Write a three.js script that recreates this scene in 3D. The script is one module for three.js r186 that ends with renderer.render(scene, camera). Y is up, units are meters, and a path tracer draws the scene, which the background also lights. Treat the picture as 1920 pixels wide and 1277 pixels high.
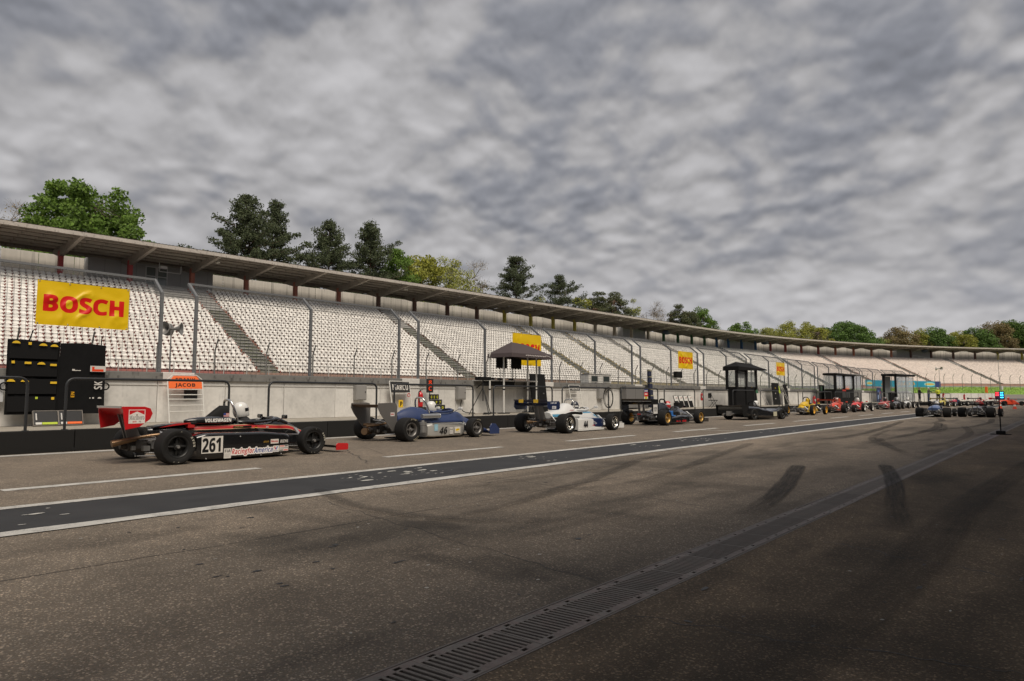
import * as THREE from 'three';
import { mergeGeometries, mergeVertices, toCreasedNormals } from 'three/addons/utils/BufferGeometryUtils.js';
import { RoundedBoxGeometry } from 'three/addons/geometries/RoundedBoxGeometry.js';
import { MarchingCubes } from 'three/addons/objects/MarchingCubes.js';

// ------------------------------------------------------------ camera, sky, sun, exposure
const scene = new THREE.Scene();
const camera = new THREE.PerspectiveCamera(2 * Math.atan(638.5 / 1280) * 180 / Math.PI, 1920 / 1277, 0.05, 4000);
camera.position.set(0, 1.1, 0);
camera.rotation.order = 'YXZ';
camera.rotation.y = 39.8 * Math.PI / 180;
camera.rotation.x = 4.667 * Math.PI / 180;
scene.add(camera);

const renderer = new THREE.WebGLRenderer({ antialias: true });
renderer.setSize(1024, 681);
renderer.toneMapping = THREE.LinearToneMapping;
renderer.toneMappingExposure = 2.0;
renderer.shadowMap.enabled = true;
renderer.shadowMap.type = THREE.PCFSoftShadowMap;

const SUN = new THREE.Vector3(0.55, 0.8, 0.2).normalize();
const sun = new THREE.DirectionalLight(new THREE.Color().setRGB(1, 0.9, 0.77), 1.5);
sun.position.copy(SUN).multiplyScalar(220).add(new THREE.Vector3(-40, 0, -60));
sun.target.position.set(-40, 0, -60);
sun.castShadow = true;
sun.shadow.radius = 60;
sun.shadow.mapSize.set(4096, 4096);
Object.assign(sun.shadow.camera, { left: -170, right: 170, top: 170, bottom: -170, near: 1, far: 500 });
scene.add(sun, sun.target);

// ------------------------------------------------------------ noise
function rng(seed) { let a = seed >>> 0; return () => { a = (a + 0x6D2B79F5) | 0; let t = Math.imul(a ^ (a >>> 15), 1 | a); t = (t + Math.imul(t ^ (t >>> 7), 61 | t)) ^ t; return ((t ^ (t >>> 14)) >>> 0) / 4294967296; }; }
function h2(x, y, s) { let h = Math.imul(x, 374761393) ^ Math.imul(y, 668265263) ^ Math.imul(s, 974711); h = Math.imul(h ^ (h >>> 13), 1274126177); h ^= h >>> 16; return (h >>> 0) / 4294967296; }
function vn(x, y, s = 0) {
  const xi = Math.floor(x), yi = Math.floor(y); let u = x - xi, v = y - yi;
  u = u * u * u * (u * (u * 6 - 15) + 10); v = v * v * v * (v * (v * 6 - 15) + 10);
  const a = h2(xi, yi, s), b = h2(xi + 1, yi, s), c = h2(xi, yi + 1, s), d = h2(xi + 1, yi + 1, s);
  return a + (b - a) * u + (c - a) * v + (a - b - c + d) * u * v;
}
function fbm(x, y, o, s = 0, g = 0.5) { let r = 0, a = 1, t = 0; for (let i = 0; i < o; i++) { r += a * vn(x, y, s + i * 17); t += a; a *= g; const nx = x * 1.62 - y * 1.18 + 3.1; y = x * 1.18 + y * 1.62 + 7.7; x = nx; } return r / t; }
const clamp = (x, a = 0, b = 1) => Math.min(b, Math.max(a, x));
const smooth = (a, b, x) => { x = clamp((x - a) / (b - a)); return x * x * (3 - 2 * x); };
const mix = (a, b, t) => a + (b - a) * t;

// ------------------------------------------------------------ sky: a broken stratocumulus deck, one cloud layer seen from below
{
  const cells = (x, y, s) => { const xi = Math.floor(x), yi = Math.floor(y); let w = 0, a = 0; for (let j = -1; j <= 1; j++) for (let i = -1; i <= 1; i++) { const cx = xi + i, cy = yi + j, dx = cx + 0.15 + 0.7 * h2(cx, cy, s) - x, dy = cy + 0.15 + 0.7 * h2(cx, cy, s + 1) - y, d = dx * dx + dy * dy; const k = Math.exp(-d * 5.5); w += k; a += k * (0.55 + 0.9 * h2(cx, cy, s + 2)); } return a - 0.55; };
  const thick = (x, z) => {                                                 // thickness of the deck about its mean
    const wx = fbm(x * 4 + 5, z * 4, 3, 11) - 0.5, wz = fbm(x * 4, z * 4 + 9, 3, 23) - 0.5, X = x + wx * 0.07, Z = z + wz * 0.07;
    return -cells(X * 9.5, Z * 9.5, 71) * 0.62 - cells(X * 21 + 3, Z * 21, 171) * 0.26 + (fbm(x * 2.3 + 3.3, z * 2.3 + 1.7, 3, 31) - 0.5) * 1.7 + (fbm(X * 18, Z * 18, 5, 47, 0.58) - 0.5) * 1.0;
  };
  const SKY = 0.84, W = 2048, H = 1024, d = new Float32Array(W * H * 4);
  for (let j = 0; j < H; j++) {
    const el = ((j + 0.5) / H - 0.5) * Math.PI, y = Math.sin(el), ce = Math.cos(el);
    for (let i = 0; i < W; i++) {
      const az = ((i + 0.5) / W - 0.5) * 2 * Math.PI, k = (j * W + i) * 4;
      let r, g, b;
      if (y < -0.01) { r = g = b = 0.1; }
      else {
        const dx = Math.cos(az) * ce, dz = Math.sin(az) * ce, q = 1 / (Math.max(y, 0) + 0.33);
        const px = dx * q, pz = dz * q, t0 = thick(px, pz), t1 = thick(px * 1.016, pz * 1.016);
        const hor = 1 - smooth(0.0, 0.3, y), t = Math.tanh(t0 * 1.1) * (1 - 0.5 * hor);
        const thin = 0.5 - 0.5 * t;                                          // 1 = thin, bright cloud
        const L = (mix(0.112, 0.312, thin) + clamp((t1 - t0) * 0.05, -0.025, 0.035) * (1 - 0.4 * hor) + hor * hor * 0.095) * SKY;
        const blue = smooth(0.62, 0.15, thin) * (1 - 0.5 * hor);
        r = L * mix(1.005, 0.93, blue); g = L * mix(0.99, 0.965, blue); b = L * mix(1.015, 1.09, blue);
      }
      d[k] = r; d[k + 1] = g; d[k + 2] = b; d[k + 3] = 1;
    }
  }
  const t = new THREE.DataTexture(d, W, H, THREE.RGBAFormat, THREE.FloatType);
  t.mapping = THREE.EquirectangularReflectionMapping; t.magFilter = THREE.LinearFilter; t.minFilter = THREE.LinearFilter;
  t.wrapS = THREE.RepeatWrapping; t.colorSpace = THREE.LinearSRGBColorSpace; t.needsUpdate = true;
  scene.background = t; scene.environment = t;
}

// ------------------------------------------------------------ building helpers
const used = {};
function numbered(n) { if (!(n in used)) { used[n] = 0; return n; } used[n]++; return n + '_' + String(used[n]).padStart(3, '0'); }
function tag(o, label, category, group, kind) { if (label) o.userData.label = label; if (category) o.userData.category = category; if (group) o.userData.group = group; if (kind) o.userData.kind = kind; return o; }
function thing(name, label, category, p = [0, 0, 0], group, turn = 0) { const o = new THREE.Group(); o.name = numbered(name); o.position.set(...p); o.rotation.y = turn; tag(o, label, category, group); scene.add(o); return o; }
function part(name, geo, m, parent) {
  if (Array.isArray(geo)) geo = merge(geo);
  const o = new THREE.Mesh(geo, m); o.castShadow = o.receiveShadow = true;
  if (parent) { o.name = name; parent.add(o); } else { o.name = numbered(name); scene.add(o); }
  return o;
}
function sub(name, parent, p = [0, 0, 0]) { const g = new THREE.Group(); g.name = name; g.position.set(...p); parent.add(g); return g; }
function struct(name, geo, m) { const o = part(name, geo, m); o.userData.kind = 'structure'; return o; }
function merge(list) {
  if (list.length === 1) return list[0];
  return mergeGeometries(list.map(g => { g = g.index ? g.toNonIndexed() : g; for (const k of Object.keys(g.attributes)) if (!['position', 'normal', 'uv'].includes(k)) g.deleteAttribute(k); if (!g.attributes.normal) g.computeVertexNormals(); if (!g.attributes.uv) g.setAttribute('uv', new THREE.BufferAttribute(new Float32Array(g.attributes.position.count * 2), 2)); return g; }));
}
function copy(o, p, turn) { const c = o.clone(); c.name = numbered(o.name.replace(/_\d{3}$/, '')); c.userData = { ...o.userData }; if (p) c.position.set(...p); if (turn !== undefined) c.rotation.y = turn; scene.add(c); return c; }
const C = (r, g, b) => new THREE.Color().setRGB(r, g, b);
function mat(c, roughness = 0.6, metalness = 0, extra = {}) { return new THREE.MeshStandardMaterial({ color: Array.isArray(c) ? C(...c) : c, roughness, metalness, ...extra }); }
function dull(c, roughness = 0.9, spec = 0.35) { return new THREE.MeshPhysicalMaterial({ color: C(...c), roughness, specularIntensity: spec }); }
function paint(c, extra = {}) { return new THREE.MeshPhysicalMaterial({ color: Array.isArray(c) ? C(...c) : c, roughness: 0.38, clearcoat: 0.7, clearcoatRoughness: 0.12, ...extra }); }
function box(w, h, d, x = 0, y = 0, z = 0) { return new THREE.BoxGeometry(w, h, d).translate(x, y, z); }
function rbox(w, h, d, r, x = 0, y = 0, z = 0) { return new RoundedBoxGeometry(w, h, d, 2, Math.min(r, w / 2.05, h / 2.05, d / 2.05)).translate(x, y, z); }
const V = (x, y, z) => new THREE.Vector3(x, y, z);
function bar(a, b, r, n = 8, r2 = r) {
  const A = V(...a), B = V(...b), L = A.distanceTo(B), g = new THREE.CylinderGeometry(r2, r, L, n, 1);
  g.translate(0, L / 2, 0); g.applyQuaternion(new THREE.Quaternion().setFromUnitVectors(V(0, 1, 0), B.clone().sub(A).normalize())); return g.translate(...a);
}
function beam(a, b, w, h) {                                 // square bar between two points, h along its own up
  const A = V(...a), B = V(...b), L = A.distanceTo(B), g = new THREE.BoxGeometry(w, h, L);
  const m = new THREE.Matrix4().lookAt(A, B, V(0, 1, 0)); g.applyMatrix4(m); const c = A.add(B).multiplyScalar(0.5); return g.translate(c.x, c.y, c.z);
}
function tube(pts, r, n = 8, seg = 0, tension = 0.5) { const c = new THREE.CatmullRomCurve3(pts.map(p => V(...p)), false, 'catmullrom', tension); return new THREE.TubeGeometry(c, seg || pts.length * 5, r, n, false); }
function poly(pts, r, rad = 0.15, n = 8) {                  // tube along a polyline with rounded corners
  const P = pts.map(p => V(...p)), path = new THREE.CurvePath(); let last = P[0];
  for (let i = 1; i < P.length; i++) {
    if (i === P.length - 1) { path.add(new THREE.LineCurve3(last, P[i])); break; }
    const a = P[i].clone().add(P[i - 1].clone().sub(P[i]).setLength(rad)), b = P[i].clone().add(P[i + 1].clone().sub(P[i]).setLength(rad));
    path.add(new THREE.LineCurve3(last, a)); path.add(new THREE.QuadraticBezierCurve3(a, P[i], b)); last = b;
  }
  const all = []; for (const c of path.curves) { const k = c.isLineCurve3 ? 1 : 6; const q = c.getPoints(k); if (all.length) q.shift(); all.push(...q); }
  const line = new THREE.CurvePath(); for (let i = 1; i < all.length; i++) if (all[i].distanceTo(all[i - 1]) > 1e-5) line.add(new THREE.LineCurve3(all[i - 1], all[i]));
  const pos = [], idx = []; let up = V(0.13, 0.2, 0.97);
  const ring = [];
  for (let i = 0; i < all.length; i++) {
    const t = all[Math.min(i + 1, all.length - 1)].clone().sub(all[Math.max(i - 1, 0)]).normalize();
    let u = up.clone().addScaledVector(t, -up.dot(t)); if (u.length() < 1e-3) u = V(1, 0, 0).addScaledVector(t, -t.x); u.normalize(); up = u.clone(); const w = t.clone().cross(u);
    for (let k = 0; k < n; k++) { const a = k / n * Math.PI * 2; const p = all[i].clone().addScaledVector(u, Math.cos(a) * r).addScaledVector(w, Math.sin(a) * r); pos.push(p.x, p.y, p.z); }
    if (i) for (let k = 0; k < n; k++) { const a = (i - 1) * n + k, b = (i - 1) * n + (k + 1) % n; idx.push(a, b, a + n, b, b + n, a + n); }
  }
  const g = new THREE.BufferGeometry(); g.setAttribute('position', new THREE.Float32BufferAttribute(pos, 3)); g.setIndex(idx); g.computeVertexNormals(); return g;
}
function loft(rings, capA = true, capB = true, crease = 0) {   // rings: arrays of [x, y, z], equal counts
  const n = rings[0].length, pos = [], idx = [], uv = [];
  rings.forEach((r, i) => r.forEach((p, k) => { pos.push(...p); uv.push(k / n, i / (rings.length - 1)); }));
  for (let i = 1; i < rings.length; i++) for (let k = 0; k < n; k++) { const a = (i - 1) * n + k, b = (i - 1) * n + (k + 1) % n; idx.push(a, a + n, b, b, a + n, b + n); }
  const cap = (i, flip) => { const c = pos.length / 3, r = rings[i], m = [0, 0, 0]; r.forEach(p => p.forEach((q, j) => m[j] += q / n)); pos.push(...m); uv.push(0, 0); for (let k = 0; k < n; k++) { const a = i * n + k, b = i * n + (k + 1) % n; flip ? idx.push(c, b, a) : idx.push(c, a, b); } };
  if (capA) cap(0, false); if (capB) cap(rings.length - 1, true);
  let g = new THREE.BufferGeometry(); g.setAttribute('position', new THREE.Float32BufferAttribute(pos, 3)); g.setAttribute('uv', new THREE.Float32BufferAttribute(uv, 2)); g.setIndex(idx);
  g.computeVertexNormals(); if (crease) g = toCreasedNormals(g, crease); return g;
}
function sec(f, hw, yb, yt, e = 2.6, o = {}) {               // superellipse cross-section of a car body; forward is -z
  const n = o.n || 20, r = [], ym = (yb + yt) / 2, hh = (yt - yb) / 2, tw = o.tw === undefined ? 1 : o.tw;
  for (let k = 0; k < n; k++) {
    const a = (k + 0.5) / n * Math.PI * 2, c = Math.cos(a), s = Math.sin(a);
    const x = Math.sign(c) * Math.pow(Math.abs(c), 2 / e), y = Math.sign(s) * Math.pow(Math.abs(s), 2 / e);
    r.push([(o.x || 0) + x * hw * mix(1, tw, (y + 1) / 2), ym + y * hh, -f]);
  }
  return r;
}
function plate(pts, t, bevel = 0) { const s = new THREE.Shape(pts.map(p => new THREE.Vector2(...p))); return new THREE.ExtrudeGeometry(s, { depth: t, bevelEnabled: bevel > 0, bevelSize: bevel, bevelThickness: bevel, bevelSegments: 1, curveSegments: 8 }).translate(0, 0, -t / 2); }
function sidePlate(pts, t, x, bevel = 0) {                    // outline given as [forward, up], standing in the plane x
  return plate(pts, t, bevel).rotateY(Math.PI / 2).translate(x, 0, 0);
}
function dataTex(w, h, fn, srgb) {
  const d = new Uint8Array(w * h * 4); for (let j = 0; j < h; j++) for (let i = 0; i < w; i++) { const c = fn(i, j), k = (j * w + i) * 4; d[k] = clamp(c[0]) * 255; d[k + 1] = clamp(c[1]) * 255; d[k + 2] = clamp(c[2]) * 255; d[k + 3] = c.length > 3 ? clamp(c[3]) * 255 : 255; }
  const t = new THREE.DataTexture(d, w, h, THREE.RGBAFormat); t.wrapS = t.wrapT = THREE.RepeatWrapping; t.magFilter = THREE.LinearFilter; t.minFilter = THREE.LinearMipmapLinearFilter; t.generateMipmaps = true; if (srgb) t.colorSpace = THREE.SRGBColorSpace; t.needsUpdate = true; return t;
}
const toS = x => x <= 0.0031308 ? x * 12.92 : 1.055 * Math.pow(x, 1 / 2.4) - 0.055;
function canvasTex(w, h, draw) { const c = document.createElement('canvas'); c.width = w; c.height = h; const x = c.getContext('2d'); draw(x, w, h); const t = new THREE.CanvasTexture(c); t.colorSpace = THREE.SRGBColorSpace; t.anisotropy = 8; return t; }
function decalMat(w, h, draw, rough = 0.5) { return new THREE.MeshStandardMaterial({ map: canvasTex(w, h, draw), transparent: true, alphaTest: 0.0, roughness: rough }); }
function text(x, s, cx, cy, size, color, opt = {}) {          // one line fitted to opt.w
  x.save(); x.font = `${opt.style || ''} ${opt.weight || 'bold'} ${size}px ${opt.font || 'sans-serif'}`; x.textAlign = 'center'; x.textBaseline = 'middle'; x.fillStyle = color; x.translate(cx, cy);
  const m = x.measureText(s).width; x.scale(opt.w ? opt.w / m : 1, opt.sy || 1); if (opt.skew) x.transform(1, 0, opt.skew, 1, 0, 0);
  if (opt.stroke) { x.lineJoin = 'round'; x.lineWidth = opt.sw || size * 0.2; x.strokeStyle = opt.stroke; x.strokeText(s, 0, 0); }
  x.fillText(s, 0, 0); x.restore();
}
function scrawl(x, cx, cy, w, h, color, seed = 1) {                // print too small to read in the photograph: broken strokes
  const r = rng(seed); x.save(); x.strokeStyle = color; x.lineWidth = h * 0.2; x.lineCap = 'round'; let u = cx - w / 2; while (u < cx + w / 2 - h * 0.3) { const k = h * (0.35 + 0.25 * r()); x.beginPath(); x.moveTo(u, cy + h * 0.35); x.lineTo(u + k * 0.35, cy - h * (0.2 + 0.25 * r())); x.lineTo(u + k * 0.7, cy + h * 0.3 * r()); x.stroke(); u += k * (r() < 0.15 ? 1.8 : 1.05); } x.restore();
}
function flank(name, w, h, m, p, parent, turn = Math.PI / 2, lean = 0) { const g = new THREE.PlaneGeometry(w, h); if (lean) g.rotateX(lean); g.rotateY(turn); g.translate(...p); const o = part(name, g, m, parent); o.castShadow = false; return o; }

// ------------------------------------------------------------ ground, pit lane, drain
const asphaltTile = (seed, bright, warm) => {
  const N = 1024, r = rng(seed), st = new Float32Array(N * N), hgt = new Float32Array(N * N);
  for (let i = 0; i < N * N; i++) st[i] = 0.36 + 0.3 * r();
  // stones of a few millimetres set in dark binder
  for (let k = 0; k < 70000; k++) {
    const cx = r() * N, cy = r() * N, R = 0.8 + 2.0 * r() * r(), v = 0.38 + 1.35 * Math.pow(r(), 1.7);
    for (let y = -4; y <= 4; y++) for (let x = -4; x <= 4; x++) { const q = Math.hypot(x, y * 1.1); if (q < R) { const i = ((Math.floor(cy) + y + N) % N) * N + (Math.floor(cx) + x + N) % N; st[i] = v; hgt[i] = 1 - q / R; } }
  }
  const map = dataTex(N, N, (i, j) => {
    const per = 8 / N, b = 0.82 + 0.36 * (0.5 * (vnp(i * per, j * per, 8, seed) + vnp(i * per * 4, j * per * 4, 32, seed + 5)));
    const v = st[j * N + i] * b * bright; const w = 0.94 + 0.12 * h2(i >> 1, j >> 1, seed);
    return [toS(v * warm[0] * w), toS(v * warm[1]), toS(v * warm[2] / w)];
  }, true);
  const bump = dataTex(N, N, (i, j) => { const q = hgt[j * N + i] * 0.7 + 0.3 * h2(i, j, seed); return [q, q, q]; });
  return [map, bump];
};
function vnp(x, y, p, s) { const xi = Math.floor(x), yi = Math.floor(y); let u = x - xi, v = y - yi; u = u * u * (3 - 2 * u); v = v * v * (3 - 2 * v); const m = a => ((a % p) + p) % p; const a = h2(m(xi), m(yi), s), b = h2(m(xi + 1), m(yi), s), c = h2(m(xi), m(yi + 1), s), d = h2(m(xi + 1), m(yi + 1), s); return a + (b - a) * u + (c - a) * v + (a - b - c + d) * u * v; }
const [aspMap, aspBump] = asphaltTile(7, 0.295, [1.23, 1.0, 0.76]);
const asphaltMat = new THREE.MeshStandardMaterial({ map: aspMap, bumpMap: aspBump, bumpScale: 0.004, roughness: 0.93, vertexColors: true });
const [aspMap2, aspBump2] = asphaltTile(23, 0.26, [1.34, 1.0, 0.67]);
const asphaltMat2 = new THREE.MeshStandardMaterial({ map: aspMap2, bumpMap: aspBump2, bumpScale: 0.005, roughness: 0.95, vertexColors: true });
const steps = (a, b, f) => { const l = [a]; while (l[l.length - 1] > b) { const z = l[l.length - 1]; l.push(Math.max(b, z - f(z))); } return l; };
function sheet(xs, zs, y, tint) {
  const pos = [], uv = [], col = [], idx = [], n = xs.length;
  for (const z of zs) for (const x of xs) { pos.push(x, typeof y === 'function' ? y(x, z) : y, z); uv.push(x / 3, z / 3); const t = tint(x, z); Array.isArray(t) ? col.push(...t) : col.push(t, t, t); }
  for (let j = 1; j < zs.length; j++) for (let i = 1; i < n; i++) { const a = (j - 1) * n + i - 1; idx.push(a, a + 1, a + n, a + 1, a + n + 1, a + n); }
  const g = new THREE.BufferGeometry(); g.setAttribute('position', new THREE.Float32BufferAttribute(pos, 3)); g.setAttribute('uv', new THREE.Float32BufferAttribute(uv, 2)); g.setAttribute('color', new THREE.Float32BufferAttribute(col, 3)); g.setIndex(idx); g.computeVertexNormals(); return g;
}
const range = (a, b, s) => { const n = Math.ceil((b - a) / s), l = []; for (let i = 0; i <= n; i++) l.push(a + (b - a) * i / n); return l; };
const DX0 = -2.23, DX1 = -1.88;                                  // edges of the drain channel
// stains, oil and rubber, plus one shadow patch painted in right of the drain
const blotch = [[-4.35, -4.15, 0.32, 0.16, 0.45], [-3.15, -3.35, 0.55, 0.16, 0.4], [-2.75, -3.6, 0.4, 0.13, 0.35], [-3.5, -5.6, 0.5, 0.15, 0.25], [-5.2, -6.4, 0.5, 0.2, 0.2], [-0.9, -3.4, 0.6, 0.35, 0.4], [-1.2, -5.4, 0.3, 0.5, 0.3], [-6, -3.6, 0.7, 0.2, 0.25], [-4.8, -2.9, 0.5, 0.2, 0.25], [-3.4, -8.2, 0.6, 0.35, 0.25], [-5.4, -10, 0.8, 0.5, 0.22], [-0.75, -7.6, 0.28, 1.6, 0.35]];
function laneTint(x, z) {
  const n = fbm(x * 0.9, z * 0.34, 4, 101), s = fbm(x * 2.6 + 4, z * 0.55, 3, 133), f = fbm(x * 4, z * 4, 2, 151);
  let t = 0.58 + 0.62 * n + 0.2 * (f - 0.5);
  t *= 1 - 0.36 * smooth(0.55, 0.74, s) * smooth(-9, -5, x);
  const grime = fbm(x * 0.7 + 20, z * 0.22 + 3, 3, 171); t *= 1 - 0.25 * smooth(0.5, 0.72, grime) * smooth(-7.5, -5, x);
  for (const [bx, bz, rx, rz, k] of blotch) { const wob = 0.35 * (fbm(x * 3, z * 3, 2, 191) - 0.5); const q = Math.hypot((x - bx) / rx * 0.8 + (z - bz) / rz * 0.25, (z - bz) / rz) + wob; t *= 1 - k * smooth(1.1, 0.75, q); }
  if (x < -8.2) t = mix(t, 0.95 + 0.25 * (n - 0.5), 0.45) * 0.84;      // the parking bay is less worn by rubber
  const w = 0.03 * (n - 0.5); return [t * (1 + w), t, t * (1 - w)];
}
const lane = new THREE.Group(); lane.name = 'pit_lane'; lane.userData.kind = 'structure'; scene.add(lane);
{
  const zs = steps(26, -150, z => z > -16 ? 0.11 : z > -40 ? 0.3 : 0.9);
  part('asphalt', sheet(range(-15.6, DX0, 0.11), zs, 0, laneTint), asphaltMat, lane);
  part('asphalt', sheet(range(DX1, 4.5, 0.12), zs, 0, (x, z) => { const t = laneTint(x * 1.1 + 30, z * 1.3)[0] * (0.92 - 0.25 * smooth(0.45, 0.7, fbm(x * 1.7, z * 0.5, 3, 211))); let q = t; for (const [bx, bz, rx, rz, k] of blotch) { const d = Math.hypot((x - bx) / rx, (z - bz) / rz) + 0.4 * (fbm(x * 3, z * 3, 2, 191) - 0.5); q *= 1 - k * smooth(1.1, 0.7, d); } return [q * 1.02, q, q * 0.96]; }), asphaltMat2, lane);
}
{ // the ground all round, with the drain's trench left open
  const s = new THREE.Shape([[-1500, -1500], [1500, -1500], [1500, 1500], [-1500, 1500]].map(p => new THREE.Vector2(...p)));
  s.holes.push(new THREE.Path([[DX0, -12], [DX0, 78], [DX1, 78], [DX1, -12]].map(p => new THREE.Vector2(...p))));
  const g = new THREE.ShapeGeometry(s).rotateX(-Math.PI / 2); g.translate(0, -0.012, 0);
  const gm = new THREE.MeshStandardMaterial({ map: dataTex(256, 256, (i, j) => { const v = 0.07 + 0.05 * (vnp(i / 16, j / 16, 16, 3) + 0.5 * vnp(i / 4, j / 4, 64, 4)); return [toS(v * 1.05), toS(v), toS(v * 0.9)]; }, true), roughness: 0.95 });
  const uv = g.attributes.uv; for (let i = 0; i < uv.count; i++) uv.setXY(i, uv.getX(i) / 6, uv.getY(i) / 6);
  struct('ground', g, gm);
}
// painted lines and the dark sealed strip
function ribbon(x0, x1, z0, z1, y, wob = 0, step = 0.4, seed = 1) {
  const n = Math.max(1, Math.round((z0 - z1) / step)), pos = [], uv = [], idx = [];
  for (let i = 0; i <= n; i++) { const z = z0 + (z1 - z0) * i / n, a = wob * (fbm(z * 2.1, 3, 3, seed) - 0.5), b = wob * (fbm(z * 2.3, 9, 3, seed + 3) - 0.5); pos.push(x0 + a, y, z, x1 + b, y, z); uv.push(x0 / 2, z / 2, x1 / 2, z / 2); if (i) { const k = i * 2; idx.push(k - 2, k - 1, k, k - 1, k + 1, k); } }
  const g = new THREE.BufferGeometry(); g.setAttribute('position', new THREE.Float32BufferAttribute(pos, 3)); g.setAttribute('uv', new THREE.Float32BufferAttribute(uv, 2)); g.setIndex(idx); g.computeVertexNormals(); return g;
}
const linePaint = new THREE.MeshStandardMaterial({ roughness: 0.8, map: dataTex(512, 512, (i, j) => {
  const w = vnp(i / 16, j / 16, 32, 5) * 0.5 + vnp(i / 4, j / 4, 128, 6) * 0.35 + h2(i, j, 9) * 0.35, v = 0.52 * (0.8 + 0.3 * vnp(i / 40, j / 40, 13, 8)) * (w < 0.42 ? 0.6 : 1); return [toS(v * 1.03), toS(v), toS(v * 0.93)]; }, true) });
const sealMat = new THREE.MeshStandardMaterial({ roughness: 0.72, map: dataTex(512, 512, (i, j) => {
  const v = 0.026 * (0.75 + 0.5 * vnp(i / 64, j / 64, 8, 15)) * (0.86 + 0.28 * h2(i >> 1, j >> 1, 31)); return [toS(v), toS(v), toS(v * 1.05)]; }, true) });
part('sealed_strip', ribbon(-8.12, -6.72, 26, -110, 0.004, 0.01, 0.5, 41), sealMat, lane);
part('painted_line', ribbon(-8.27, -8.09, 26, -110, 0.008, 0.015, 0.25, 43), linePaint, lane);
part('painted_line', ribbon(-6.75, -6.54, 26, -110, 0.008, 0.035, 0.12, 47), linePaint, lane);
part('painted_line', ribbon(-15.42, -15.12, 26, -118, 0.004, 0.02, 0.3, 51), linePaint, lane);
for (let z = 2.8; z > -100; z -= 5.72) if (z < 12) part('dash_line', ribbon(-9.86, -9.66, z - 5.2, z - 8.45, 0.004, 0.02, 0.3, 53), linePaint, lane);
for (const z of [-21.2, -33.5, -55]) part('bay_line', ribbon(-10.4, -8.4, z, z - 0.1, 0.0035, 0, 0.1, 57), linePaint, lane);
{ // flakes of old white paint showing on the strip
  const r = rng(77), list = [];
  for (const [cz, n, sp] of [[-5.9, 16, 0.5], [-6.9, 24, 0.6], [-9.6, 16, 0.6], [-13.6, 14, 0.9], [-16.5, 20, 1.2], [-22, 16, 1.5], [-2.2, 5, 0.5], [-30, 14, 3]]) for (let k = 0; k < n; k++) {
    const x = -7.45 + (r() - 0.5) * 0.9, z = cz + (r() + r() - 1) * sp, a = 0.008 + 0.05 * r() * r(), s = new THREE.Shape(); const m = 7, ph = r() * 6;
    for (let i = 0; i < m; i++) { const t = i / m * 6.283, q = a * (0.5 + r()); i ? s.lineTo(Math.cos(t + ph) * q * 0.8, Math.sin(t + ph) * q * 1.9) : s.moveTo(Math.cos(t + ph) * q * 0.8, Math.sin(t + ph) * q * 1.9); }
    list.push(new THREE.ShapeGeometry(s).rotateX(-Math.PI / 2).translate(x, 0.009, z));
  }
  part('paint_flakes', list, mat([0.5, 0.49, 0.45], 0.85), lane).userData.kind = 'stuff';
}
// rubber laid down by tyres, plus one broad dark band: thin films, broken alpha
function rubberTex(seed, dens) { return dataTex(128, 512, (i, j) => { const u = i / 127, v = j / 511, e = smooth(0, 0.16, u) * smooth(1, 0.84, u); const n = vnp(i / 8, j / 30, 16, seed) * 0.5 + vnp(i / 2, j / 8, 64, seed + 1) * 0.3 + h2(i, j, seed) * 0.35; const cap = v < 0.06 ? smooth(1.05, 0.8, Math.hypot((u - 0.5) * 2, (0.06 - v) / 0.06)) : 1, ribs = 0.94 + 0.06 * Math.sin(u * 34); return [toS(0.013), toS(0.012), toS(0.012), clamp(e * cap * ribs * dens * (0.35 + 0.95 * n)) * smooth(0, 0.02, v) * mix(1, 0.25, smooth(0.45, 1, v + 0.3 * (vnp(i / 16, j / 64, 8, seed + 7) - 0.5)))]; }, true); }
const rubberMats = [0.58, 0.46, 0.3].map((d, i) => new THREE.MeshStandardMaterial({ map: rubberTex(201 + i * 9, d), transparent: true, roughness: 0.85 }));
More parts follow.
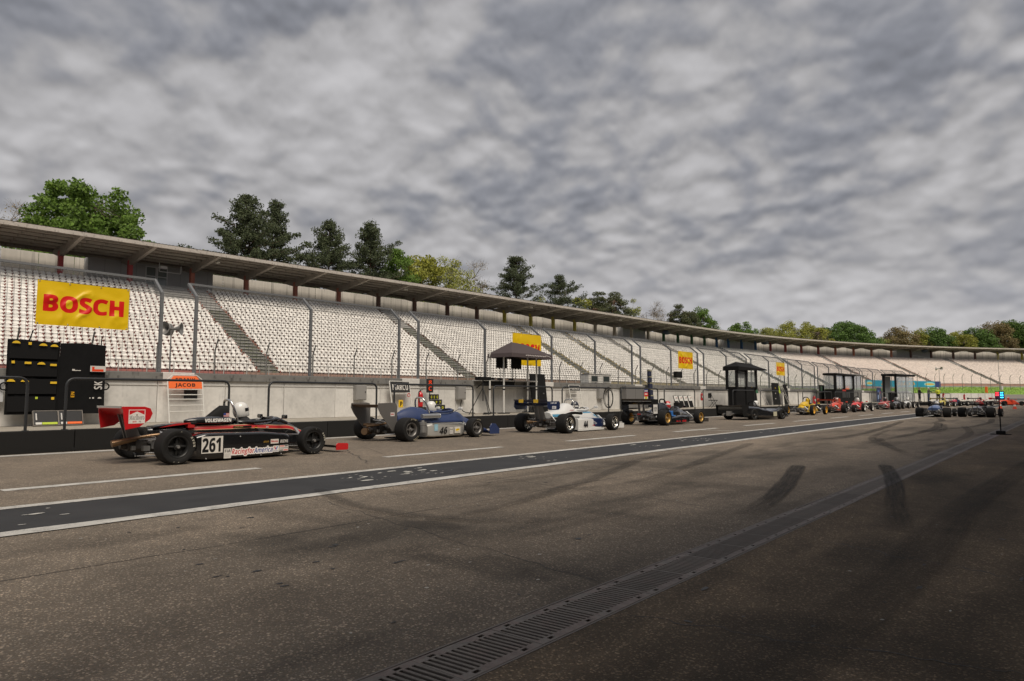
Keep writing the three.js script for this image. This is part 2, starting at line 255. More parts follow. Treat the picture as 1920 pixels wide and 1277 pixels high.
function tyreBandMark(pts, w, m, y) {
  const c = new THREE.CatmullRomCurve3(pts.map(p => V(p[0], y, p[1]))), n = 60, pos = [], uv = [], idx = [];
  for (let i = 0; i <= n; i++) { const p = c.getPoint(i / n), t = c.getTangent(i / n); const nx = -t.z, nz = t.x, W = w / 2 * (0.94 + 0.12 * vn(i * 0.3, 4, 6)); pos.push(p.x + nx * W, y, p.z + nz * W, p.x - nx * W, y, p.z - nz * W); uv.push(0, i / n, 1, i / n); if (i) { const k = i * 2; idx.push(k - 2, k - 1, k, k - 1, k + 1, k); } }
  const g = new THREE.BufferGeometry(); g.setAttribute('position', new THREE.Float32BufferAttribute(pos, 3)); g.setAttribute('uv', new THREE.Float32BufferAttribute(uv, 2)); g.setIndex(idx); g.computeVertexNormals();
  const o = part('tyre_and_band_mark', g, m, lane); o.castShadow = false; return o;
}
[[[[-3.54, -11.4], [-2.96, -9.08], [-2.6, -7.38], [-2.45, -6.3]], 0.28, 0], [[[-2.5, -12.3], [-2.16, -11.0], [-1.78, -9.3], [-1.5, -7.8], [-1.17, -6.3]], 0.24, 0], [[[-0.6, -16], [-0.95, -8.2], [-0.92, -5.0], [-0.98, -3.2], [-1.1, -2]], 0.4, 2],
 [[[-6.1, -34], [-5.3, -26], [-5.0, -21], [-5.2, -17.5]], 0.3, 1], [[[-4.6, -33], [-3.9, -27], [-3.85, -22], [-4.0, -17]], 0.34, 1], [[[-4.3, -32], [-3.55, -26], [-3.45, -21]], 0.24, 2],
 [[[-6.0, -16], [-5.2, -12], [-4.6, -9], [-4.3, -6.5]], 0.24, 2], [[[-5.9, -10.5], [-5.0, -7.5], [-4.5, -5.2], [-4.4, -3.2]], 0.24, 2], [[[-3.4, -30], [-2.6, -24], [-2.5, -19], [-2.9, -15]], 0.26, 2], [[[-4.2, -20], [-3.2, -16.5], [-2.5, -14.5]], 0.22, 2],
 [[[-12.1, -9.4], [-11.1, -8.9], [-9.9, -8.3], [-8.4, -7.9]], 0.02, 0], [[[-7, -4.8], [-5.4, -4.3], [-4.2, -4.5], [-3.2, -5.4]], 0.2, 2], [[[-5.6, -40], [-4.9, -36], [-4.7, -31]], 0.32, 1], [[[-3.4, -40], [-3.0, -34], [-3.3, -28], [-4.0, -24]], 0.28, 1], [[[-4.9, -25], [-4.1, -19], [-2.8, -15.5]], 0.2, 2], [[[-6.2, -13], [-5.7, -8], [-5.9, -5]], 0.18, 2]
].forEach(([p, w, k], i) => tyreBandMark(p, w, rubberMats[k], 0.0125 + i * 0.0007));
{ // bitumen-filled cracks and the paving joint
  const tar = mat([0.012, 0.011, 0.011], 0.6), r = rng(91);
  const crack = (a, b, w) => { const n = 40, pos = [], idx = []; for (let i = 0; i <= n; i++) { const t = i / n, x = mix(a[0], b[0], t) + 0.1 * (fbm(t * 14, 1, 4, a[0] * 10 | 0) - 0.5), z = mix(a[1], b[1], t) + 0.16 * (fbm(t * 16, 5, 4, a[1] * 10 | 0) - 0.5), W = w * (0.4 + 1.1 * vn(t * 25, 2, 8)); const dx = b[0] - a[0], dz = b[1] - a[1], L = Math.hypot(dx, dz); pos.push(x - dz / L * W, 0.002, z + dx / L * W, x + dz / L * W, 0.002, z - dx / L * W); if (i) { const k = i * 2; idx.push(k - 2, k - 1, k, k - 1, k + 1, k); } } const g = new THREE.BufferGeometry(); g.setAttribute('position', new THREE.Float32BufferAttribute(pos, 3)); g.setIndex(idx); g.computeVertexNormals(); const o = part('crack', g, tar, lane); o.castShadow = false; };
  crack([-5.02, 2], [-4.9, -9], 0.004); crack([-4.9, -9], [-4.85, -30], 0.006); crack([-9.0, -7.2], [-12.6, -9.2], 0.008); crack([-1.6, -5.6], [-0.4, -5.2], 0.006); crack([-0.5, -8], [0.6, -8.6], 0.008); crack([-6.4, -12], [-2.4, -12.6], 0.007); crack([-10.6, -18], [-10.4, -40], 0.012); crack([-1.75, -13], [0, -16], 0.01); crack([-6.5, -7.1], [-3.0, -6.6], 0.004); crack([-6.4, -4.4], [-2.3, -3.5], 0.003); crack([-1.8, -3.1], [0.4, -3.6], 0.004); crack([-6.3, -17], [-2.4, -18], 0.009); crack([-5.9, -23], [-2.5, -24.4], 0.012); crack([-15, -13.4], [-8.4, -12.9], 0.008);
}
{
  const r = rng(515), dark = [], pale = [];
  const spot = (x, z, a, b, y) => { const s = new THREE.Shape(), m = 12, ph = r() * 6; for (let i = 0; i < m; i++) { const t = i / m * 6.283, q = 0.65 + 0.6 * r(); i ? s.lineTo(Math.cos(t + ph) * q * a, Math.sin(t + ph) * q * b) : s.moveTo(Math.cos(t + ph) * q * a, Math.sin(t + ph) * q * b); } return new THREE.ShapeGeometry(s).rotateX(-Math.PI / 2).translate(x, y, z); };
  for (let i = 0; i < 90; i++) { const x = -0.2 - 6 * r(), z = -2 - 14 * r() * r(); if (x > DX0 - 0.1 && x < DX1 + 0.1) continue; dark.push(spot(x, z, 0.006 + 0.03 * r() * r(), 0.006 + 0.06 * r() * r(), 0.003)); }
  for (let i = 0; i < 46; i++) { const x = -0.3 - 6 * r(), z = -2 - 12 * r() * r(); if (x > DX0 - 0.1 && x < DX1 + 0.1) continue; pale.push(spot(x, z, 0.004 + 0.008 * r(), 0.004 + 0.012 * r(), 0.0032)); }
  part('oil_spots', dark, mat([0.014, 0.013, 0.012], 0.5), lane).userData.kind = 'stuff'; part('pale_chips', pale, mat([0.5, 0.48, 0.44], 0.9), lane).userData.kind = 'stuff';
}
// drain: trench, frame rails and one cast grate after another
{
  const dr = thing('drain_channel', 'long slotted iron drain set in the asphalt of the pit lane', 'drain', [-2.055, 0, 0]);
  const iron = new THREE.MeshStandardMaterial({ color: C(0.185, 0.16, 0.148), metalness: 0.2, roughness: 0.62, map: dataTex(256, 256, (i, j) => { const v = 0.62 + 0.5 * (0.6 * vnp(i / 24, j / 24, 11, 61) + 0.4 * vnp(i / 5, j / 5, 51, 62)), q = vnp(i / 40, j / 40, 6, 63) > 0.6 ? 1.12 : 1; return [toS(v * q), toS(v), toS(v * 0.94)]; }, true) });
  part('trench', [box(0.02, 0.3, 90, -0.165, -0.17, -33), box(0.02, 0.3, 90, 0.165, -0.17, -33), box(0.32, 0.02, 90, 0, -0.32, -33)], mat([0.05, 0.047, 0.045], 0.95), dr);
  part('frame_rail', box(0.012, 0.03, 90, -0.168, -0.0135, -33), iron, dr); part('frame_rail', box(0.012, 0.03, 90, 0.168, -0.0135, -33), iron, dr);
  const W = 0.312, L = 0.494, s = new THREE.Shape([[-W / 2, 0], [W / 2, 0], [W / 2, L], [-W / 2, L]].map(p => new THREE.Vector2(...p)));
  const slot = (x0, x1, y, h, sl) => { s.holes.push(new THREE.Path([[x0, y - h], [x1, y - h + sl], [x1, y + h + sl], [x0, y + h]].map(p => new THREE.Vector2(...p)))); };
  for (let k = 0; k < 14; k++) slot(-0.108, 0.108, 0.016 + k * 0.0345, 0.0105, 0.014);
  for (const y of [0.09, 0.4]) for (const x of [-1, 1]) slot(x * 0.13 - 0.011, x * 0.13 + 0.011, y, 0.02, 0);
  const g = new THREE.ExtrudeGeometry(s, { depth: 0.022, bevelEnabled: true, bevelSize: 0.0015, bevelThickness: 0.0015, bevelSegments: 1, curveSegments: 2 }).rotateX(-Math.PI / 2).translate(0, -0.022, 0);
  const uvs = g.attributes.uv; for (let i = 0; i < uvs.count; i++) uvs.setXY(i, uvs.getX(i) * 2.2, uvs.getY(i) * 2.2);
  const tones = [1, 0.88, 1.12].map(k => { const m = iron.clone(); m.color.multiplyScalar(k); return m; }), r = rng(5);
  for (let i = 0; i < 150; i++) { const o = part('grate', g, tones[Math.floor(r() * 3)], dr); o.position.set((r() - 0.5) * 0.004, (r() - 0.6) * 0.003, 2.5 - i * 0.5); }
}
// ------------------------------------------------------------ unseen pit building behind the camera, its canopy added to shade the near asphalt
{
  const b = thing('unseen_pit_building', 'long unseen pit garage building with a canopy added to shade the near asphalt', 'building', [0, 0, 0]);
  const conc = mat([0.36, 0.35, 0.33], 0.9);
  part('canopy', box(6.2, 0.4, 150, 3.35, 6.55, -45), conc, b);
  part('upper_wall', box(0.4, 4.6, 150, 4.6, 9.2, -45), conc, b);
  part('roof', box(14, 0.4, 150, 11.6, 11.5, -45), conc, b);
  const door = mat([0.3, 0.31, 0.32], 0.6);
  for (let i = 0; i < 25; i++) { const z = 27 - i * 6; part('pillar', box(0.5, 6.48, 0.6, 4.55, 3.25, z), conc, b); part('garage_door', box(0.1, 6.48, 5.38, 4.7, 3.25, z - 3), door, b); }
}

// ------------------------------------------------------------ pit wall: kerb, walkway, concrete panels, railings, debris fence
const XK = -15.6, XW = -18.6;
const bend = z => z > -78 ? 0 : 0.0042 * (z + 78) * (z + 78);    // the wall swings right towards the pit exit
const concTex = (seed, base, stain) => dataTex(512, 512, (i, j) => {
  let v = base * (0.86 + 0.18 * vnp(i / 64, j / 64, 8, seed) + 0.12 * vnp(i / 12, j / 12, 43, seed + 1)) * (0.96 + 0.08 * h2(i, j, seed));
  const st = vnp(i / 10, j / 128, 51, seed + 2) * vnp(i / 32, j / 32, 16, seed + 3); v *= 1 - stain * smooth(0.35, 0.7, st);
  return [toS(v * 1.01), toS(v * 0.985), toS(v * 0.93)]; }, true);
const wallTex = concTex(301, 0.63, 0.1), walkTex = concTex(321, 0.36, 0.3);
const wallMat = new THREE.MeshStandardMaterial({ map: wallTex, roughness: 0.9 });
const walkMat = new THREE.MeshStandardMaterial({ map: walkTex, roughness: 0.95, color: C(1, 0.93, 0.82) });
function metricUV(g, k = 0.4) { const p = g.attributes.position, n = g.attributes.normal, uv = new Float32Array(p.count * 2); for (let i = 0; i < p.count; i++) { const ax = Math.abs(n.getX(i)), ay = Math.abs(n.getY(i)), az = Math.abs(n.getZ(i)); const a = ax > ay && ax > az ? [p.getZ(i), p.getY(i)] : ay > az ? [p.getX(i), p.getZ(i)] : [p.getX(i), p.getY(i)]; uv[i * 2] = a[0] * k; uv[i * 2 + 1] = a[1] * k; } g.setAttribute('uv', new THREE.BufferAttribute(uv, 2)); return g; }
const pitWall = thing('pit_wall', 'pale concrete pit wall on a raised walkway with a black kerb', 'wall', [0, 0, 0]);
{
  const tones = [0, 1, 2].map(k => dull([0.016 + k * 0.003, 0.0155 + k * 0.003, 0.015 + k * 0.003], 0.8, 0.4)), r = rng(12);
  const kg = metricUV(new RoundedBoxGeometry(0.3, 0.434, 1.486, 2, 0.012)), L = 1.5;
  for (let z = 25, i = 0; z > -121; z -= L, i++) { const o = part('kerb_block', kg, tones[Math.floor(r() * 3)], pitWall); const zc = z - L / 2; o.position.set(XK - 0.15 + bend(zc) + (r() - 0.5) * 0.006, 0.213 + (r() - 0.5) * 0.006, zc); o.rotation.y = -Math.atan2(bend(z - L) - bend(z), L); }
  // walkway slab follows the bend
  const zs = steps(25, -121, z => z > -78 ? 4 : 1.5), pos = [], uv = [], idx = [];
  zs.forEach((z, i) => { const d = bend(z); pos.push(XK - 0.3 + d, 0.418, z, XW - 0.05 + d, 0.418, z, XW - 0.05 + d, 0, z); uv.push(0, z * 0.4, 1.1, z * 0.4, 1.3, z * 0.4); if (i) { const k = i * 3; idx.push(k - 3, k, k - 2, k - 2, k, k + 1, k - 2, k + 1, k - 1, k - 1, k + 1, k + 2); } });
  const g = new THREE.BufferGeometry(); g.setAttribute('position', new THREE.Float32BufferAttribute(pos, 3)); g.setAttribute('uv', new THREE.Float32BufferAttribute(uv, 2)); g.setIndex(idx); g.computeVertexNormals(); part('walkway', g, walkMat, pitWall);
  const pm = [0.94, 1, 1.05].map(k => { const m = wallMat.clone(); m.color = C(k, k, k); return m; });
  const P = 1.852, variants = [0, 1, 2, 3].map(k => { const g = metricUV(new RoundedBoxGeometry(0.22, 1.1, P - 0.014, 2, 0.01)); const u = g.attributes.uv; for (let i = 0; i < u.count; i++) u.setXY(i, u.getX(i) + k * 0.27, u.getY(i) + k * 0.13); return g; });
  for (let z = 10.7 + 8 * P, i = 0; z > -123; z -= P, i++) { const zc = z - P / 2, o = part('wall_panel', variants[i % 4], pm[Math.floor(r() * 3)], pitWall); o.position.set(XW - 0.11 + bend(zc) + (r() - 0.5) * 0.008, 0.97, zc); o.rotation.y = -Math.atan2(bend(z - P) - bend(z), P); }
  // coping line under the top edge
  for (let z = 10.7 + 8 * P; z > -76; z -= P) { const o = part('coping_strip', box(0.03, 0.018, P - 0.03, XW + 0.008, 1.4, z - P / 2), pm[0], pitWall); }
  // drain holes low in the kerb
  const hole = mat([0.006, 0.006, 0.006], 0.9), hg = new THREE.CylinderGeometry(0.035, 0.035, 0.02, 12).rotateZ(Math.PI / 2);
  for (const z of [-4.82, -4.98, -5.14, -10.95, -11.1]) { const o = part('drain_hole', hg, hole, pitWall); o.position.set(XK + 0.002, 0.045, z); }
}
const railMat = mat([0.035, 0.037, 0.04], 0.45, 0.3), galv = new THREE.MeshStandardMaterial({ color: C(0.21, 0.215, 0.22), metalness: 0.5, roughness: 0.55 }), wire = mat([0.11, 0.11, 0.11], 0.6, 0.3);
const plinthMat = new THREE.MeshStandardMaterial({ map: concTex(341, 0.2, 0.5), roughness: 0.95 });
{ // railings: rounded hoops in pairs along the kerb
  const L = 3.43, g = poly([[0, 0, 0], [0, 1.03, 0], [0, 1.03, -L], [0, 0, -L]], 0.027, 0.17, 10);
  const st = box(0.012, 0.05, 0.012, 0, 0.995, -0.9); const foot = new THREE.CylinderGeometry(0.06, 0.06, 0.012, 12);
  const where = ['left of the black sign bag', 'in front of the orange name board', 'behind the nose of the black and red racing car', 'in front of the red extinguisher and the white name board', 'in front of the open gazebo', 'in front of the small grey name board', 'behind the black car with gold wheels', 'in front of the folding chair and leaning boards', 'left of the black roofed stand', 'in front of the black roofed stand', 'right of the black roofed stand', 'behind the yellow single seater', 'left of the glazed timing cabin', 'in front of the glazed timing cabin', 'right of the glazed timing cabin', 'left of the grey framed shelter', 'in front of the grey framed shelter', 'beside the person in black', 'beside the person in the grey vest', 'beside the person in the yellow vest', 'past the person in the yellow vest', 'behind the far red winged car', 'near the far end of the pit wall', 'last before the pit exit'];
  for (let i = 0; i < 24; i++) {
    const z = -0.76 - i * 4.284 + (i % 2 ? 0.19 : 0) , d = bend(z - L / 2);
    const o = thing('railing', 'black tubular railing hoop ' + where[i], 'railing', [XK - 0.15 + d, 0.43, z], 'railing hoops along the pit wall walkway', -Math.atan2(bend(z - L) - bend(z), L));
    part('hoop', g, railMat, o); for (const q of [0, -L]) { const f = part('foot_plate', foot, railMat, o); f.position.set(0, 0.004, q); }
  }
}
{ // debris fence: three-post sections with a top cranked over the track
  const P = 8.235, S = 3.655;
  const where = ['hung with the largest yellow banner', 'behind the black and red racing car', 'behind the blue and silver racing car', 'behind the open gazebo', 'above the small white kiosk windows', 'hung with the square yellow banner', 'left of the black roofed stand', 'hung with the last yellow banner', 'right of the last yellow banner', 'left of the glazed timing cabin', 'behind the glazed timing cabin', 'left of the grey framed shelter', 'last, behind the grey framed shelter'];
  const post = [beam([0, 0.05, 0], [0, 2.32, 0], 0.075, 0.075), beam([0.0, 2.3, 0], [-0.5, 2.72, 0], 0.07, 0.07), box(0.2, 0.03, 0.2, 0, 0.03, 0)];
  const pg = merge(post), guard = metricUV(new RoundedBoxGeometry(0.06, 0.21, 2 * S + 0.1, 2, 0.015)), topb = box(0.08, 0.06, 2 * S, -0.5, 2.72, 0), gm = new THREE.MeshStandardMaterial({ map: concTex(361, 0.2, 0.5), roughness: 0.7, metalness: 0.2 });
  const capg = rbox(0.24, 0.2, 0.86, 0.02);
  const wires = (z0, z1, top) => { const l = []; for (let z = z0; z > z1; z -= 0.13) { l.push(box(0.006, 2.3, 0.006, 0.03, 1.15, z)); if (top) { const b = beam([0.03, 2.3, z], [-0.47, 2.72, z], 0.006, 0.006); l.push(b); } } for (let y = 0.08; y < 2.3; y += 0.122) l.push(box(0.006, 0.006, Math.abs(z1 - z0), 0.035, y, (z0 + z1) / 2)); if (top) for (let k = 1; k < 5; k++) l.push(box(0.006, 0.006, Math.abs(z1 - z0), 0.035 - 0.5 * k / 5, 2.3 + 0.42 * k / 5, (z0 + z1) / 2)); l.push(box(0.014, 0.014, Math.abs(z1 - z0), 0.03, 2.3, (z0 + z1) / 2)); return merge(l); };
  const wg = wires(S, -S, true);
  for (let i = 0; i < 12; i++) {
    const zc = -8.8 - S - (i - 1) * P, d = bend(zc);
    const o = thing('debris_fence', 'tall grey wire mesh fence section with cranked posts ' + where[i], 'fence', [XW - 0.08 + d, 1.53, zc], 'debris fence sections on the pit wall', -Math.atan2(bend(zc - S) - bend(zc + S), 2 * S));
    for (const z of [S, 0, -S]) { const q = part('post', pg, galv, o); q.position.z = z; }
    part('top_beam', topb, galv, o); part('base_guard', guard, gm, o).position.set(0.12, 0.09, 0); part('wire_mesh', wg, wire, o).userData.kind = 'stuff';
    if (i < 12) { const b = part('gap_block', capg, wallMat, o); b.position.set(0.02, 0.103, -S - 0.465); }
    part('gap_cable', [box(0.012, 0.012, P - 2 * S - 0.12, 0.03, 2.26, -S - 0.46), box(0.008, 0.008, P - 2 * S - 0.12, 0.03, 1.5, -S - 0.46), box(0.008, 0.008, P - 2 * S - 0.12, 0.03, 0.8, -S - 0.46)], wire, o);
  }
}

// ------------------------------------------------------------ grandstand along the far side of the track, straight and then curving right
const SD = V(0.05582, 0, -0.99844), SN = V(-0.99844, 0, -0.05582), S0 = 130, SR = 210;
function at(s, D, y = 0) {
  if (s <= S0) return V(SN.x * D + SD.x * s, y, SN.z * D + SD.z * s);
  const th = (s - S0) / SR, r = SR + D - 57, cx = SD.x * S0 + SN.x * (57 - SR), cz = SD.z * S0 + SN.z * (57 - SR), a = Math.cos(th), b = Math.sin(th);
  return V(cx + r * (SN.x * a + SD.x * b), y, cz + r * (SN.z * a + SD.z * b));
}
const turnAt = s => Math.atan2(-SD.x, -SD.z) - (s > S0 ? (s - S0) / SR : 0);          // yaw that points -z along the stand
const ROWS = 28, D0 = 57, DT = 0.59, SA = -26, SB = 292;
const rowY = (k, s) => { const lift = 1.3 * smooth(140, 225, s); return 3.15 + lift + (0.327 - lift / 27) * k; };
const AISLES = [29.4, 53.6, 78.2, 89.6, 102, 121, 146, 165, 186, 210, 236, 262];
const inAisle = s => { for (const a of AISLES) if (Math.abs(s - a) < 1.02) return true; return false; };
const zoneOf = s => s < 27 ? 0 : s < 51.5 ? 1 : s < 76 ? 2 : s < 100.5 ? 3 : s < 125 ? 4 : s < 147 ? 5 : s < 168 ? 6 : s < 193 ? 7 : s < 222 ? 8 : s < 254 ? 9 : 10;
const ZC = [[0.34, 0.055, 0.055], [0.36, 0.13, 0.09], [0.13, 0.07, 0.05], [0.5, 0.36, 0.06], [0.36, 0.31, 0.24], [0.03, 0.1, 0.045], [0.03, 0.09, 0.2], [0.3, 0.06, 0.055], [0.42, 0.16, 0.1], [0.12, 0.06, 0.05], [0.5, 0.36, 0.05]];
const TC = [[0.42, 0.17, 0.155], [0.36, 0.24, 0.2], [0.26, 0.19, 0.15], [0.34, 0.3, 0.2], [0.34, 0.32, 0.28], [0.3, 0.31, 0.28], [0.28, 0.3, 0.33], [0.45, 0.24, 0.2], [0.5, 0.26, 0.2], [0.38, 0.25, 0.2], [0.45, 0.38, 0.24]];
const stand = thing('grandstand', 'long curved grandstand with white seats under a cantilevered roof', 'grandstand');
function along(prof, s0, s1, step, closed = false, uvk = 0.2) {            // sweep a [D, y or f(s)] outline along the stand
  const n = Math.max(1, Math.ceil((s1 - s0) / step)), pos = [], uv = [], idx = [], m = prof.length;
  for (let i = 0; i <= n; i++) { const s = s0 + (s1 - s0) * i / n; let q = 0; prof.forEach(([D, y], k) => { const p = at(s, D, typeof y === 'function' ? y(s) : y); pos.push(p.x, p.y, p.z); if (k) q += Math.hypot(D - prof[k - 1][0], 0.5); uv.push(s * uvk, q * uvk); }); if (i) for (let k = 1; k < m; k++) { const a = (i - 1) * m + k - 1; idx.push(a, a + 1, a + m, a + 1, a + m + 1, a + m); } }
  const g = new THREE.BufferGeometry(); g.setAttribute('position', new THREE.Float32BufferAttribute(pos, 3)); g.setAttribute('uv', new THREE.Float32BufferAttribute(uv, 2)); g.setIndex(idx); return g;
}
function flat(g) { g = g.toNonIndexed(); g.computeVertexNormals(); return g; }
const mossTex = dataTex(512, 512, (i, j) => { const a = vnp(i / 48, j / 48, 11, 401), b = vnp(i / 9, j / 9, 57, 402), v = 0.27 * (0.55 + 0.5 * a + 0.45 * b), m = smooth(0.38, 0.7, a * 0.6 + b * 0.5); return [toS(v * mix(1.02, 0.5, m)), toS(v * mix(1, 0.52, m)), toS(v * mix(0.93, 0.36, m))]; }, true);
const mossMat = new THREE.MeshStandardMaterial({ map: mossTex, roughness: 0.95 }), stepLight = new THREE.MeshStandardMaterial({ map: concTex(421, 0.42, 0.4), roughness: 0.95 });
{ // terraces: one stepped block for each painted section, aisle stairs between
  const edges = [SA, 27, 51.5, 76, 100.5, 125, 147, 168, 193, 222, 254, SB];
  for (let z = 0; z < 11; z++) {
    const prof = [[D0 - 0.62, s => rowY(0, s) - 0.95], [D0 - 0.62, s => rowY(0, s)]];
    for (let k = 0; k < ROWS; k++) { prof.push([D0 - 0.62 + (k + 1) * DT, s => rowY(k, s)]); prof.push([D0 - 0.62 + (k + 1) * DT, s => rowY(k + 1, s)]); }
    prof.push([D0 - 0.62 + (ROWS + 5) * DT, s => rowY(ROWS, s)]);
    const c = TC[z]; part('terrace', flat(along(prof, edges[z], edges[z + 1], z < 5 ? 12 : 3)), new THREE.MeshStandardMaterial({ map: concTex(500 + z, 0.9, 0.35), color: C(...c), roughness: 0.95 }), stand);
  }
  const grey = new THREE.MeshStandardMaterial({ map: concTex(431, 0.3, 0.5), roughness: 0.95 });
  part('front_plinth', flat(along([[54.6, 0], [54.6, s => rowY(0, s) - 0.62], [D0 - 0.6, s => rowY(0, s) - 0.55]], SA, SB, 4)), grey, stand);
  for (const a of AISLES) {
    const l = [], l2 = [], noses = [], q = ROWS * 2;
    for (let k = 0; k < q; k++) { const D = D0 - 0.62 + (k / 2 + 0.5) * DT, y = rowY(0, a) + (rowY(ROWS, a) - rowY(0, a)) * (k + 1) / q; const wide = a === 29.4 && k > q * 0.8 ? 5.9 : 1.9, g = box(wide, 0.3, 0.36); metricUV(g, 0.5); const u = g.attributes.uv; for (let i = 0; i < u.count; i++) u.setXY(i, u.getX(i) + k * 0.37, u.getY(i) + k * 0.61); const p = at(wide > 3 ? 27.6 : a, D + 0.12, y - 0.14); g.rotateY(turnAt(a) + Math.PI / 2).translate(p.x, p.y, p.z); (k > q * 0.7 ? l2 : l).push(g); if (k % 2) { const n = box(wide, 0.05, 0.1), np = at(wide > 3 ? 27.6 : a, D - 0.09, y - 0.01); noses.push(n.rotateY(turnAt(a) + Math.PI / 2).translate(np.x, np.y + 0.012, np.z)); } }
    part('aisle_steps', l, mossMat, stand); part('step_nosing', noses, stepLight, stand).userData.kind = 'stuff'; part('aisle_steps', l2, stepLight, stand);
    const edge = mat(ZC[zoneOf(a + 1)].map(c => c * 1.1), 0.8), lst = [];
    for (let k = 0; k < ROWS; k++) for (const sd of [-0.98, 0.98]) { const p = at(a + sd, D0 - 0.62 + (k + 0.5) * DT, rowY(k, a) + 0.13); lst.push(box(0.05, 0.2, 0.5).rotateY(turnAt(a) + Math.PI / 2).translate(p.x, p.y, p.z)); }
    part('step_edge', lst, edge, stand).userData.kind = 'stuff';
    if (a < 170) { const pl = [], pr = []; for (let k = 1; k < ROWS; k += 3) { const D = D0 - 0.62 + k * DT, p = at(a + 1.0, D, 0); pl.push(bar([p.x, rowY(k, a), p.z], [p.x, rowY(k, a) + 1, p.z], 0.025, 6)); pr.push([p.x, rowY(k, a) + 1, p.z]); } for (let i = 0; i + 1 < pr.length; i += 2) pl.push(bar(pr[i], pr[i + 1], 0.022, 6)); part('aisle_handrail', pl, mat([0.4, 0.39, 0.36], 0.5, 0.4), stand); }
  }
}
{ // seats: moulded shells, narrower towards the hip so that the painted concrete shows between them
  const prof = [[0.165, 0.11, 0.225], [0.18, 0.185, 0.235], [0.02, 0.175, 0.23], [-0.1, 0.185, 0.23], [-0.16, 0.225, 0.236], [-0.182, 0.275, 0.222], [-0.197, 0.34, 0.17], [-0.21, 0.41, 0.125], [-0.222, 0.438, 0.08]];
  const pos = [], idx = []; // forward (towards the track) is -x here, width along z
  prof.forEach(([f, y, w]) => { for (const t of [-1, -0.6, 0, 0.6, 1]) pos.push(-f + (Math.abs(t) > 0.9 ? -0.04 : 0), y + (Math.abs(t) > 0.9 ? 0.02 : 0), t * w); });
  for (let i = 1; i < prof.length; i++) for (let k = 0; k < 4; k++) { const a = (i - 1) * 5 + k; idx.push(a, a + 1, a + 5, a + 1, a + 6, a + 5); }
  const g = new THREE.BufferGeometry(); g.setAttribute('position', new THREE.Float32BufferAttribute(pos, 3)); g.setIndex(idx); g.computeVertexNormals();
  const foot = box(0.05, 0.16, 0.12, 0.1, 0.09, 0), shell = merge([g, foot]);
  const seatMats = [[0.75, 0.725, 0.68], [0.78, 0.755, 0.71], [0.66, 0.63, 0.58]].map(c => mat(c, 0.45));
  const all = [], r = rng(333), P = 0.5;
  for (let k = 0; k < ROWS; k++) for (let s = SA + 1 + (k % 2 ? 0.25 : 0) * 0 + 0.09 * (k % 5); s < SB - 1; s += P) { const DD = D0 - 0.33 + k * DT; if (inAisle(s * 1)) continue; if (k > 22 && s > 24.6 && s < 30.6) continue; all.push([s, DD, rowY(k, s), turnAt(s), k]); }
  const dist = all.map(a => { const p = at(a[0], a[1]); const ang = Math.atan2(-p.x, -p.z) - 39.8 * Math.PI / 180; return Math.abs(ang) < 0.64 ? Math.hypot(p.x, p.z, a[2]) : 1e4 + Math.hypot(p.x, p.z); });
  const order = all.map((_, i) => i).sort((a, b) => dist[a] - dist[b]);
  const put = (o, a) => { const p = at(a[0], a[1], a[2]); o.position.copy(p); o.rotation.set(0, a[3], 0); };
  // in the seat's own axes -x faces the track
  const turn = shell.clone().rotateY(Math.PI);
  for (const i of order.slice(0, 300)) { const o = part('seat', turn, seatMats[Math.floor(r() * 3)], stand); put(o, all[i]); o.rotation.y += (r() - 0.5) * 0.05; }
  const rest = order.slice(300), im = new THREE.InstancedMesh(turn, mat([1, 1, 1], 0.45), rest.length), d = new THREE.Object3D();
  rest.forEach((i, n) => { put(d, all[i]); d.rotation.y += (r() - 0.5) * 0.05; d.updateMatrix(); im.setMatrixAt(n, d.matrix); const q = (r() < 0.07 ? 0.78 : 0.88) + 0.2 * r(), s = all[i][0], warm = smooth(150, 190, s) * 0.06; im.setColorAt(n, C(0.76 * q, (0.735 - warm) * q, (0.69 - warm * 1.4) * q)); });
  im.name = 'seat_rows'; im.userData.kind = 'stuff'; im.castShadow = im.receiveShadow = true; stand.add(im);
}
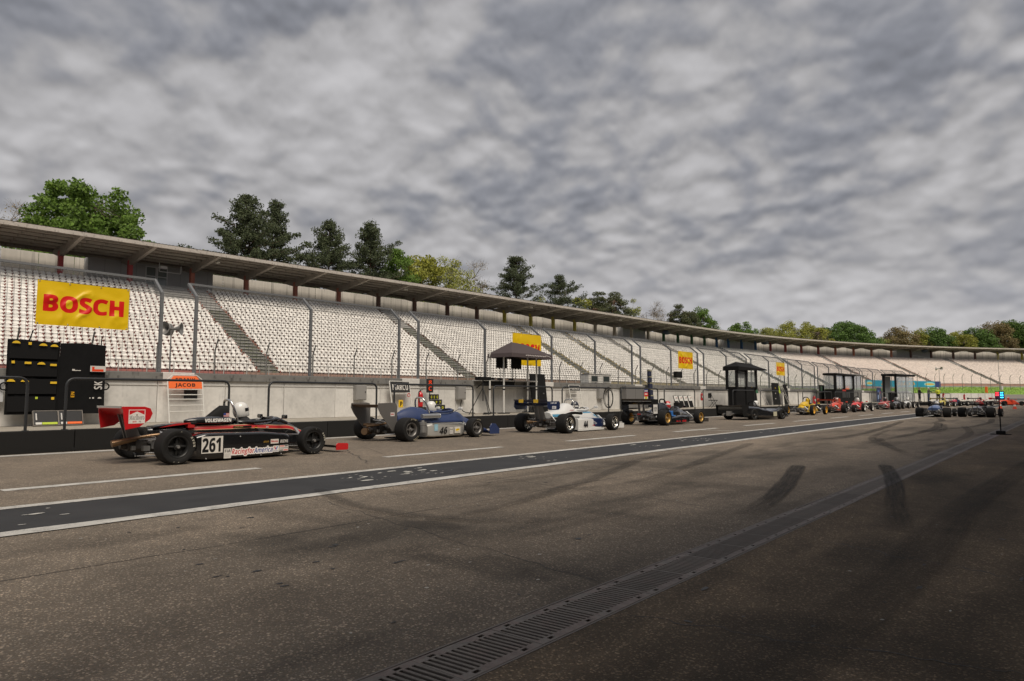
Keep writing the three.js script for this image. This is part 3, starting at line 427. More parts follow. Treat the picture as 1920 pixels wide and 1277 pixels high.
{ // roof: columns, tapered cantilever beams, purlins, corrugated sheets, fascia; the wall behind
  const DC = 75.6, DF = 68.6, DB = 78.2, yc = 14.95, cols = [-25, -18.9, -12.8, -6.7, -0.6, 5.5, 11.6, 17.7, 23.8, 30.0, 36.1, 42.3, 48.4, 54.6, 60.8, 67.0, 73.1, 79.3, 85.7, 91.6, 97.7, 104.0, 110.3, 116.3, 122.5, 128.7, 134.3, 139.7, 144.7, 149.5, 154.2, 159.5, 165.1, 171.1, 177.1, 183.5, 190.3, 197.1, 204.3, 211.3, 218.9, 226.3, 234.0, 242.1, 250.0, 258.0, 266.3, 275, 284];
  const cz = [9, 9, 10, 10, 10, 0, 0, 0, 0, 1, 1, 1, 1, 2, 2, 2, 2, 3, 3, 3, 3, 4, 4, 4, 4, 5, 5, 5, 5, 6, 6, 6, 6, 7, 7, 7, 7, 8, 8, 8, 8, 9, 9, 9, 9, 10, 10, 10, 10];
  const concB = new THREE.MeshStandardMaterial({ map: concTex(441, 0.36, 0.4), roughness: 0.9, color: C(1, 0.93, 0.84) }), colMats = ZC.map(c => mat(c.map(v => Math.min(0.6, v * 1.4)), 0.6));
  const bg = metricUV(sidePlate([[0, 0], [0, 0.3], [-(DB - DF), 0.05], [-(DB - DF), -0.25], [-(DC - DF) - 0.35, -0.85], [-(DC - DF) + 0.4, -0.85]], 0.34, 0));   // forward = towards the track
  const cg = rbox(0.5, 3.2, 0.42, 0.03);
  const lampG = rbox(0.5, 0.16, 0.3, 0.04), lampM = mat([0.6, 0.58, 0.5], 0.4);
  cols.forEach((s, i) => {
    const p = at(s, DC), yw = turnAt(s);
    const c = part('column', cg, colMats[cz[i]], stand); c.position.set(p.x, yc - 1.6, p.z); c.rotation.y = yw;
    const q = at(s, DF - 0.15), b = part('roof_beam', bg, concB, stand); b.position.set(q.x, 15.3, q.z); b.rotation.y = yw - Math.PI / 2;
    if (i % 4 === 1) { const l = at(s + 0.4, DF + 1.6), o = part('roof_lamp', lampG, lampM, stand); o.position.set(l.x, 14.95, l.z); o.rotation.y = yw; }
  });
  const sheetM = new THREE.MeshStandardMaterial({ map: concTex(451, 0.17, 0.45), roughness: 0.85, color: C(1.15, 0.98, 0.82), side: THREE.DoubleSide });
  const ry = D => 15.62 - (D - DF) * 0.026;
  for (let i = 0; i + 1 < cols.length; i++) {
    const n = Math.round((cols[i + 1] - cols[i]) / 0.16), pos = [], idx = [];
    for (let k = 0; k <= n; k++) { const s = mix(cols[i], cols[i + 1], k / n), w = 0.035 * (k % 2); [DF - 0.25, DC, DB].forEach(D => { const p = at(s, D, ry(D) + w); pos.push(p.x, p.y, p.z); }); if (k) for (const m of [0, 1]) { const a = (k - 1) * 3 + m; idx.push(a, a + 1, a + 3, a + 1, a + 4, a + 3); } }
    const g = new THREE.BufferGeometry(); g.setAttribute('position', new THREE.Float32BufferAttribute(pos, 3)); g.setIndex(idx); part('roof_sheet', flat(metricUV((g.computeVertexNormals(), g))), sheetM, stand);
  }
  const fas = new THREE.MeshStandardMaterial({ map: concTex(461, 0.46, 0.4), roughness: 0.85, color: C(1, 0.93, 0.87) });
  for (let i = 0; i + 1 < cols.length; i++) part('fascia', flat(along([[DF - 0.05, 15.26], [DF - 0.22, 15.26], [DF - 0.22, 15.6], [DF - 0.05, 15.6]], cols[i] + 0.01, cols[i + 1] - 0.01, 3)), fas, stand);
  for (const D of [DF + 1.4, DF + 2.9, DF + 4.4, DF + 5.9, DB - 2.4, DB - 0.3]) part('purlin', flat(along([[D, ry(D) - 0.02], [D, ry(D) - 0.24], [D + 0.14, ry(D) - 0.24], [D + 0.14, ry(D) - 0.02]], SA, SB, 4)), concB, stand);
  // rear wall of concrete panels, with enclosed rooms in places
  const DW = 79.2, wm = [0.88, 1, 1.08].map(k => new THREE.MeshStandardMaterial({ map: concTex(471, 0.56, 0.45), roughness: 0.95, color: C(k, k * 0.96, k * 0.9) })), r = rng(8);
  for (let s = SA, i = 0; s < SB - 3; s += 3.05, i++) { part('rear_wall_panel', flat(along([[DW, 11], [DW, 15.2 + 0.03 * r()], [DW + 0.2, 15.23]], s + 0.02, s + 3.03, 1.6)), wm[Math.floor(r() * 3)], stand); }
  const room = mat([0.5, 0.5, 0.485], 0.7);
  for (const [a, b] of [[20.6, 33.2], [116.6, 125], [156, 168], [223.5, 236]]) { part('rear_room', flat(along([[DW - 1.4, 11], [DW - 1.4, 15.2]], a, b, 1.5)), room, stand); for (const e of [a, b]) { const p0 = at(e, DW - 1.4, 11), p1 = at(e, DW, 15.2); const g = new THREE.BufferGeometry(); g.setAttribute('position', new THREE.Float32BufferAttribute([p0.x, 11, p0.z, p1.x, 11, p1.z, p1.x, 15.2, p1.z, p0.x, 11, p0.z, p1.x, 15.2, p1.z, p0.x, 15.2, p0.z], 3)); g.computeVertexNormals(); part('rear_room', g, room, stand); } for (let s = a + 1.5; s < b; s += 1.5) part('room_seam', flat(along([[DW - 1.42, 12.6], [DW - 1.42, 15.1]], s, s + 0.03, 1)), mat([0.25, 0.25, 0.25], 0.8), stand); }
  // glazed double door in the first room, and its bracket lamp
  const white = mat([0.8, 0.8, 0.78], 0.4), glass = new THREE.MeshPhysicalMaterial({ color: C(0.5, 0.55, 0.52), transmission: 0.6, roughness: 0.08, thickness: 0, ior: 1.5 });
  for (const s of [26.0, 27.15]) { const p = at(s + 0.55, DW - 1.46, 13.9), dr = sub('door', stand, [p.x, p.y, p.z]); dr.rotation.y = turnAt(s); part('frame', [box(0.06, 2.2, 0.09, 0, 0, -0.5), box(0.06, 2.2, 0.09, 0, 0, 0.5), box(0.06, 0.09, 0.9, 0, 1.05, 0), box(0.06, 0.09, 0.9, 0, -1.0, 0), box(0.06, 0.09, 0.9, 0, 0.05, 0)], white, dr); part('pane', [box(0.01, 0.9, 0.9, -0.01, 0.55, 0), box(0.01, 0.9, 0.9, -0.01, -0.45, 0)], glass, dr); }
  { const p = at(27.6, DC - 0.3, 14.5), o = sub('hanging_frame', stand, [p.x, p.y, p.z]); o.rotation.y = turnAt(27); part('tube', poly([[0, 0.6, 1.1], [0, -0.35, 1.1], [0, -0.35, -1.1], [0, 0.45, -1.1]], 0.04, 0.1, 6), white, o); part('projector', rbox(0.4, 0.3, 0.7, 0.03, 0, 0.1, 0.7), white, o); }
  for (const s of [129, 168, 231]) { const p = at(s, DC - 0.6, 14.75), o = part('roof_dome', new THREE.SphereGeometry(0.95, 16, 8).scale(1, 0.55, 1), mat([0.13, 0.16, 0.22], 0.35), stand); o.position.copy(p); }
  // stair rails rising to the upper walkway
  for (const s of [99, 226]) { const l = []; const A = at(s, DC - 1, rowY(27, s)), B = at(s + 6, DC - 3.5, rowY(24, s)); for (let t = 0; t <= 1.001; t += 0.25) { const p = A.clone().lerp(B, t); l.push(bar([p.x, p.y, p.z], [p.x, p.y + 1.3 - t * 0.3, p.z], 0.05, 6)); } l.push(bar([A.x, A.y + 1.3, A.z], [B.x, B.y + 1, B.z], 0.05, 6)); part('stair_rail', l, white, stand); }
}
{ // front railing of the stand and the spectator fence with inward-cranked posts
  const rl = mat([0.5, 0.48, 0.44], 0.5, 0.2), o = thing('stand_railing', 'low pale tubular railing in front of the first seat row', 'railing');
  for (let s = SA; s < 205; s += 3.9) { const l = [], pts = []; for (const q of [0, 1.95]) { const p = at(s + q, 55.2), y = rowY(0, s + q) - 0.6; l.push(bar([p.x, y, p.z], [p.x, y + 1.25, p.z], 0.04, 6)); } const a = at(s, 55.2, rowY(0, s) + 0.65), b = at(s + 3.9, 55.2, rowY(0, s + 3.9) + 0.65); l.push(bar([a.x, a.y, a.z], [b.x, b.y, b.z], 0.045, 6)); part('rail_section', l, rl, o); }
  const f = thing('spectator_fence', 'wire fence with thin cranked posts between track and grandstand', 'fence'), fp = mat([0.2, 0.195, 0.18], 0.6, 0.4), base = s => 0.4 + 1.6 * smooth(120, 200, s), ws = [];
  const pg = merge([bar([0, 0, 0], [0, 4.0, 0], 0.055, 8), bar([0, 3.98, 0], [0.42, 4.75, 0], 0.05, 8)]);
  for (let s = 9.5; s < 286; s += 3.92) { const p = at(s, 49, base(s)), q = part('post', pg, fp, f); q.position.copy(p); q.rotation.y = turnAt(s); }
  for (let y = 0.5; y < 4.0; y += 0.5) for (let s = SA; s < 286; s += 7) { const a = at(s, 49, base(s) + y), b = at(s + 7, 49, base(s + 7) + y); ws.push(beam([a.x, a.y, a.z], [b.x, b.y, b.z], 0.008, 0.008)); }
  for (let s = SA; s < 150; s += 0.4) { const p = at(s, 49, base(s)); ws.push(box(0.006, 4.0, 0.006, p.x, p.y + 2, p.z)); }
  part('wire_mesh', ws, wire, f).userData.kind = 'stuff';
}
{ // ground beyond the pit wall: track, run-off and the grass bank below the curve
  const tr = struct('track', flat(along([[24, 0.02], [40, 0.35]], -20, 120, 6)), new THREE.MeshStandardMaterial({ map: concTex(491, 0.16, 0.2), roughness: 0.95 }));
  const cm = new THREE.MeshStandardMaterial({ map: concTex(493, 0.2, 0.25), roughness: 0.95, color: C(1, 0.92, 0.82) });
  struct('track_curve', flat(along([[-6, 0.02], [22, 0.4], [38.5, 1.52]], 120, 330, 5)), cm);
  const gr = new THREE.MeshStandardMaterial({ roughness: 1, map: dataTex(512, 512, (i, j) => { const a = vnp(i / 40, j / 40, 13, 601), b = vnp(i / 6, j / 6, 85, 602), v = 0.27 * (0.6 + 0.5 * a + 0.5 * b); return [toS(v * mix(0.62, 0.85, a)), toS(v * 1.25), toS(v * 0.2)]; }, true) });
  struct('grass_bank', flat(along([[38.5, 1.53], [44, 2.2], [54.7, s => rowY(0, s) - 0.9]], 112, 330, 3, false, 0.12)), gr);
  // blades along the crest so that the bank does not end in a ruled line
  const r = rng(41), bl = new THREE.ConeGeometry(0.05, 0.34, 3), im = new THREE.InstancedMesh(bl, mat([0.16, 0.26, 0.04], 1), 9000), d = new THREE.Object3D();
  for (let i = 0; i < 9000; i++) { const s = 115 + r() * 170, D = 39 + r() * 15, y = D < 44 ? mix(1.53, 2.2, (D - 38.5) / 5.5) : mix(2.2, rowY(0, s) - 0.9, (D - 44) / 10.7), p = at(s, D, y + 0.1); d.position.copy(p); d.rotation.set((r() - 0.5) * 0.7, r() * 6, (r() - 0.5) * 0.7); d.scale.setScalar(0.6 + r() * 1.3); d.updateMatrix(); im.setMatrixAt(i, d.matrix); const q = 0.7 + 0.6 * r(); im.setColorAt(i, C(q, q, q)); }
  im.name = 'grass_tufts'; im.userData = { kind: 'stuff', label: 'rough green grass tufts on the bank below the curve', category: 'grass' }; im.castShadow = im.receiveShadow = true; scene.add(im);
}

// ------------------------------------------------------------ trees behind the stand
const leafGeo = (() => { const g = new THREE.BufferGeometry(); g.setAttribute('position', new THREE.Float32BufferAttribute([0, -0.5, 0, 0.36, 0, 0.1, 0, 0.5, 0, -0.36, 0, 0.1], 3)); g.setIndex([0, 1, 2, 0, 2, 3]); return g; })();
function leafMesh(list) {                                     // list of [x, y, z, size, rx, ry, rz, tint]
  const n = list.length, pos = new Float32Array(n * 12), col = new Float32Array(n * 12), idx = new Uint32Array(n * 6), e = new THREE.Euler(), m = new THREE.Matrix4(), v = V(0, 0, 0), base = leafGeo.attributes.position;
  list.forEach((l, i) => { m.makeRotationFromEuler(e.set(l[4], l[5], l[6])); for (let k = 0; k < 4; k++) { v.fromBufferAttribute(base, k).multiplyScalar(l[3]).applyMatrix4(m); const o = i * 12 + k * 3; pos[o] = v.x + l[0]; pos[o + 1] = v.y + l[1]; pos[o + 2] = v.z + l[2]; for (let c = 0; c < 3; c++) col[o + c] = l[7][c]; } idx.set([i * 4, i * 4 + 1, i * 4 + 2, i * 4, i * 4 + 2, i * 4 + 3], i * 6); });
  const g = new THREE.BufferGeometry(); g.setAttribute('position', new THREE.BufferAttribute(pos, 3)); g.setAttribute('color', new THREE.BufferAttribute(col, 3)); g.setIndex(new THREE.BufferAttribute(idx, 1)); g.computeVertexNormals(); return g;
}
const leafMat = new THREE.MeshPhysicalMaterial({ vertexColors: true, roughness: 0.85, side: THREE.DoubleSide, transmission: 0.22, thickness: 0 });
const barkMat = new THREE.MeshStandardMaterial({ color: C(0.11, 0.085, 0.065), roughness: 1 }), pineBark = new THREE.MeshStandardMaterial({ color: C(0.15, 0.09, 0.06), roughness: 1 }), greyBark = new THREE.MeshStandardMaterial({ color: C(0.19, 0.165, 0.14), roughness: 1 });
const TREE = {
  broad: { n: 105, lobe: [0.8, 1.4], leaf: 0.44, per: 105, low: 0.3, c: [0.11, 0.21, 0.018], k: 1.32 },
  dark: { n: 130, lobe: [1.0, 1.8], leaf: 0.5, per: 100, low: 0.25, c: [0.1, 0.2, 0.026], k: 1.5 },
  yellow: { n: 105, lobe: [0.9, 1.7], leaf: 0.44, per: 105, low: 0.25, c: [0.3, 0.33, 0.04], k: 1.45 },
  airy: { n: 80, lobe: [0.8, 1.5], leaf: 0.36, per: 75, low: 0.28, c: [0.3, 0.34, 0.07], k: 1.4 },
  brown: { n: 120, lobe: [1.0, 1.8], leaf: 0.45, per: 90, low: 0.25, c: [0.24, 0.2, 0.075], k: 1.5 },
  bare: { n: 80, lobe: [0.9, 1.6], leaf: 0.2, per: 26, low: 0.3, c: [0.3, 0.25, 0.13], k: 1.35 },
  scots: { n: 85, lobe: [0.8, 1.4], leaf: 0.34, per: 120, low: 0.42, c: [0.085, 0.105, 0.035], k: 1.25, flat: 0.5 },
  pine: { n: 0, leaf: 0.3, per: 27, low: 0.4, c: [0.06, 0.085, 0.03], k: 2.0 },
};
function limb(list, a, b, r0, r1, sag, r, depth = 0) {
  const A = V(...a), B = V(...b), m = A.clone().lerp(B, 0.55); m.y += sag; m.x += (r() - 0.5) * 0.5; m.z += (r() - 0.5) * 0.5;
  let q = [A.x, A.y, A.z]; const n = 3; for (let i = 1; i <= n; i++) { const t = i / n, p = A.clone().multiplyScalar((1 - t) * (1 - t)).addScaledVector(m, 2 * t * (1 - t)).addScaledVector(B, t * t); const e = [p.x, p.y, p.z]; list.push(bar(q, e, mix(r0, r1, (i - 1) / n), 5, mix(r0, r1, t))); q = e; }
}
function plantTree(name, label, x, z, h, w, type, seed) {
  const T = TREE[type], r = rng(seed), o = thing(name, label, 'tree', [x, 0, z], 'trees behind the grandstand'), wood = [], leaves = [], R = w / 2 * T.k;
  const add = (cx, cy, cz, lr, flat, k) => { for (let i = 0; i < k * 1.5; i++) { let a, b, c; do { a = r() * 2 - 1; b = r() * 2 - 1; c = r() * 2 - 1; } while (a * a + b * b + c * c > 1); const f = 0.72 + 0.5 * r(), y = r() * 0.14; leaves.push([cx + a * lr, cy + b * lr * flat, cz + c * lr, T.leaf * (0.5 + 0.65 * r()), r() * 6.28, r() * 6.28, r() * 6.28, [T.c[0] * f * (1 + y), T.c[1] * f, T.c[2] * f]]); } };
  if (type === 'pine') {
    wood.push(bar([0, 0, 0], [(r() - 0.5) * 0.6, h * 0.98, (r() - 0.5) * 0.6], 0.34, 8, 0.05));
    let lv = 0; for (let y = h * 0.42; y < h; y += 0.5 + 0.5 * r(), lv++) {
      const t = (y - h * 0.42) / (h * 0.58), prof = Math.pow(1 - t, 0.8) * (0.8 + 0.35 * Math.sin(lv * 1.7 + seed)) * R * 1.15 + 0.45, nb = 5 + Math.floor(r() * 3), ph = r() * 6.28;
      for (let b = 0; b < nb; b++) { const a = ph + b / nb * 6.283 + (r() - 0.5) * 0.7, L = prof * (0.35 + 0.85 * r()), up = -0.05 + 0.4 * t + 0.7 * r(), ex = Math.cos(a) * L, ez = Math.sin(a) * L, ey = y + L * up * 0.6 - 0.2; limb(wood, [0, y - 0.3, 0], [ex, ey, ez], 0.06, 0.02, -0.15, r); const tufts = 2 + Math.floor(L * 1.1); for (let q = 0; q < tufts; q++) { const f = 0.45 + 0.6 * (q + r()) / tufts; add(ex * f + (r() - 0.5) * 0.6, mix(y - 0.3, ey, f) + 0.12, ez * f + (r() - 0.5) * 0.6, 0.5 + 0.42 * r(), 0.72, T.per * (0.7 + r() * 0.8)); } }
    }
    add(0, h - 0.3, 0, 0.5, 1, 40);
  } else {
    const yb = h * T.low, hc = h - yb, fork = h * mix(T.low, 1, 0.12); wood.push(bar([0, 0, 0], [0, fork, 0], 0.36, 8, 0.24));
    const top = [(r() - 0.5) * R * 0.3, h * 0.86, (r() - 0.5) * R * 0.3]; limb(wood, [0, fork - 0.1, 0], top, 0.22, 0.05, 0, r);
    const mains = []; for (let i = 0; i < 7; i++) { const a = i / 7 * 6.283 + r(), e = 0.45 + 0.4 * r(); const p = [Math.cos(a) * R * e, yb + hc * (0.3 + 0.5 * r()), Math.sin(a) * R * e]; limb(wood, [0, fork - r() * 1.5, 0], p, 0.15, 0.05, 0.4, r); mains.push(p); } mains.push(top);
    const N = T.n * clamp(Math.pow(R / 5.5, 1.7), 0.7, 2.8); for (let i = 0; i < N; i++) {
      let a, b, c, q; do { a = r() * 2 - 1; b = r() * 2 - 1; c = r() * 2 - 1; q = a * a + b * b + c * c; } while (q > 1 || q < 0.16);
      if (T.flat) b = Math.abs(b) * 0.9 - 0.1 + (r() - 0.5) * 0.3;
      const env = b < 0 ? 1 : Math.sqrt(Math.max(0.12, 1 - b * b * 0.25)), lr = mix(T.lobe[0], T.lobe[1], r()) * Math.min(1.15, R / 4.6 + 0.2), p = [a * (R - lr * 0.6) * env, yb + hc * (0.5 + 0.5 * b) - lr * 0.3, c * (R - lr * 0.6) * env];
      let bm = mains[0], bd = 1e9; for (const m of mains) { const d = Math.hypot(m[0] - p[0], (m[1] - p[1]) * 1.2, m[2] - p[2]); if (d < bd) { bd = d; bm = m; } } limb(wood, bm, p, 0.055, 0.018, 0.2, r);
      if (type === 'bare' || type === 'airy') for (let k = 0; k < (type === 'bare' ? 16 : 7); k++) { const e = [p[0] + (r() - 0.5) * 2.2 * lr, p[1] + (r() * 1.5 - 0.3) * lr, p[2] + (r() - 0.5) * 2.2 * lr]; wood.push(bar(p, e, 0.016, 3, 0.008)); }
      add(p[0], p[1], p[2], lr, T.flat || 0.72, T.per * (0.7 + 0.6 * r()) * Math.min(1.3, lr * lr));
    }
  }
  part('trunk', wood, type === 'pine' || type === 'scots' ? pineBark : type === 'bare' || type === 'airy' ? greyBark : barkMat, o);
  part('crown', leafMesh(leaves), leafMat, o);
}
const TREES = [
  [-90.5, -29.5, 27.7, 12.2, 'broad', 'leafy_tree', 'large bright green leafy tree above the left end of the roof'],
  [-94.9, -23.0, 24.6, 6.7, 'bare', 'bare_tree', 'bare grey twiggy tree at the far left edge of the picture'],
  [-98.6, -27.5, 23.9, 5.9, 'airy', 'budding_tree', 'thin budding tree between the bare tree and the large green tree'],
  [-122.6, -46.3, 29.1, 4.0, 'scots', 'scots_pine', 'dark low conifer peeping over the roof right of the large green tree'],
  [-115.1, -55.8, 27.2, 5.0, 'airy', 'budding_tree', 'small pale budding crown left of the first tall pine pair'],
  [-89.4, -48.6, 29.2, 7.4, 'pine', 'pine_tree', 'tall dark pine, left of the first close pair'],
  [-92.1, -54.8, 30.3, 6.7, 'pine', 'pine_tree', 'tall dark pine, right of the first close pair'],
  [-88.7, -62.1, 28.0, 7.5, 'pine', 'pine_tree', 'tall dark open pine, left of the second pair'],
  [-90.2, -71.2, 29.8, 8.3, 'pine', 'pine_tree', 'tall dark pine beside the bright green tree, right of the second pair'],
  [-91.8, -78.3, 26.8, 7.9, 'broad', 'leafy_tree', 'bright green leafy tree just right of the second pine pair'],
  [-92.4, -84.9, 27.5, 9.2, 'yellow', 'budding_tree', 'yellow green airy tree right of the bright green tree'],
  [-90.1, -89.8, 27.5, 9.4, 'airy', 'budding_tree', 'pale budding tree with many thin stems before the bare tree'],
  [-89.7, -96.9, 28.3, 5.6, 'bare', 'bare_tree', 'bare thin tree left of the lone pine'],
  [-87.2, -106.0, 29.4, 8.3, 'pine', 'pine_tree', 'lone dark conical pine over the middle of the roof'],
  [-86.4, -120.0, 27.2, 8.6, 'pine', 'pine_tree', 'dark pine with a bush below, right of the lone pine'],
  [-92.3, -122.0, 23.4, 7.1, 'airy', 'budding_tree', 'pale budding low tree between the two middle pines'],
  [-89.7, -132.7, 24.1, 8.1, 'yellow', 'budding_tree', 'light yellow green bush in front of the ragged dark pine'],
  [-85.4, -138.1, 27.1, 11.0, 'scots', 'scots_pine', 'broad round dark pine with a domed crown'],
  [-86.1, -151.7, 25.6, 6.0, 'airy', 'budding_tree', 'thin budding tree right of the domed dark pine'],
  [-84.9, -160.1, 26.4, 8.3, 'bare', 'bare_tree', 'bare spreading brown tree right of the thin budding tree'],
  [-81.3, -168.8, 26.6, 8.8, 'scots', 'scots_pine', 'dark leaning pine touching a green tree'],
  [-81.0, -179.5, 26.7, 8.1, 'broad', 'leafy_tree', 'green leafy tree touching the dark leaning pine'],
  [-79.5, -185.4, 22.9, 4.5, 'bare', 'bare_tree', 'small bare tree where the roof dips lowest on the straight'],
  [-76.2, -196.7, 22.9, 11.7, 'broad', 'leafy_tree', 'low bright green round tree above the start of the curve'],
  [-72.4, -207.8, 22.8, 7.2, 'airy', 'budding_tree', 'thin budding tree right of the low bright green tree'],
  [-68.4, -220.3, 24.8, 18.2, 'yellow', 'budding_tree', 'wide yellow green tree clump over the curving roof'],
  [-63.1, -227.1, 24.2, 7.5, 'bare', 'bare_tree', 'bare tree between the yellow green clump and the round dark green tree'],
  [-58.4, -238.8, 25.7, 16.3, 'dark', 'leafy_tree', 'round dense dark green tree over the curve'],
  [-51.1, -251.3, 21.0, 8.8, 'airy', 'budding_tree', 'low thin budding tree right of the round dense tree'],
  [-46.8, -260.0, 24.7, 11.1, 'brown', 'budding_tree', 'brownish budding tree left of the yellow far tree'],
  [-43.4, -268.3, 25.1, 11.3, 'yellow', 'budding_tree', 'yellow budding tree far over the curve'],
  [-38.4, -270.1, 24.4, 11.2, 'dark', 'leafy_tree', 'dark green tree right of the yellow far tree'],
  [-32.9, -278.7, 23.4, 13.7, 'yellow', 'budding_tree', 'mixed olive green tree in the far row'],
  [-27.3, -283.8, 25.1, 11.0, 'dark', 'leafy_tree', 'dark green tree left of the tall brown far tree'],
  [-22.7, -290.4, 27.9, 10.2, 'brown', 'budding_tree', 'tall brown reddish budding tree near the right edge'],
  [-19.1, -297.1, 28.4, 11.2, 'broad', 'leafy_tree', 'bright green tree right of the tall brown far tree'],
  [-15.5, -297.9, 27.7, 10.2, 'dark', 'leafy_tree', 'dark green tree cut by the right edge of the picture'],
];
TREES.forEach(([x, z, h, w, type, name, label], i) => plantTree(name, label, x, z, h, w, type, 907 + i * 13));

// ------------------------------------------------------------ racing cars: own axes with the nose along -z, rear axle at z = 0, y = 0 on the ground
const rubber = dull([0.013, 0.0125, 0.012], 0.75, 0.6), chrome = new THREE.MeshStandardMaterial({ color: C(0.7, 0.69, 0.66), metalness: 1, roughness: 0.18 }), alu = new THREE.MeshStandardMaterial({ color: C(0.5, 0.5, 0.49), metalness: 0.85, roughness: 0.38 }), steel = new THREE.MeshStandardMaterial({ color: C(0.3, 0.29, 0.28), metalness: 0.8, roughness: 0.45 }), darkMetal = new THREE.MeshStandardMaterial({ color: C(0.05, 0.05, 0.05), metalness: 0.5, roughness: 0.5 }), pipeGold = new THREE.MeshStandardMaterial({ color: C(0.26, 0.17, 0.1), metalness: 0.85, roughness: 0.36 }), blackMat = dull([0.009, 0.009, 0.009], 0.7, 0.45), matteBlack = dull([0.012, 0.012, 0.012], 0.95, 0.3);
const gearMat = new THREE.MeshStandardMaterial({ color: C(0.075, 0.07, 0.066), metalness: 0.5, roughness: 0.5 });
const tyreCache = {};
function tyreGeo(r, w, rim) {
  const k = [r, w, rim].join(); if (tyreCache[k]) return tyreCache[k];
  const h = w / 2, p = [[rim - 0.01, -h * 0.8], [rim + 0.012, -h * 0.9], [mix(rim, r, 0.45), -h], [mix(rim, r, 0.8), -h * 0.99], [r - 0.016, -h * 0.93], [r - 0.004, -h * 0.82], [r, -h * 0.6], [r + 0.001, 0], [r, h * 0.6], [r - 0.004, h * 0.82], [r - 0.016, h * 0.93], [mix(rim, r, 0.8), h * 0.99], [mix(rim, r, 0.45), h], [rim + 0.012, h * 0.9], [rim - 0.01, h * 0.8]].map(q => new THREE.Vector2(...q));
  return tyreCache[k] = new THREE.LatheGeometry(p, 36).rotateZ(-Math.PI / 2);
}
const rimCache = {};
function rimGeo(w, rim, style) {
  const k = [w, rim, style].join(); if (rimCache[k]) return rimCache[k]; const h = w / 2, l = [];
  const barrel = [[rim - 0.004, -h * 0.8], [rim - 0.02, -h * 0.74], [rim - 0.03, -h * 0.2], [rim - 0.03, h * 0.5], [rim - 0.022, h * 0.72], [rim + 0.002, h * 0.8], [rim + 0.008, h * 0.84], [rim + 0.004, h * 0.9], [rim - 0.012, h * 0.86], [rim - 0.02, h * 0.78]].map(q => new THREE.Vector2(...q));
  l.push(new THREE.LatheGeometry(barrel, 36).rotateZ(-Math.PI / 2)); const face = h * (style === 'deep' ? 0.1 : 0.45), n = style === 'four' ? 4 : style === 'deep' ? 6 : 5;
  for (let i = 0; i < n; i++) { const a = i / n * 6.283; const g = loft([[[face, 0.03, -0.032], [face + 0.025, 0.03, 0], [face, 0.03, 0.032], [face - 0.03, 0.03, 0]], [[face, rim - 0.022, -0.026], [face + 0.012, rim - 0.022, 0], [face, rim - 0.022, 0.026], [face - 0.025, rim - 0.022, 0]]]); l.push(g.rotateX(a)); }
  l.push(new THREE.CylinderGeometry(0.055, 0.065, 0.05, 16).rotateZ(-Math.PI / 2).translate(face + 0.005, 0, 0));
  return rimCache[k] = merge(l);
}
const ringText = (words, color) => decalMat(512, 512, (x) => { x.clearRect(0, 0, 512, 512); x.fillStyle = color; x.font = 'bold 46px sans-serif'; x.textAlign = 'center'; x.textBaseline = 'middle'; for (const [s, deg, span] of words) [...s].forEach((c, i) => { const a = (deg + (i - (s.length - 1) / 2) * span) * Math.PI / 180; x.save(); x.translate(256 + Math.sin(a) * 222, 256 - Math.cos(a) * 222); x.rotate(a); x.fillText(c, 0, 0); x.restore(); }); }, 0.8);
function wheel(parent, x, f, r, w, rim, rimM, style, side, lettering) {
  const o = sub('wheel', parent, [x, r, -f]); if (side < 0) o.rotation.y = Math.PI;
  part('tyre', tyreGeo(r, w, rim), rubber, o); part('rim', rimGeo(w, rim, style), rimM, o);
  part('brake_disc', new THREE.CylinderGeometry(rim * 0.78, rim * 0.78, 0.02, 24).rotateZ(Math.PI / 2).translate(style === 'deep' ? -w * 0.12 : w * 0.05, 0, 0), darkMetal, o);
  part('hub_nut', new THREE.CylinderGeometry(0.026, 0.034, 0.05, 6).rotateZ(-Math.PI / 2).translate((style === 'deep' ? 0.1 : 0.45) * w / 2 + 0.05, 0, 0), alu, o);
  if (lettering && side > 0) { const g = new THREE.RingGeometry(mix(rim, r, 0.3), mix(rim, r, 0.93), 40).rotateY(Math.PI / 2).translate(w / 2 + 0.003, 0, 0); const p = g.attributes.position, u = g.attributes.uv; for (let i = 0; i < p.count; i++) u.setXY(i, 0.5 - p.getZ(i) / r * 0.5, 0.5 + p.getY(i) / r * 0.5); const q = part('tyre_lettering', g, lettering, o); q.castShadow = false; }
  return o;
}
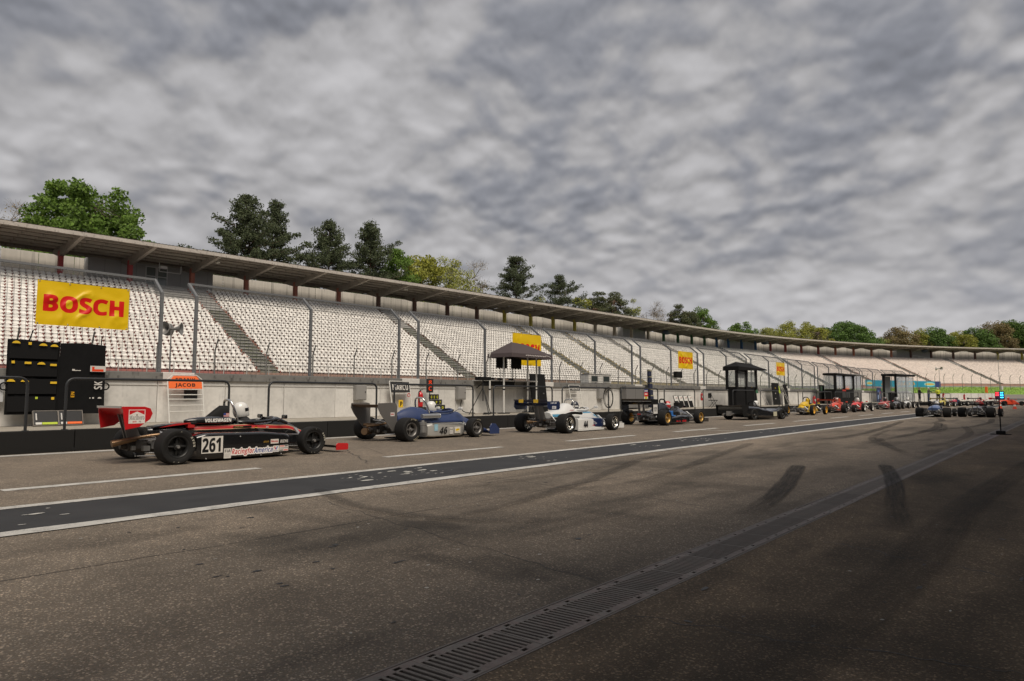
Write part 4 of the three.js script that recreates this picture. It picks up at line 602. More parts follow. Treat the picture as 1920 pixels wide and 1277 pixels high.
class Body {                                                     // keyed cross-sections: [f, half width, bottom, top, exponent, top width factor]
  constructor(keys, x = 0) { this.k = keys; this.x = x; }
  at(f) { const k = this.k; if (f <= k[0][0]) return k[0]; for (let i = 1; i < k.length; i++) if (f <= k[i][0]) { const a = k[i - 1], b = k[i], t = (f - a[0]) / (b[0] - a[0]), s = t * t * (3 - 2 * t); return a.map((v, j) => j === 0 ? f : mix(v, b[j], mix(t, s, 0.6))); } return k[k.length - 1]; }
  geo(n = 26, ring = 24) { const a = this.k[0][0], b = this.k[this.k.length - 1][0], r = []; for (let i = 0; i <= n; i++) { const q = this.at(mix(a, b, i / n)); r.push(sec(q[0], q[1], q[2], q[3], q[4], { n: ring, tw: q[5], x: this.x })); } return loft(r, true, true, 0.75); }
  side(f, y) { const q = this.at(f), yn = clamp((y - (q[2] + q[3]) / 2) / ((q[3] - q[2]) / 2), -0.999, 0.999), e = q[4]; return this.x + q[1] * Math.pow(1 - Math.pow(Math.abs(yn), e), 1 / e) * mix(1, q[5], (yn + 1) / 2); }
  stripe(f0, f1, y0, y1, off, n = 24, sgn = 1) { const pos = [], idx = [], uv = []; for (let i = 0; i <= n; i++) { const f = mix(f0, f1, i / n), a = typeof y0 === 'function' ? y0(f) : y0, b = typeof y1 === 'function' ? y1(f) : y1; for (let j = 0; j <= 3; j++) { const y = mix(a, b, j / 3); pos.push(sgn * (this.side(f, y) + off), y, -f); uv.push(i / n, j / 3); } if (i) for (let j = 0; j < 3; j++) { const q = (i - 1) * 4 + j; idx.push(q, q + 4, q + 1, q + 1, q + 4, q + 5); } } const g = new THREE.BufferGeometry(); g.setAttribute('position', new THREE.Float32BufferAttribute(pos, 3)); g.setAttribute('uv', new THREE.Float32BufferAttribute(uv, 2)); g.setIndex(idx); g.computeVertexNormals(); return g; }
}
function airfoil(span, f0, y0, f1, y1, t, x = 0) {               // leading edge f1, trailing edge f0
  const L = Math.hypot(f1 - f0, y1 - y0), n = 10, top = [], bot = []; for (let i = 0; i <= n; i++) { const u = i / n, th = t * (2.6 * Math.sqrt(1 - u) * u * 0.9 + 0.06), cam = -0.1 * L * 4 * u * (1 - u); const cx = mix(f0, f1, u), cy = mix(y0, y1, u) + cam; top.push([cx, cy + th]); bot.push([cx, cy - th]); }
  const pts = top.concat(bot.reverse()); return loft([pts.map(p => [x - span / 2, p[1], -p[0]]), pts.map(p => [x + span / 2, p[1], -p[0]])], true, true, 0.6);
}
function hoopGeo(w, f0, yb, f1, yt, r) { return tube([[-w, yb, -f0], [-w * 0.96, mix(yb, yt, 0.55), -mix(f0, f1, 0.55)], [-w * 0.6, mix(yb, yt, 0.93), -mix(f0, f1, 0.95)], [0, yt, -f1], [w * 0.6, mix(yb, yt, 0.93), -mix(f0, f1, 0.95)], [w * 0.96, mix(yb, yt, 0.55), -mix(f0, f1, 0.55)], [w, yb, -f0]], r, 10, 40); }
function arms(parent, f, hubx, y, inx, m, rear) {
  for (const s of [-1, 1]) { part('wishbone', [bar([s * hubx, y + 0.11, -f], [s * inx, y + 0.1, -f - 0.16], 0.012, 6), bar([s * hubx, y + 0.11, -f], [s * inx, y + 0.1, -f + 0.2], 0.012, 6), bar([s * hubx, y - 0.11, -f], [s * inx, y - 0.12, -f - 0.2], 0.013, 6), bar([s * hubx, y - 0.11, -f], [s * inx, y - 0.12, -f + 0.2], 0.013, 6)], m, parent); part('damper', [bar([s * hubx * 0.9, y - 0.1, -f - 0.02], [s * inx * 1.15, y + 0.22, -f - 0.02], 0.014, 8), bar([s * mix(hubx * 0.9, inx * 1.15, 0.35), y + 0.02, -f - 0.02], [s * mix(hubx * 0.9, inx * 1.15, 0.9), y + 0.2, -f - 0.02], 0.032, 10)], alu, parent); if (rear) part('drive_shaft', bar([s * hubx, y, -f], [s * 0.12, y + 0.01, -f], 0.022, 8), steel, parent); }
}
const driverGeo = {};
function sdf(bones, lo, hi, cell, k) {                           // smooth union of tapered capsules, meshed
  const size = Math.max(hi[0] - lo[0], hi[1] - lo[1], hi[2] - lo[2]), n = Math.ceil(size / cell) + 4, mc = new MarchingCubes(n, blackMat, false, false, 400000), half = n / 2 * cell, c = [0, 1, 2].map(i => (lo[i] + hi[i]) / 2);
  mc.isolation = 0; const F = mc.field;
  for (let z = 0; z < n; z++) for (let y = 0; y < n; y++) for (let x = 0; x < n; x++) {
    const px = c[0] + (x - n / 2) / (n / 2) * half, py = c[1] + (y - n / 2) / (n / 2) * half, pz = c[2] + (z - n / 2) / (n / 2) * half; let d = 1e3;
    for (const [a, b, ra, rb] of bones) { const bx = b[0] - a[0], by = b[1] - a[1], bz = b[2] - a[2], t = clamp(((px - a[0]) * bx + (py - a[1]) * by + (pz - a[2]) * bz) / (bx * bx + by * by + bz * bz + 1e-9)), q = Math.hypot(px - a[0] - bx * t, py - a[1] - by * t, pz - a[2] - bz * t) - mix(ra, rb, t); const h = Math.max(k - Math.abs(d - q), 0) / k; d = Math.min(d, q) - h * h * k * 0.25; }
    F[x + y * n + z * n * n] = -d;
  }
  mc.update(); const m = mc.count || mc.geometry.drawRange.count, P = new Float32Array(m * 3), N = new Float32Array(m * 3);
  for (let i = 0; i < m * 3; i++) { P[i] = mc.positionArray[i] * half + c[i % 3]; N[i] = mc.normalArray[i]; }
  const g = new THREE.BufferGeometry(); g.setAttribute('position', new THREE.BufferAttribute(P, 3)); g.setAttribute('normal', new THREE.BufferAttribute(N, 3)); return g;
}
function hand(p, dir, up, s = 1) {                               // palm and five bent fingers, roughly along dir
  const D = V(...dir).normalize(), U = V(...up).normalize(), S = D.clone().cross(U).normalize(), A = V(...p), q = (a, b, c) => { const v = A.clone().addScaledVector(D, a * s).addScaledVector(S, b * s).addScaledVector(U, c * s); return [v.x, v.y, v.z]; }, l = [];
  l.push(bar(q(0, 0, 0), q(0.09, 0, 0), 0.032 * s, 8, 0.036 * s));
  [[-0.03, 0.07], [-0.01, 0.082], [0.011, 0.078], [0.03, 0.06]].forEach(([b, L]) => { l.push(bar(q(0.085, b, 0), q(0.085 + L * 0.55, b, -0.008), 0.0095 * s, 6, 0.009 * s), bar(q(0.085 + L * 0.55, b, -0.008), q(0.085 + L, b, -0.035), 0.009 * s, 6, 0.008 * s)); });
  l.push(bar(q(0.03, -0.03, 0), q(0.065, -0.062, -0.008), 0.011 * s, 6, 0.01 * s), bar(q(0.065, -0.062, -0.008), q(0.09, -0.066, -0.02), 0.01 * s, 6, 0.009 * s)); return l;
}
function helmetParts(o, p, m, opt = {}) {
  const h = sub('helmet', o, p); h.rotation.x = opt.tilt || 0;
  const prof = [[0.001, 0.152], [0.06, 0.143], [0.1, 0.112], [0.124, 0.06], [0.13, 0], [0.126, -0.05], [0.115, -0.1], [0.098, -0.125]].map(q => new THREE.Vector2(...q)), g = new THREE.LatheGeometry(prof, 28), P = g.attributes.position;
  for (let i = 0; i < P.count; i++) { let x = P.getX(i), y = P.getY(i), z = P.getZ(i); z *= 1.12; if (y < -0.02 && z < 0) z -= (-0.02 - y) * 0.35; P.setXYZ(i, x, y, z); } g.computeVertexNormals(); part('shell', g, m, h);
  const vis = new THREE.SphereGeometry(0.1345, 24, 8, Math.PI + 0.12, Math.PI - 0.24, 1.3, 0.46).rotateY(0).scale(1, 1, 1.13); vis.rotateY(0); part('visor', vis, opt.visor || mat([0.01, 0.011, 0.013], 0.12), h);
  if (opt.band) part('band', new THREE.SphereGeometry(0.1345, 24, 6, 0, 6.283, opt.band[1], opt.band[2]).scale(1, 1.12, 1.12), opt.band[0], h);
  if (opt.peak) part('peak', box(0.16, 0.012, 0.09, 0, 0.075, -0.16).rotateX(0.1), opt.peak, h);
  return h;
}
function driver(label, car, f, y, suit, helm, opt = {}) {
  if (!driverGeo.b) { const b = (a, c, r0, r1) => [a, c, r0, r1]; driverGeo.b = sdf([b([0, 0, 0], [0, -0.17, -0.06], 0.055, 0.06), b([-0.13, -0.22, -0.06], [0.13, -0.22, -0.06], 0.085, 0.085), b([0, -0.24, -0.07], [0, -0.5, -0.34], 0.15, 0.14), b([0, -0.5, -0.34], [0, -0.56, -0.42], 0.15, 0.14), b([-0.18, -0.22, -0.07], [-0.24, -0.4, -0.3], 0.065, 0.05), b([0.18, -0.22, -0.07], [0.24, -0.4, -0.3], 0.065, 0.05), b([-0.24, -0.4, -0.3], [-0.13, -0.29, -0.56], 0.05, 0.036), b([0.24, -0.4, -0.3], [0.13, -0.29, -0.56], 0.05, 0.036), b([-0.08, -0.57, -0.42], [-0.1, -0.4, -0.86], 0.085, 0.06), b([0.08, -0.57, -0.42], [0.1, -0.4, -0.86], 0.085, 0.06), b([-0.1, -0.4, -0.86], [-0.07, -0.52, -1.25], 0.06, 0.04), b([0.1, -0.4, -0.86], [0.07, -0.52, -1.25], 0.06, 0.04)], [-0.4, -0.75, -1.4], [0.4, 0.1, 0.15], 0.026, 0.05); driverGeo.b = merge([driverGeo.b, ...hand([-0.13, -0.29, -0.55], [0.1, 0.1, -1], [0, 1, 0]), ...hand([0.13, -0.29, -0.55], [-0.1, 0.1, -1], [0, 1, 0])]); }
  const p = V(opt.x || 0, y, -f).applyAxisAngle(V(0, 1, 0), car.rotation.y).multiplyScalar(car.scale.x).add(car.position), o = thing('person', label, 'person', [p.x, p.y, p.z], 'drivers seated in the racing cars', car.rotation.y); o.scale.copy(car.scale);
  part('body', driverGeo.b, suit, o); helmetParts(o, [0, 0.02, -0.01], helm, opt); return o;
}
const rims = { black: new THREE.MeshStandardMaterial({ color: C(0.03, 0.03, 0.03), metalness: 0.5, roughness: 0.4 }), grey: new THREE.MeshStandardMaterial({ color: C(0.22, 0.21, 0.2), metalness: 0.7, roughness: 0.45 }), silver: chrome, gold: new THREE.MeshStandardMaterial({ color: C(0.5, 0.31, 0.09), metalness: 0.55, roughness: 0.4 }), yellow: mat([0.7, 0.36, 0.02], 0.4), white: mat([0.7, 0.69, 0.66], 0.45) };
function formula(spec) {                                         // one single seater from its dimensions and colours
  const o = thing('racing_car', spec.label, 'racing car', [spec.at[0], 0, spec.at[1]], 'racing cars queued in the pit lane', spec.turn || 0); if (spec.scale) o.scale.setScalar(spec.scale);
  const R = { r: 0.285, w: 0.3, x: 0.83, ...spec.rear }, Fr = { r: 0.26, w: 0.22, x: 0.82, ...spec.front }, wb = spec.wb || 2.57, rm = spec.rims || rims.black, rs = spec.rimStyle || 'four';
  for (const s of [1, -1]) { wheel(o, s * R.x, 0, R.r, R.w, R.rim || 0.175, rm, rs, s, spec.lettering); wheel(o, s * Fr.x, wb, Fr.r, Fr.w, Fr.rim || 0.175, rm, rs, s, spec.lettering); }
  const B = new Body(spec.body); o.userData.body = undefined; part('chassis', B.geo(30, 28), spec.paint, o);
  if (spec.cover) part('engine_cover', new Body(spec.cover).geo(18, 22), spec.coverPaint || spec.paint, o);
  arms(o, 0, R.x - R.w / 2 + 0.02, R.r, 0.2, spec.armMat || steel, true); arms(o, wb, Fr.x - Fr.w / 2 + 0.02, Fr.r, 0.17, spec.armMat || steel, false);
  // gearbox, bell housing, starter, anti-roll bar
  part('gearbox', [loft([sec(-0.42, 0.09, 0.2, 0.36, 3), sec(-0.25, 0.12, 0.16, 0.4, 3), sec(0.05, 0.14, 0.14, 0.42, 4), sec(0.3, 0.2, 0.12, 0.46, 4)], true, true, 0.6), new THREE.CylinderGeometry(0.05, 0.05, 0.12, 12).rotateX(Math.PI / 2).translate(0, 0.28, 0.46), box(0.34, 0.02, 0.02, 0, 0.38, 0.3), box(0.05, 0.12, 0.1, 0.14, 0.3, 0.28), box(0.06, 0.08, 0.12, -0.13, 0.34, 0.22)], gearMat, o);
  part('gearbox_fittings', [box(0.05, 0.07, 0.06, 0.13, 0.25, 0.36), box(0.04, 0.1, 0.05, -0.1, 0.27, 0.42), new THREE.CylinderGeometry(0.035, 0.035, 0.1, 10).rotateZ(1.57).translate(0.2, 0.34, 0.12), new THREE.CylinderGeometry(0.03, 0.03, 0.14, 10).rotateZ(1.57).translate(0.17, 0.22, 0.2), box(0.03, 0.14, 0.03, 0.24, 0.3, 0.02), bar([-0.3, 0.42, 0.1], [0.34, 0.42, 0.1], 0.012, 6)], alu, o).userData.kind = 'stuff';
  part('engine', [box(0.36, 0.3, 0.6, 0, 0.3, -0.62), box(0.1, 0.1, 0.5, 0.2, 0.46, -0.6), box(0.1, 0.1, 0.5, -0.2, 0.46, -0.6), new THREE.CylinderGeometry(0.06, 0.06, 0.16, 12).rotateZ(Math.PI / 2).translate(0.2, 0.3, -0.45)], darkMetal, o);
  if (spec.hoop) part('roll_hoop', hoopGeo(...spec.hoop), spec.hoopMat || chrome, o);
  part('cockpit_well', loft([sec(1.36, 0.19, 0.3, spec.sill + 0.006, 4, { n: 16 }), sec(1.7, 0.235, 0.28, spec.sill + 0.008, 5, { n: 16 }), sec(2.15, 0.21, 0.3, spec.sill + 0.006, 4, { n: 16 })], true, true, 0.6), matteBlack, o);
  if (spec.rim !== false) part('cockpit_rim', tube([[0, spec.sill + 0.05, -1.34], [0.21, spec.sill + 0.03, -1.42], [0.27, spec.sill + 0.02, -1.75], [0.22, spec.sill + 0.05, -2.1], [0, spec.sill + 0.09, -2.22], [-0.22, spec.sill + 0.05, -2.1], [-0.27, spec.sill + 0.02, -1.75], [-0.21, spec.sill + 0.03, -1.42], [0, spec.sill + 0.05, -1.34]], 0.028, 8, 44), spec.paint, o);
  part('steering_wheel', new THREE.TorusGeometry(0.12, 0.014, 8, 24).rotateX(0.3).translate(0, spec.sill - 0.02, -2.08), matteBlack, o);
  for (const s of [-1, 1]) { const m = sub('mirror', o); part('stalk', bar([s * 0.22, spec.sill + 0.02, -2.2], [s * 0.4, spec.sill + 0.1, -2.22], 0.008, 6), steel, m); part('housing', rbox(0.14, 0.075, 0.06, 0.02, s * 0.44, spec.sill + 0.11, -2.22), spec.mirror || spec.paint, m); }
  if (spec.wing) { const w = spec.wing, n = w.span / 2; const q = sub('rear_wing', o); part('main_plane', airfoil(w.span, w.te[0], w.te[1], w.le[0], w.le[1], 0.022), w.mat, q); if (w.flap) part('flap', airfoil(w.span, w.te[0] - 0.1, w.te[1] + 0.1, w.te[0] + 0.03, w.te[1] + 0.02, 0.012), w.mat, q); for (const s of [-1, 1]) part('end_plate', sidePlate(w.plate, 0.012, s * (n + 0.008), 0.002), w.plateMat || w.mat, q); if (w.gurney) part('gurney_strip', box(w.span, 0.035, 0.012, 0, w.te[1] + 0.022, -w.te[0] + 0.008), alu, q); if (w.post) for (const x of w.postX || [0]) part('post', sidePlate(w.post, 0.022, x), w.postMat || steel, q); }
  if (spec.frontWing) { const w = spec.frontWing, q = sub('front_wing', o); part('plane', airfoil(w.span, w.f0, w.y + 0.05, w.f1, w.y, 0.014), w.mat, q); if (w.plate) for (const s of [-1, 1]) part('end_plate', sidePlate(w.plate, 0.014, s * (w.span / 2 + 0.01), 0.003), w.plateMat || w.mat, q); }
  if (spec.exhaust) { const e = part('exhaust', spec.exhaust, pipeGold, o); }
  part('floor', box(0.62, 0.02, 2.3, 0, 0.045, -1.35), matteBlack, o);
  return [o, B];
}

// ---- the cars themselves
const blackPaint = paint([0.006, 0.006, 0.0065], { roughness: 0.25, clearcoat: 1, clearcoatRoughness: 0.06 }), redPaint = paint([0.55, 0.008, 0.012]), bluePaint = paint([0.014, 0.033, 0.115], { roughness: 0.5 }), navy = paint([0.008, 0.02, 0.075]), whitePaint = paint([0.72, 0.72, 0.7]), yellowPaint = paint([0.75, 0.48, 0.01]), orangePaint = paint([0.72, 0.07, 0.025]), scarlet = paint([0.7, 0.035, 0.025]), bareAlu = new THREE.MeshStandardMaterial({ color: C(0.5, 0.49, 0.46), metalness: 0.45, roughness: 0.5 }), wingGrey = new THREE.MeshStandardMaterial({ color: C(0.22, 0.21, 0.2), metalness: 0.55, roughness: 0.42 });
const whiteHelm = paint([0.75, 0.74, 0.71]), suitWhite = mat([0.55, 0.54, 0.5], 0.9), suitBlack = mat([0.02, 0.02, 0.022], 0.9), suitRed = mat([0.4, 0.03, 0.03], 0.9), suitBlue = mat([0.04, 0.07, 0.2], 0.9);
{ // black and red car with a red rear wing, number 261
  const [o, B] = formula({ label: 'black and red single seater numbered 261 with red rear wing, nearest car', at: [-12.2, -5.09], lettering: ringText([['AVON', 72, 11], ['- -', 188, 9], ['-', 8, 9]], '#c9c4b4'), wb: 2.57, rims: rims.black, rimStyle: 'four', sill: 0.6, paint: blackPaint, armMat: alu,
    body: [[-0.12, 0.1, 0.34, 0.57, 3.2, 0.8], [0.3, 0.22, 0.2, 0.615, 4, 0.8], [0.8, 0.31, 0.08, 0.625, 5, 0.86], [1.3, 0.32, 0.06, 0.615, 6, 0.9], [2.0, 0.3, 0.06, 0.6, 6, 0.86], [2.26, 0.27, 0.06, 0.66, 5, 0.7], [2.45, 0.235, 0.07, 0.6, 4.5, 0.66], [2.9, 0.165, 0.09, 0.41, 4, 0.7], [3.2, 0.12, 0.11, 0.26, 3.5, 0.8], [3.36, 0.07, 0.13, 0.2, 3, 0.8]],
    hoop: [0.2, 1.42, 0.58, 1.3, 1.03, 0.022],
    wing: { span: 1.0, te: [-0.7, 0.905], le: [-0.3, 0.79], mat: redPaint, gurney: true, plate: [[-0.69, 0.935], [-0.36, 0.93], [-0.27, 0.9], [-0.235, 0.82], [-0.27, 0.73], [-0.43, 0.61], [-0.64, 0.57], [-0.67, 0.75]], post: [[-0.56, 0.83], [-0.4, 0.83], [-0.2, 0.36], [-0.42, 0.36]], postX: [-0.06, 0.06], postMat: wingGrey },
    frontWing: { span: 1.66, f0: 3.08, f1: 3.34, y: 0.09, mat: blackPaint, plateMat: redPaint, plate: [[3.13, 0.045], [3.39, 0.04], [3.41, 0.06], [3.41, 0.15], [3.38, 0.165], [3.16, 0.175], [3.13, 0.15]] },
    exhaust: [tube([[0.24, 0.46, -0.4], [0.22, 0.46, -0.05], [0.16, 0.43, 0.2], [0.13, 0.39, 0.42]], 0.028, 10), bar([0.135, 0.4, 0.32], [0.1, 0.33, 0.68], 0.04, 14, 0.056)] });
  for (const s of [1, -1]) { const P = new Body([[0.36, 0.24, 0.05, 0.44, 8, 1], [0.5, 0.285, 0.035, 0.48, 10, 0.98], [1.5, 0.285, 0.03, 0.465, 10, 0.98], [1.98, 0.283, 0.035, 0.425, 10, 0.97], [2.08, 0.265, 0.05, 0.39, 8, 0.94]], 0.59); const g = P.geo(24, 28); if (s < 0) { g.scale(-1, 1, 1); const ix = g.attributes.position; } part('side_pod', s < 0 ? new Body(P.k, -0.59).geo(24, 28) : g, blackPaint, o); }
  const red = paint([0.5, 0.02, 0.02]), gold = mat([0.6, 0.42, 0.26], 0.45);
  for (const s of [1, -1]) { part('stripe', B.stripe(0.5, 2.92, f => mix(0.515, 0.475, smooth(1.6, 2.4, f)) - 0.14 * smooth(2.4, 2.95, f), f => mix(0.575, 0.545, smooth(1.6, 2.4, f)) - 0.15 * smooth(2.4, 2.95, f), 0.004, 40, s), red, o); for (const d of [0.002, 0.068]) part('pinstripe', B.stripe(0.5, 2.8, f => mix(0.512, 0.472, smooth(1.6, 2.4, f)) - 0.14 * smooth(2.4, 2.95, f) - 0.006 + d, f => mix(0.512, 0.472, smooth(1.6, 2.4, f)) - 0.14 * smooth(2.4, 2.95, f) + 0.003 + d, 0.006, 40, s), gold, o); }
  part('rear_deck', loft([sec(-0.05, 0.16, 0.56, 0.6, 4), sec(0.3, 0.24, 0.6, 0.645, 4), sec(0.6, 0.3, 0.6, 0.65, 4)], true, true, 0.6), blackPaint, o);
  part('deck_stripe', [sidePlate([[-0.02, 0.575], [0.5, 0.625], [0.5, 0.645], [0.25, 0.635]], 0.01, 0.28).rotateZ(0)], red, o);
  // long intake pod with the lettering, head fairing, dash cowl
  part('intake_pod', loft([[0.42, 0.01, 0.02], [0.5, 0.07, 0.045], [0.7, 0.12, 0.068], [1.0, 0.13, 0.075], [1.22, 0.11, 0.06], [1.34, 0.05, 0.03]].map(([f, hw, hh]) => sec(f, hw, 0.668 - hh, 0.668 + hh, 2.2, { x: 0.2 }))), blackPaint, o);
  part('pod_strut', box(0.16, 0.07, 0.12, 0.2, 0.59, -0.52), paint([0.5, 0.02, 0.02]), o);
  part('head_fairing', loft([sec(0.86, 0.05, 0.6, 0.7, 3), sec(1.06, 0.1, 0.6, 0.86, 3, { tw: 0.6 }), sec(1.16, 0.13, 0.6, 0.93, 3, { tw: 0.6 }), sec(1.28, 0.14, 0.6, 0.93, 3, { tw: 0.7 })], true, true, 0.7), blackMat, o);
  part('dash_cowl', loft([sec(2.16, 0.18, 0.58, 0.7, 2.4), sec(2.28, 0.19, 0.57, 0.705, 2.4), sec(2.48, 0.15, 0.54, 0.62, 2.4)], true, true, 0.7), blackPaint, o);
  part('tie_rods', [bar([0.2, 0.12, 0.32], [0.7, 0.14, 0.02], 0.01, 6), bar([0.2, 0.12, 0.35], [-0.7, 0.14, 0.02], 0.01, 6), box(0.1, 0.08, 0.1, 0.22, 0.24, 0.2), box(0.08, 0.13, 0.07, 0.3, 0.3, 0.1)], alu, o);
  const X = 0.883;
  flank('number_panel', 0.37, 0.28, decalMat(256, 192, (x, w, h) => { x.fillStyle = '#dcd8d0'; x.fillRect(0, 0, w, h); text(x, '261', w / 2, h / 2 + 6, 170, '#0a0a0c', { w: 244, sy: 1.28, stroke: '#0a0a0c', sw: 5 }); }), [X, 0.285, -0.6], o);
  flank('sticker', 0.13, 0.17, decalMat(128, 160, (x, w, h) => { x.fillStyle = '#d6d2cb'; x.fillRect(0, 0, w, h); text(x, 'FiA', w / 2, 44, 60, '#1a1a20', { w: 108 }); x.fillStyle = '#a9a6a2'; for (let i = 0; i < 5; i++) x.fillRect(14, 88 + i * 13, 100 - i * 6, 4); }), [X + 0.002, 0.125, -0.87], o);
  flank('lettering', 0.8, 0.185, decalMat(1024, 200, (x, w, h) => { x.save(); x.font = 'italic bold 130px sans-serif'; const a = x.measureText('Racingfor').width, b = x.measureText('America').width, k = 1000 / (a + b); x.translate(12, 105); x.scale(k, 1.05); x.textBaseline = 'middle'; x.lineJoin = 'round'; x.lineWidth = 40; x.strokeStyle = '#f2eee8'; x.strokeText('Racingfor', 0, 0); x.strokeText('America', a, 0); x.fillStyle = '#c4141c'; x.fillText('Racingfor', 0, 0); x.fillStyle = '#1c3a8c'; x.fillText('America', a, 0); x.restore(); }), [X, 0.15, -1.33], o);
  flank('sticker', 0.13, 0.12, decalMat(128, 120, (x, w, h) => { x.fillStyle = '#dedad4'; x.beginPath(); x.roundRect ? x.roundRect(2, 2, 124, 116, 18) : x.rect(2, 2, 124, 116); x.fill(); x.lineWidth = 17; x.strokeStyle = '#cc1e28'; x.beginPath(); x.moveTo(34, 20); x.lineTo(62, 74); x.stroke(); x.strokeStyle = '#2c6fc0'; x.beginPath(); x.moveTo(62, 74); x.lineTo(94, 20); x.stroke(); text(x, 'Valvoline', 64, 98, 22, '#1c2c6c', { w: 100 }); }), [X, 0.15, -1.79], o);
  flank('sticker', 0.18, 0.105, decalMat(192, 112, (x, w, h) => { x.fillStyle = '#dedad4'; x.fillRect(0, 0, w, h); x.fillStyle = '#d8402c'; x.fillRect(8, 8, 96, 18); x.fillRect(88, 86, 96, 18); x.fillStyle = '#222'; x.fillRect(112, 8, 70, 18); x.fillRect(10, 86, 70, 18); text(x, 'CHAMPION', w / 2, 56, 34, '#26221f', { w: 172 }); }), [X, 0.155, -1.95], o);
  flank('sticker', 0.16, 0.08, decalMat(192, 96, (x, w, h) => { x.fillStyle = '#d9d3cc'; x.fillRect(0, 0, w, h); scrawl(x, w / 2, 48, 168, 52, '#b4302c', 5); }), [X, 0.285, -1.76], o);
  flank('sticker', 0.18, 0.09, decalMat(192, 96, (x, w, h) => { text(x, 'BIEHL', w / 2, 48, 80, '#d9d5cf', { w: 180, style: 'italic' }); }), [X, 0.28, -1.95], o);
  flank('sticker', 0.13, 0.05, decalMat(128, 48, (x, w, h) => { scrawl(x, w / 2, 24, 112, 36, '#8a6a20', 7); }), [X, 0.285, -1.6], o);
  for (const f of [0.5, 1.1, 1.5, 1.9]) part('rivet', new THREE.SphereGeometry(0.012, 8, 6).translate(0.877, f === 1.1 ? 0.4 : 0.055, -f), alu, o);
  flank('lettering', 0.5, 0.085, decalMat(512, 84, (x, w, h) => text(x, 'VOLKSWAGEN', w / 2, 44, 80, '#f4f1eb', { w: 500, stroke: '#f4f1eb', sw: 4 })), [0.336, 0.675, -0.97], o, Math.PI / 2, 0);
  flank('sticker', 0.36, 0.035, decalMat(512, 52, (x, w, h) => { x.fillStyle = '#15110d'; x.fillRect(0, 0, w, h); scrawl(x, 150, 26, 250, 36, '#c8a868', 3); }), [0.302, 0.542, -1.45], o);
  flank('sticker', 0.05, 0.03, decalMat(48, 32, (x) => { x.fillStyle = '#111'; x.fillRect(0, 0, 48, 11); x.fillStyle = '#d01818'; x.fillRect(0, 11, 48, 10); x.fillStyle = '#e8b820'; x.fillRect(0, 21, 48, 11); }), [0.3, 0.53, -1.72], o);
  flank('sticker', 0.05, 0.03, decalMat(48, 32, (x) => { x.fillStyle = '#dcd8d2'; x.fillRect(0, 0, 48, 32); x.fillStyle = '#b01c28'; x.fillRect(20, 0, 8, 32); x.fillRect(0, 12, 48, 8); }), [0.297, 0.52, -1.95], o);
  flank('flag_sticker', 0.11, 0.065, decalMat(96, 56, (x) => { for (let i = 0; i < 7; i++) { x.fillStyle = i % 2 ? '#dcd6d0' : '#b8404a'; x.fillRect(0, i * 8, 96, 8); } x.fillStyle = '#34488c'; x.fillRect(0, 0, 40, 32); }), [0.139, 0.76, -1.22], o);
  flank('wing_panel', 0.25, 0.22, decalMat(256, 224, (x, w, h) => { x.fillStyle = '#e2ddd6'; x.fillRect(0, 0, w, h); x.fillStyle = '#c8101c'; x.beginPath(); x.moveTo(10, 10); x.lineTo(246, 10); x.lineTo(246, 84); x.lineTo(128, 30); x.lineTo(10, 84); x.closePath(); x.fill(); x.fillStyle = '#8a7a5a'; x.fillRect(118, 74, 20, 16); text(x, 'Marlboro', w / 2, 130, 84, '#161214', { w: 236, font: 'serif', weight: 'normal', sy: 1.1 }); text(x, 'F3', 178, 196, 34, '#2a2426'); scrawl(x, 96, 196, 60, 30, '#c83030', 19); }), [0.517, 0.775, 0.475], o);
  driver('seated driver in a plain white helmet in the black and red car', o, 1.555, 0.82, suitBlack, whiteHelm, { tilt: 0.12 });
}
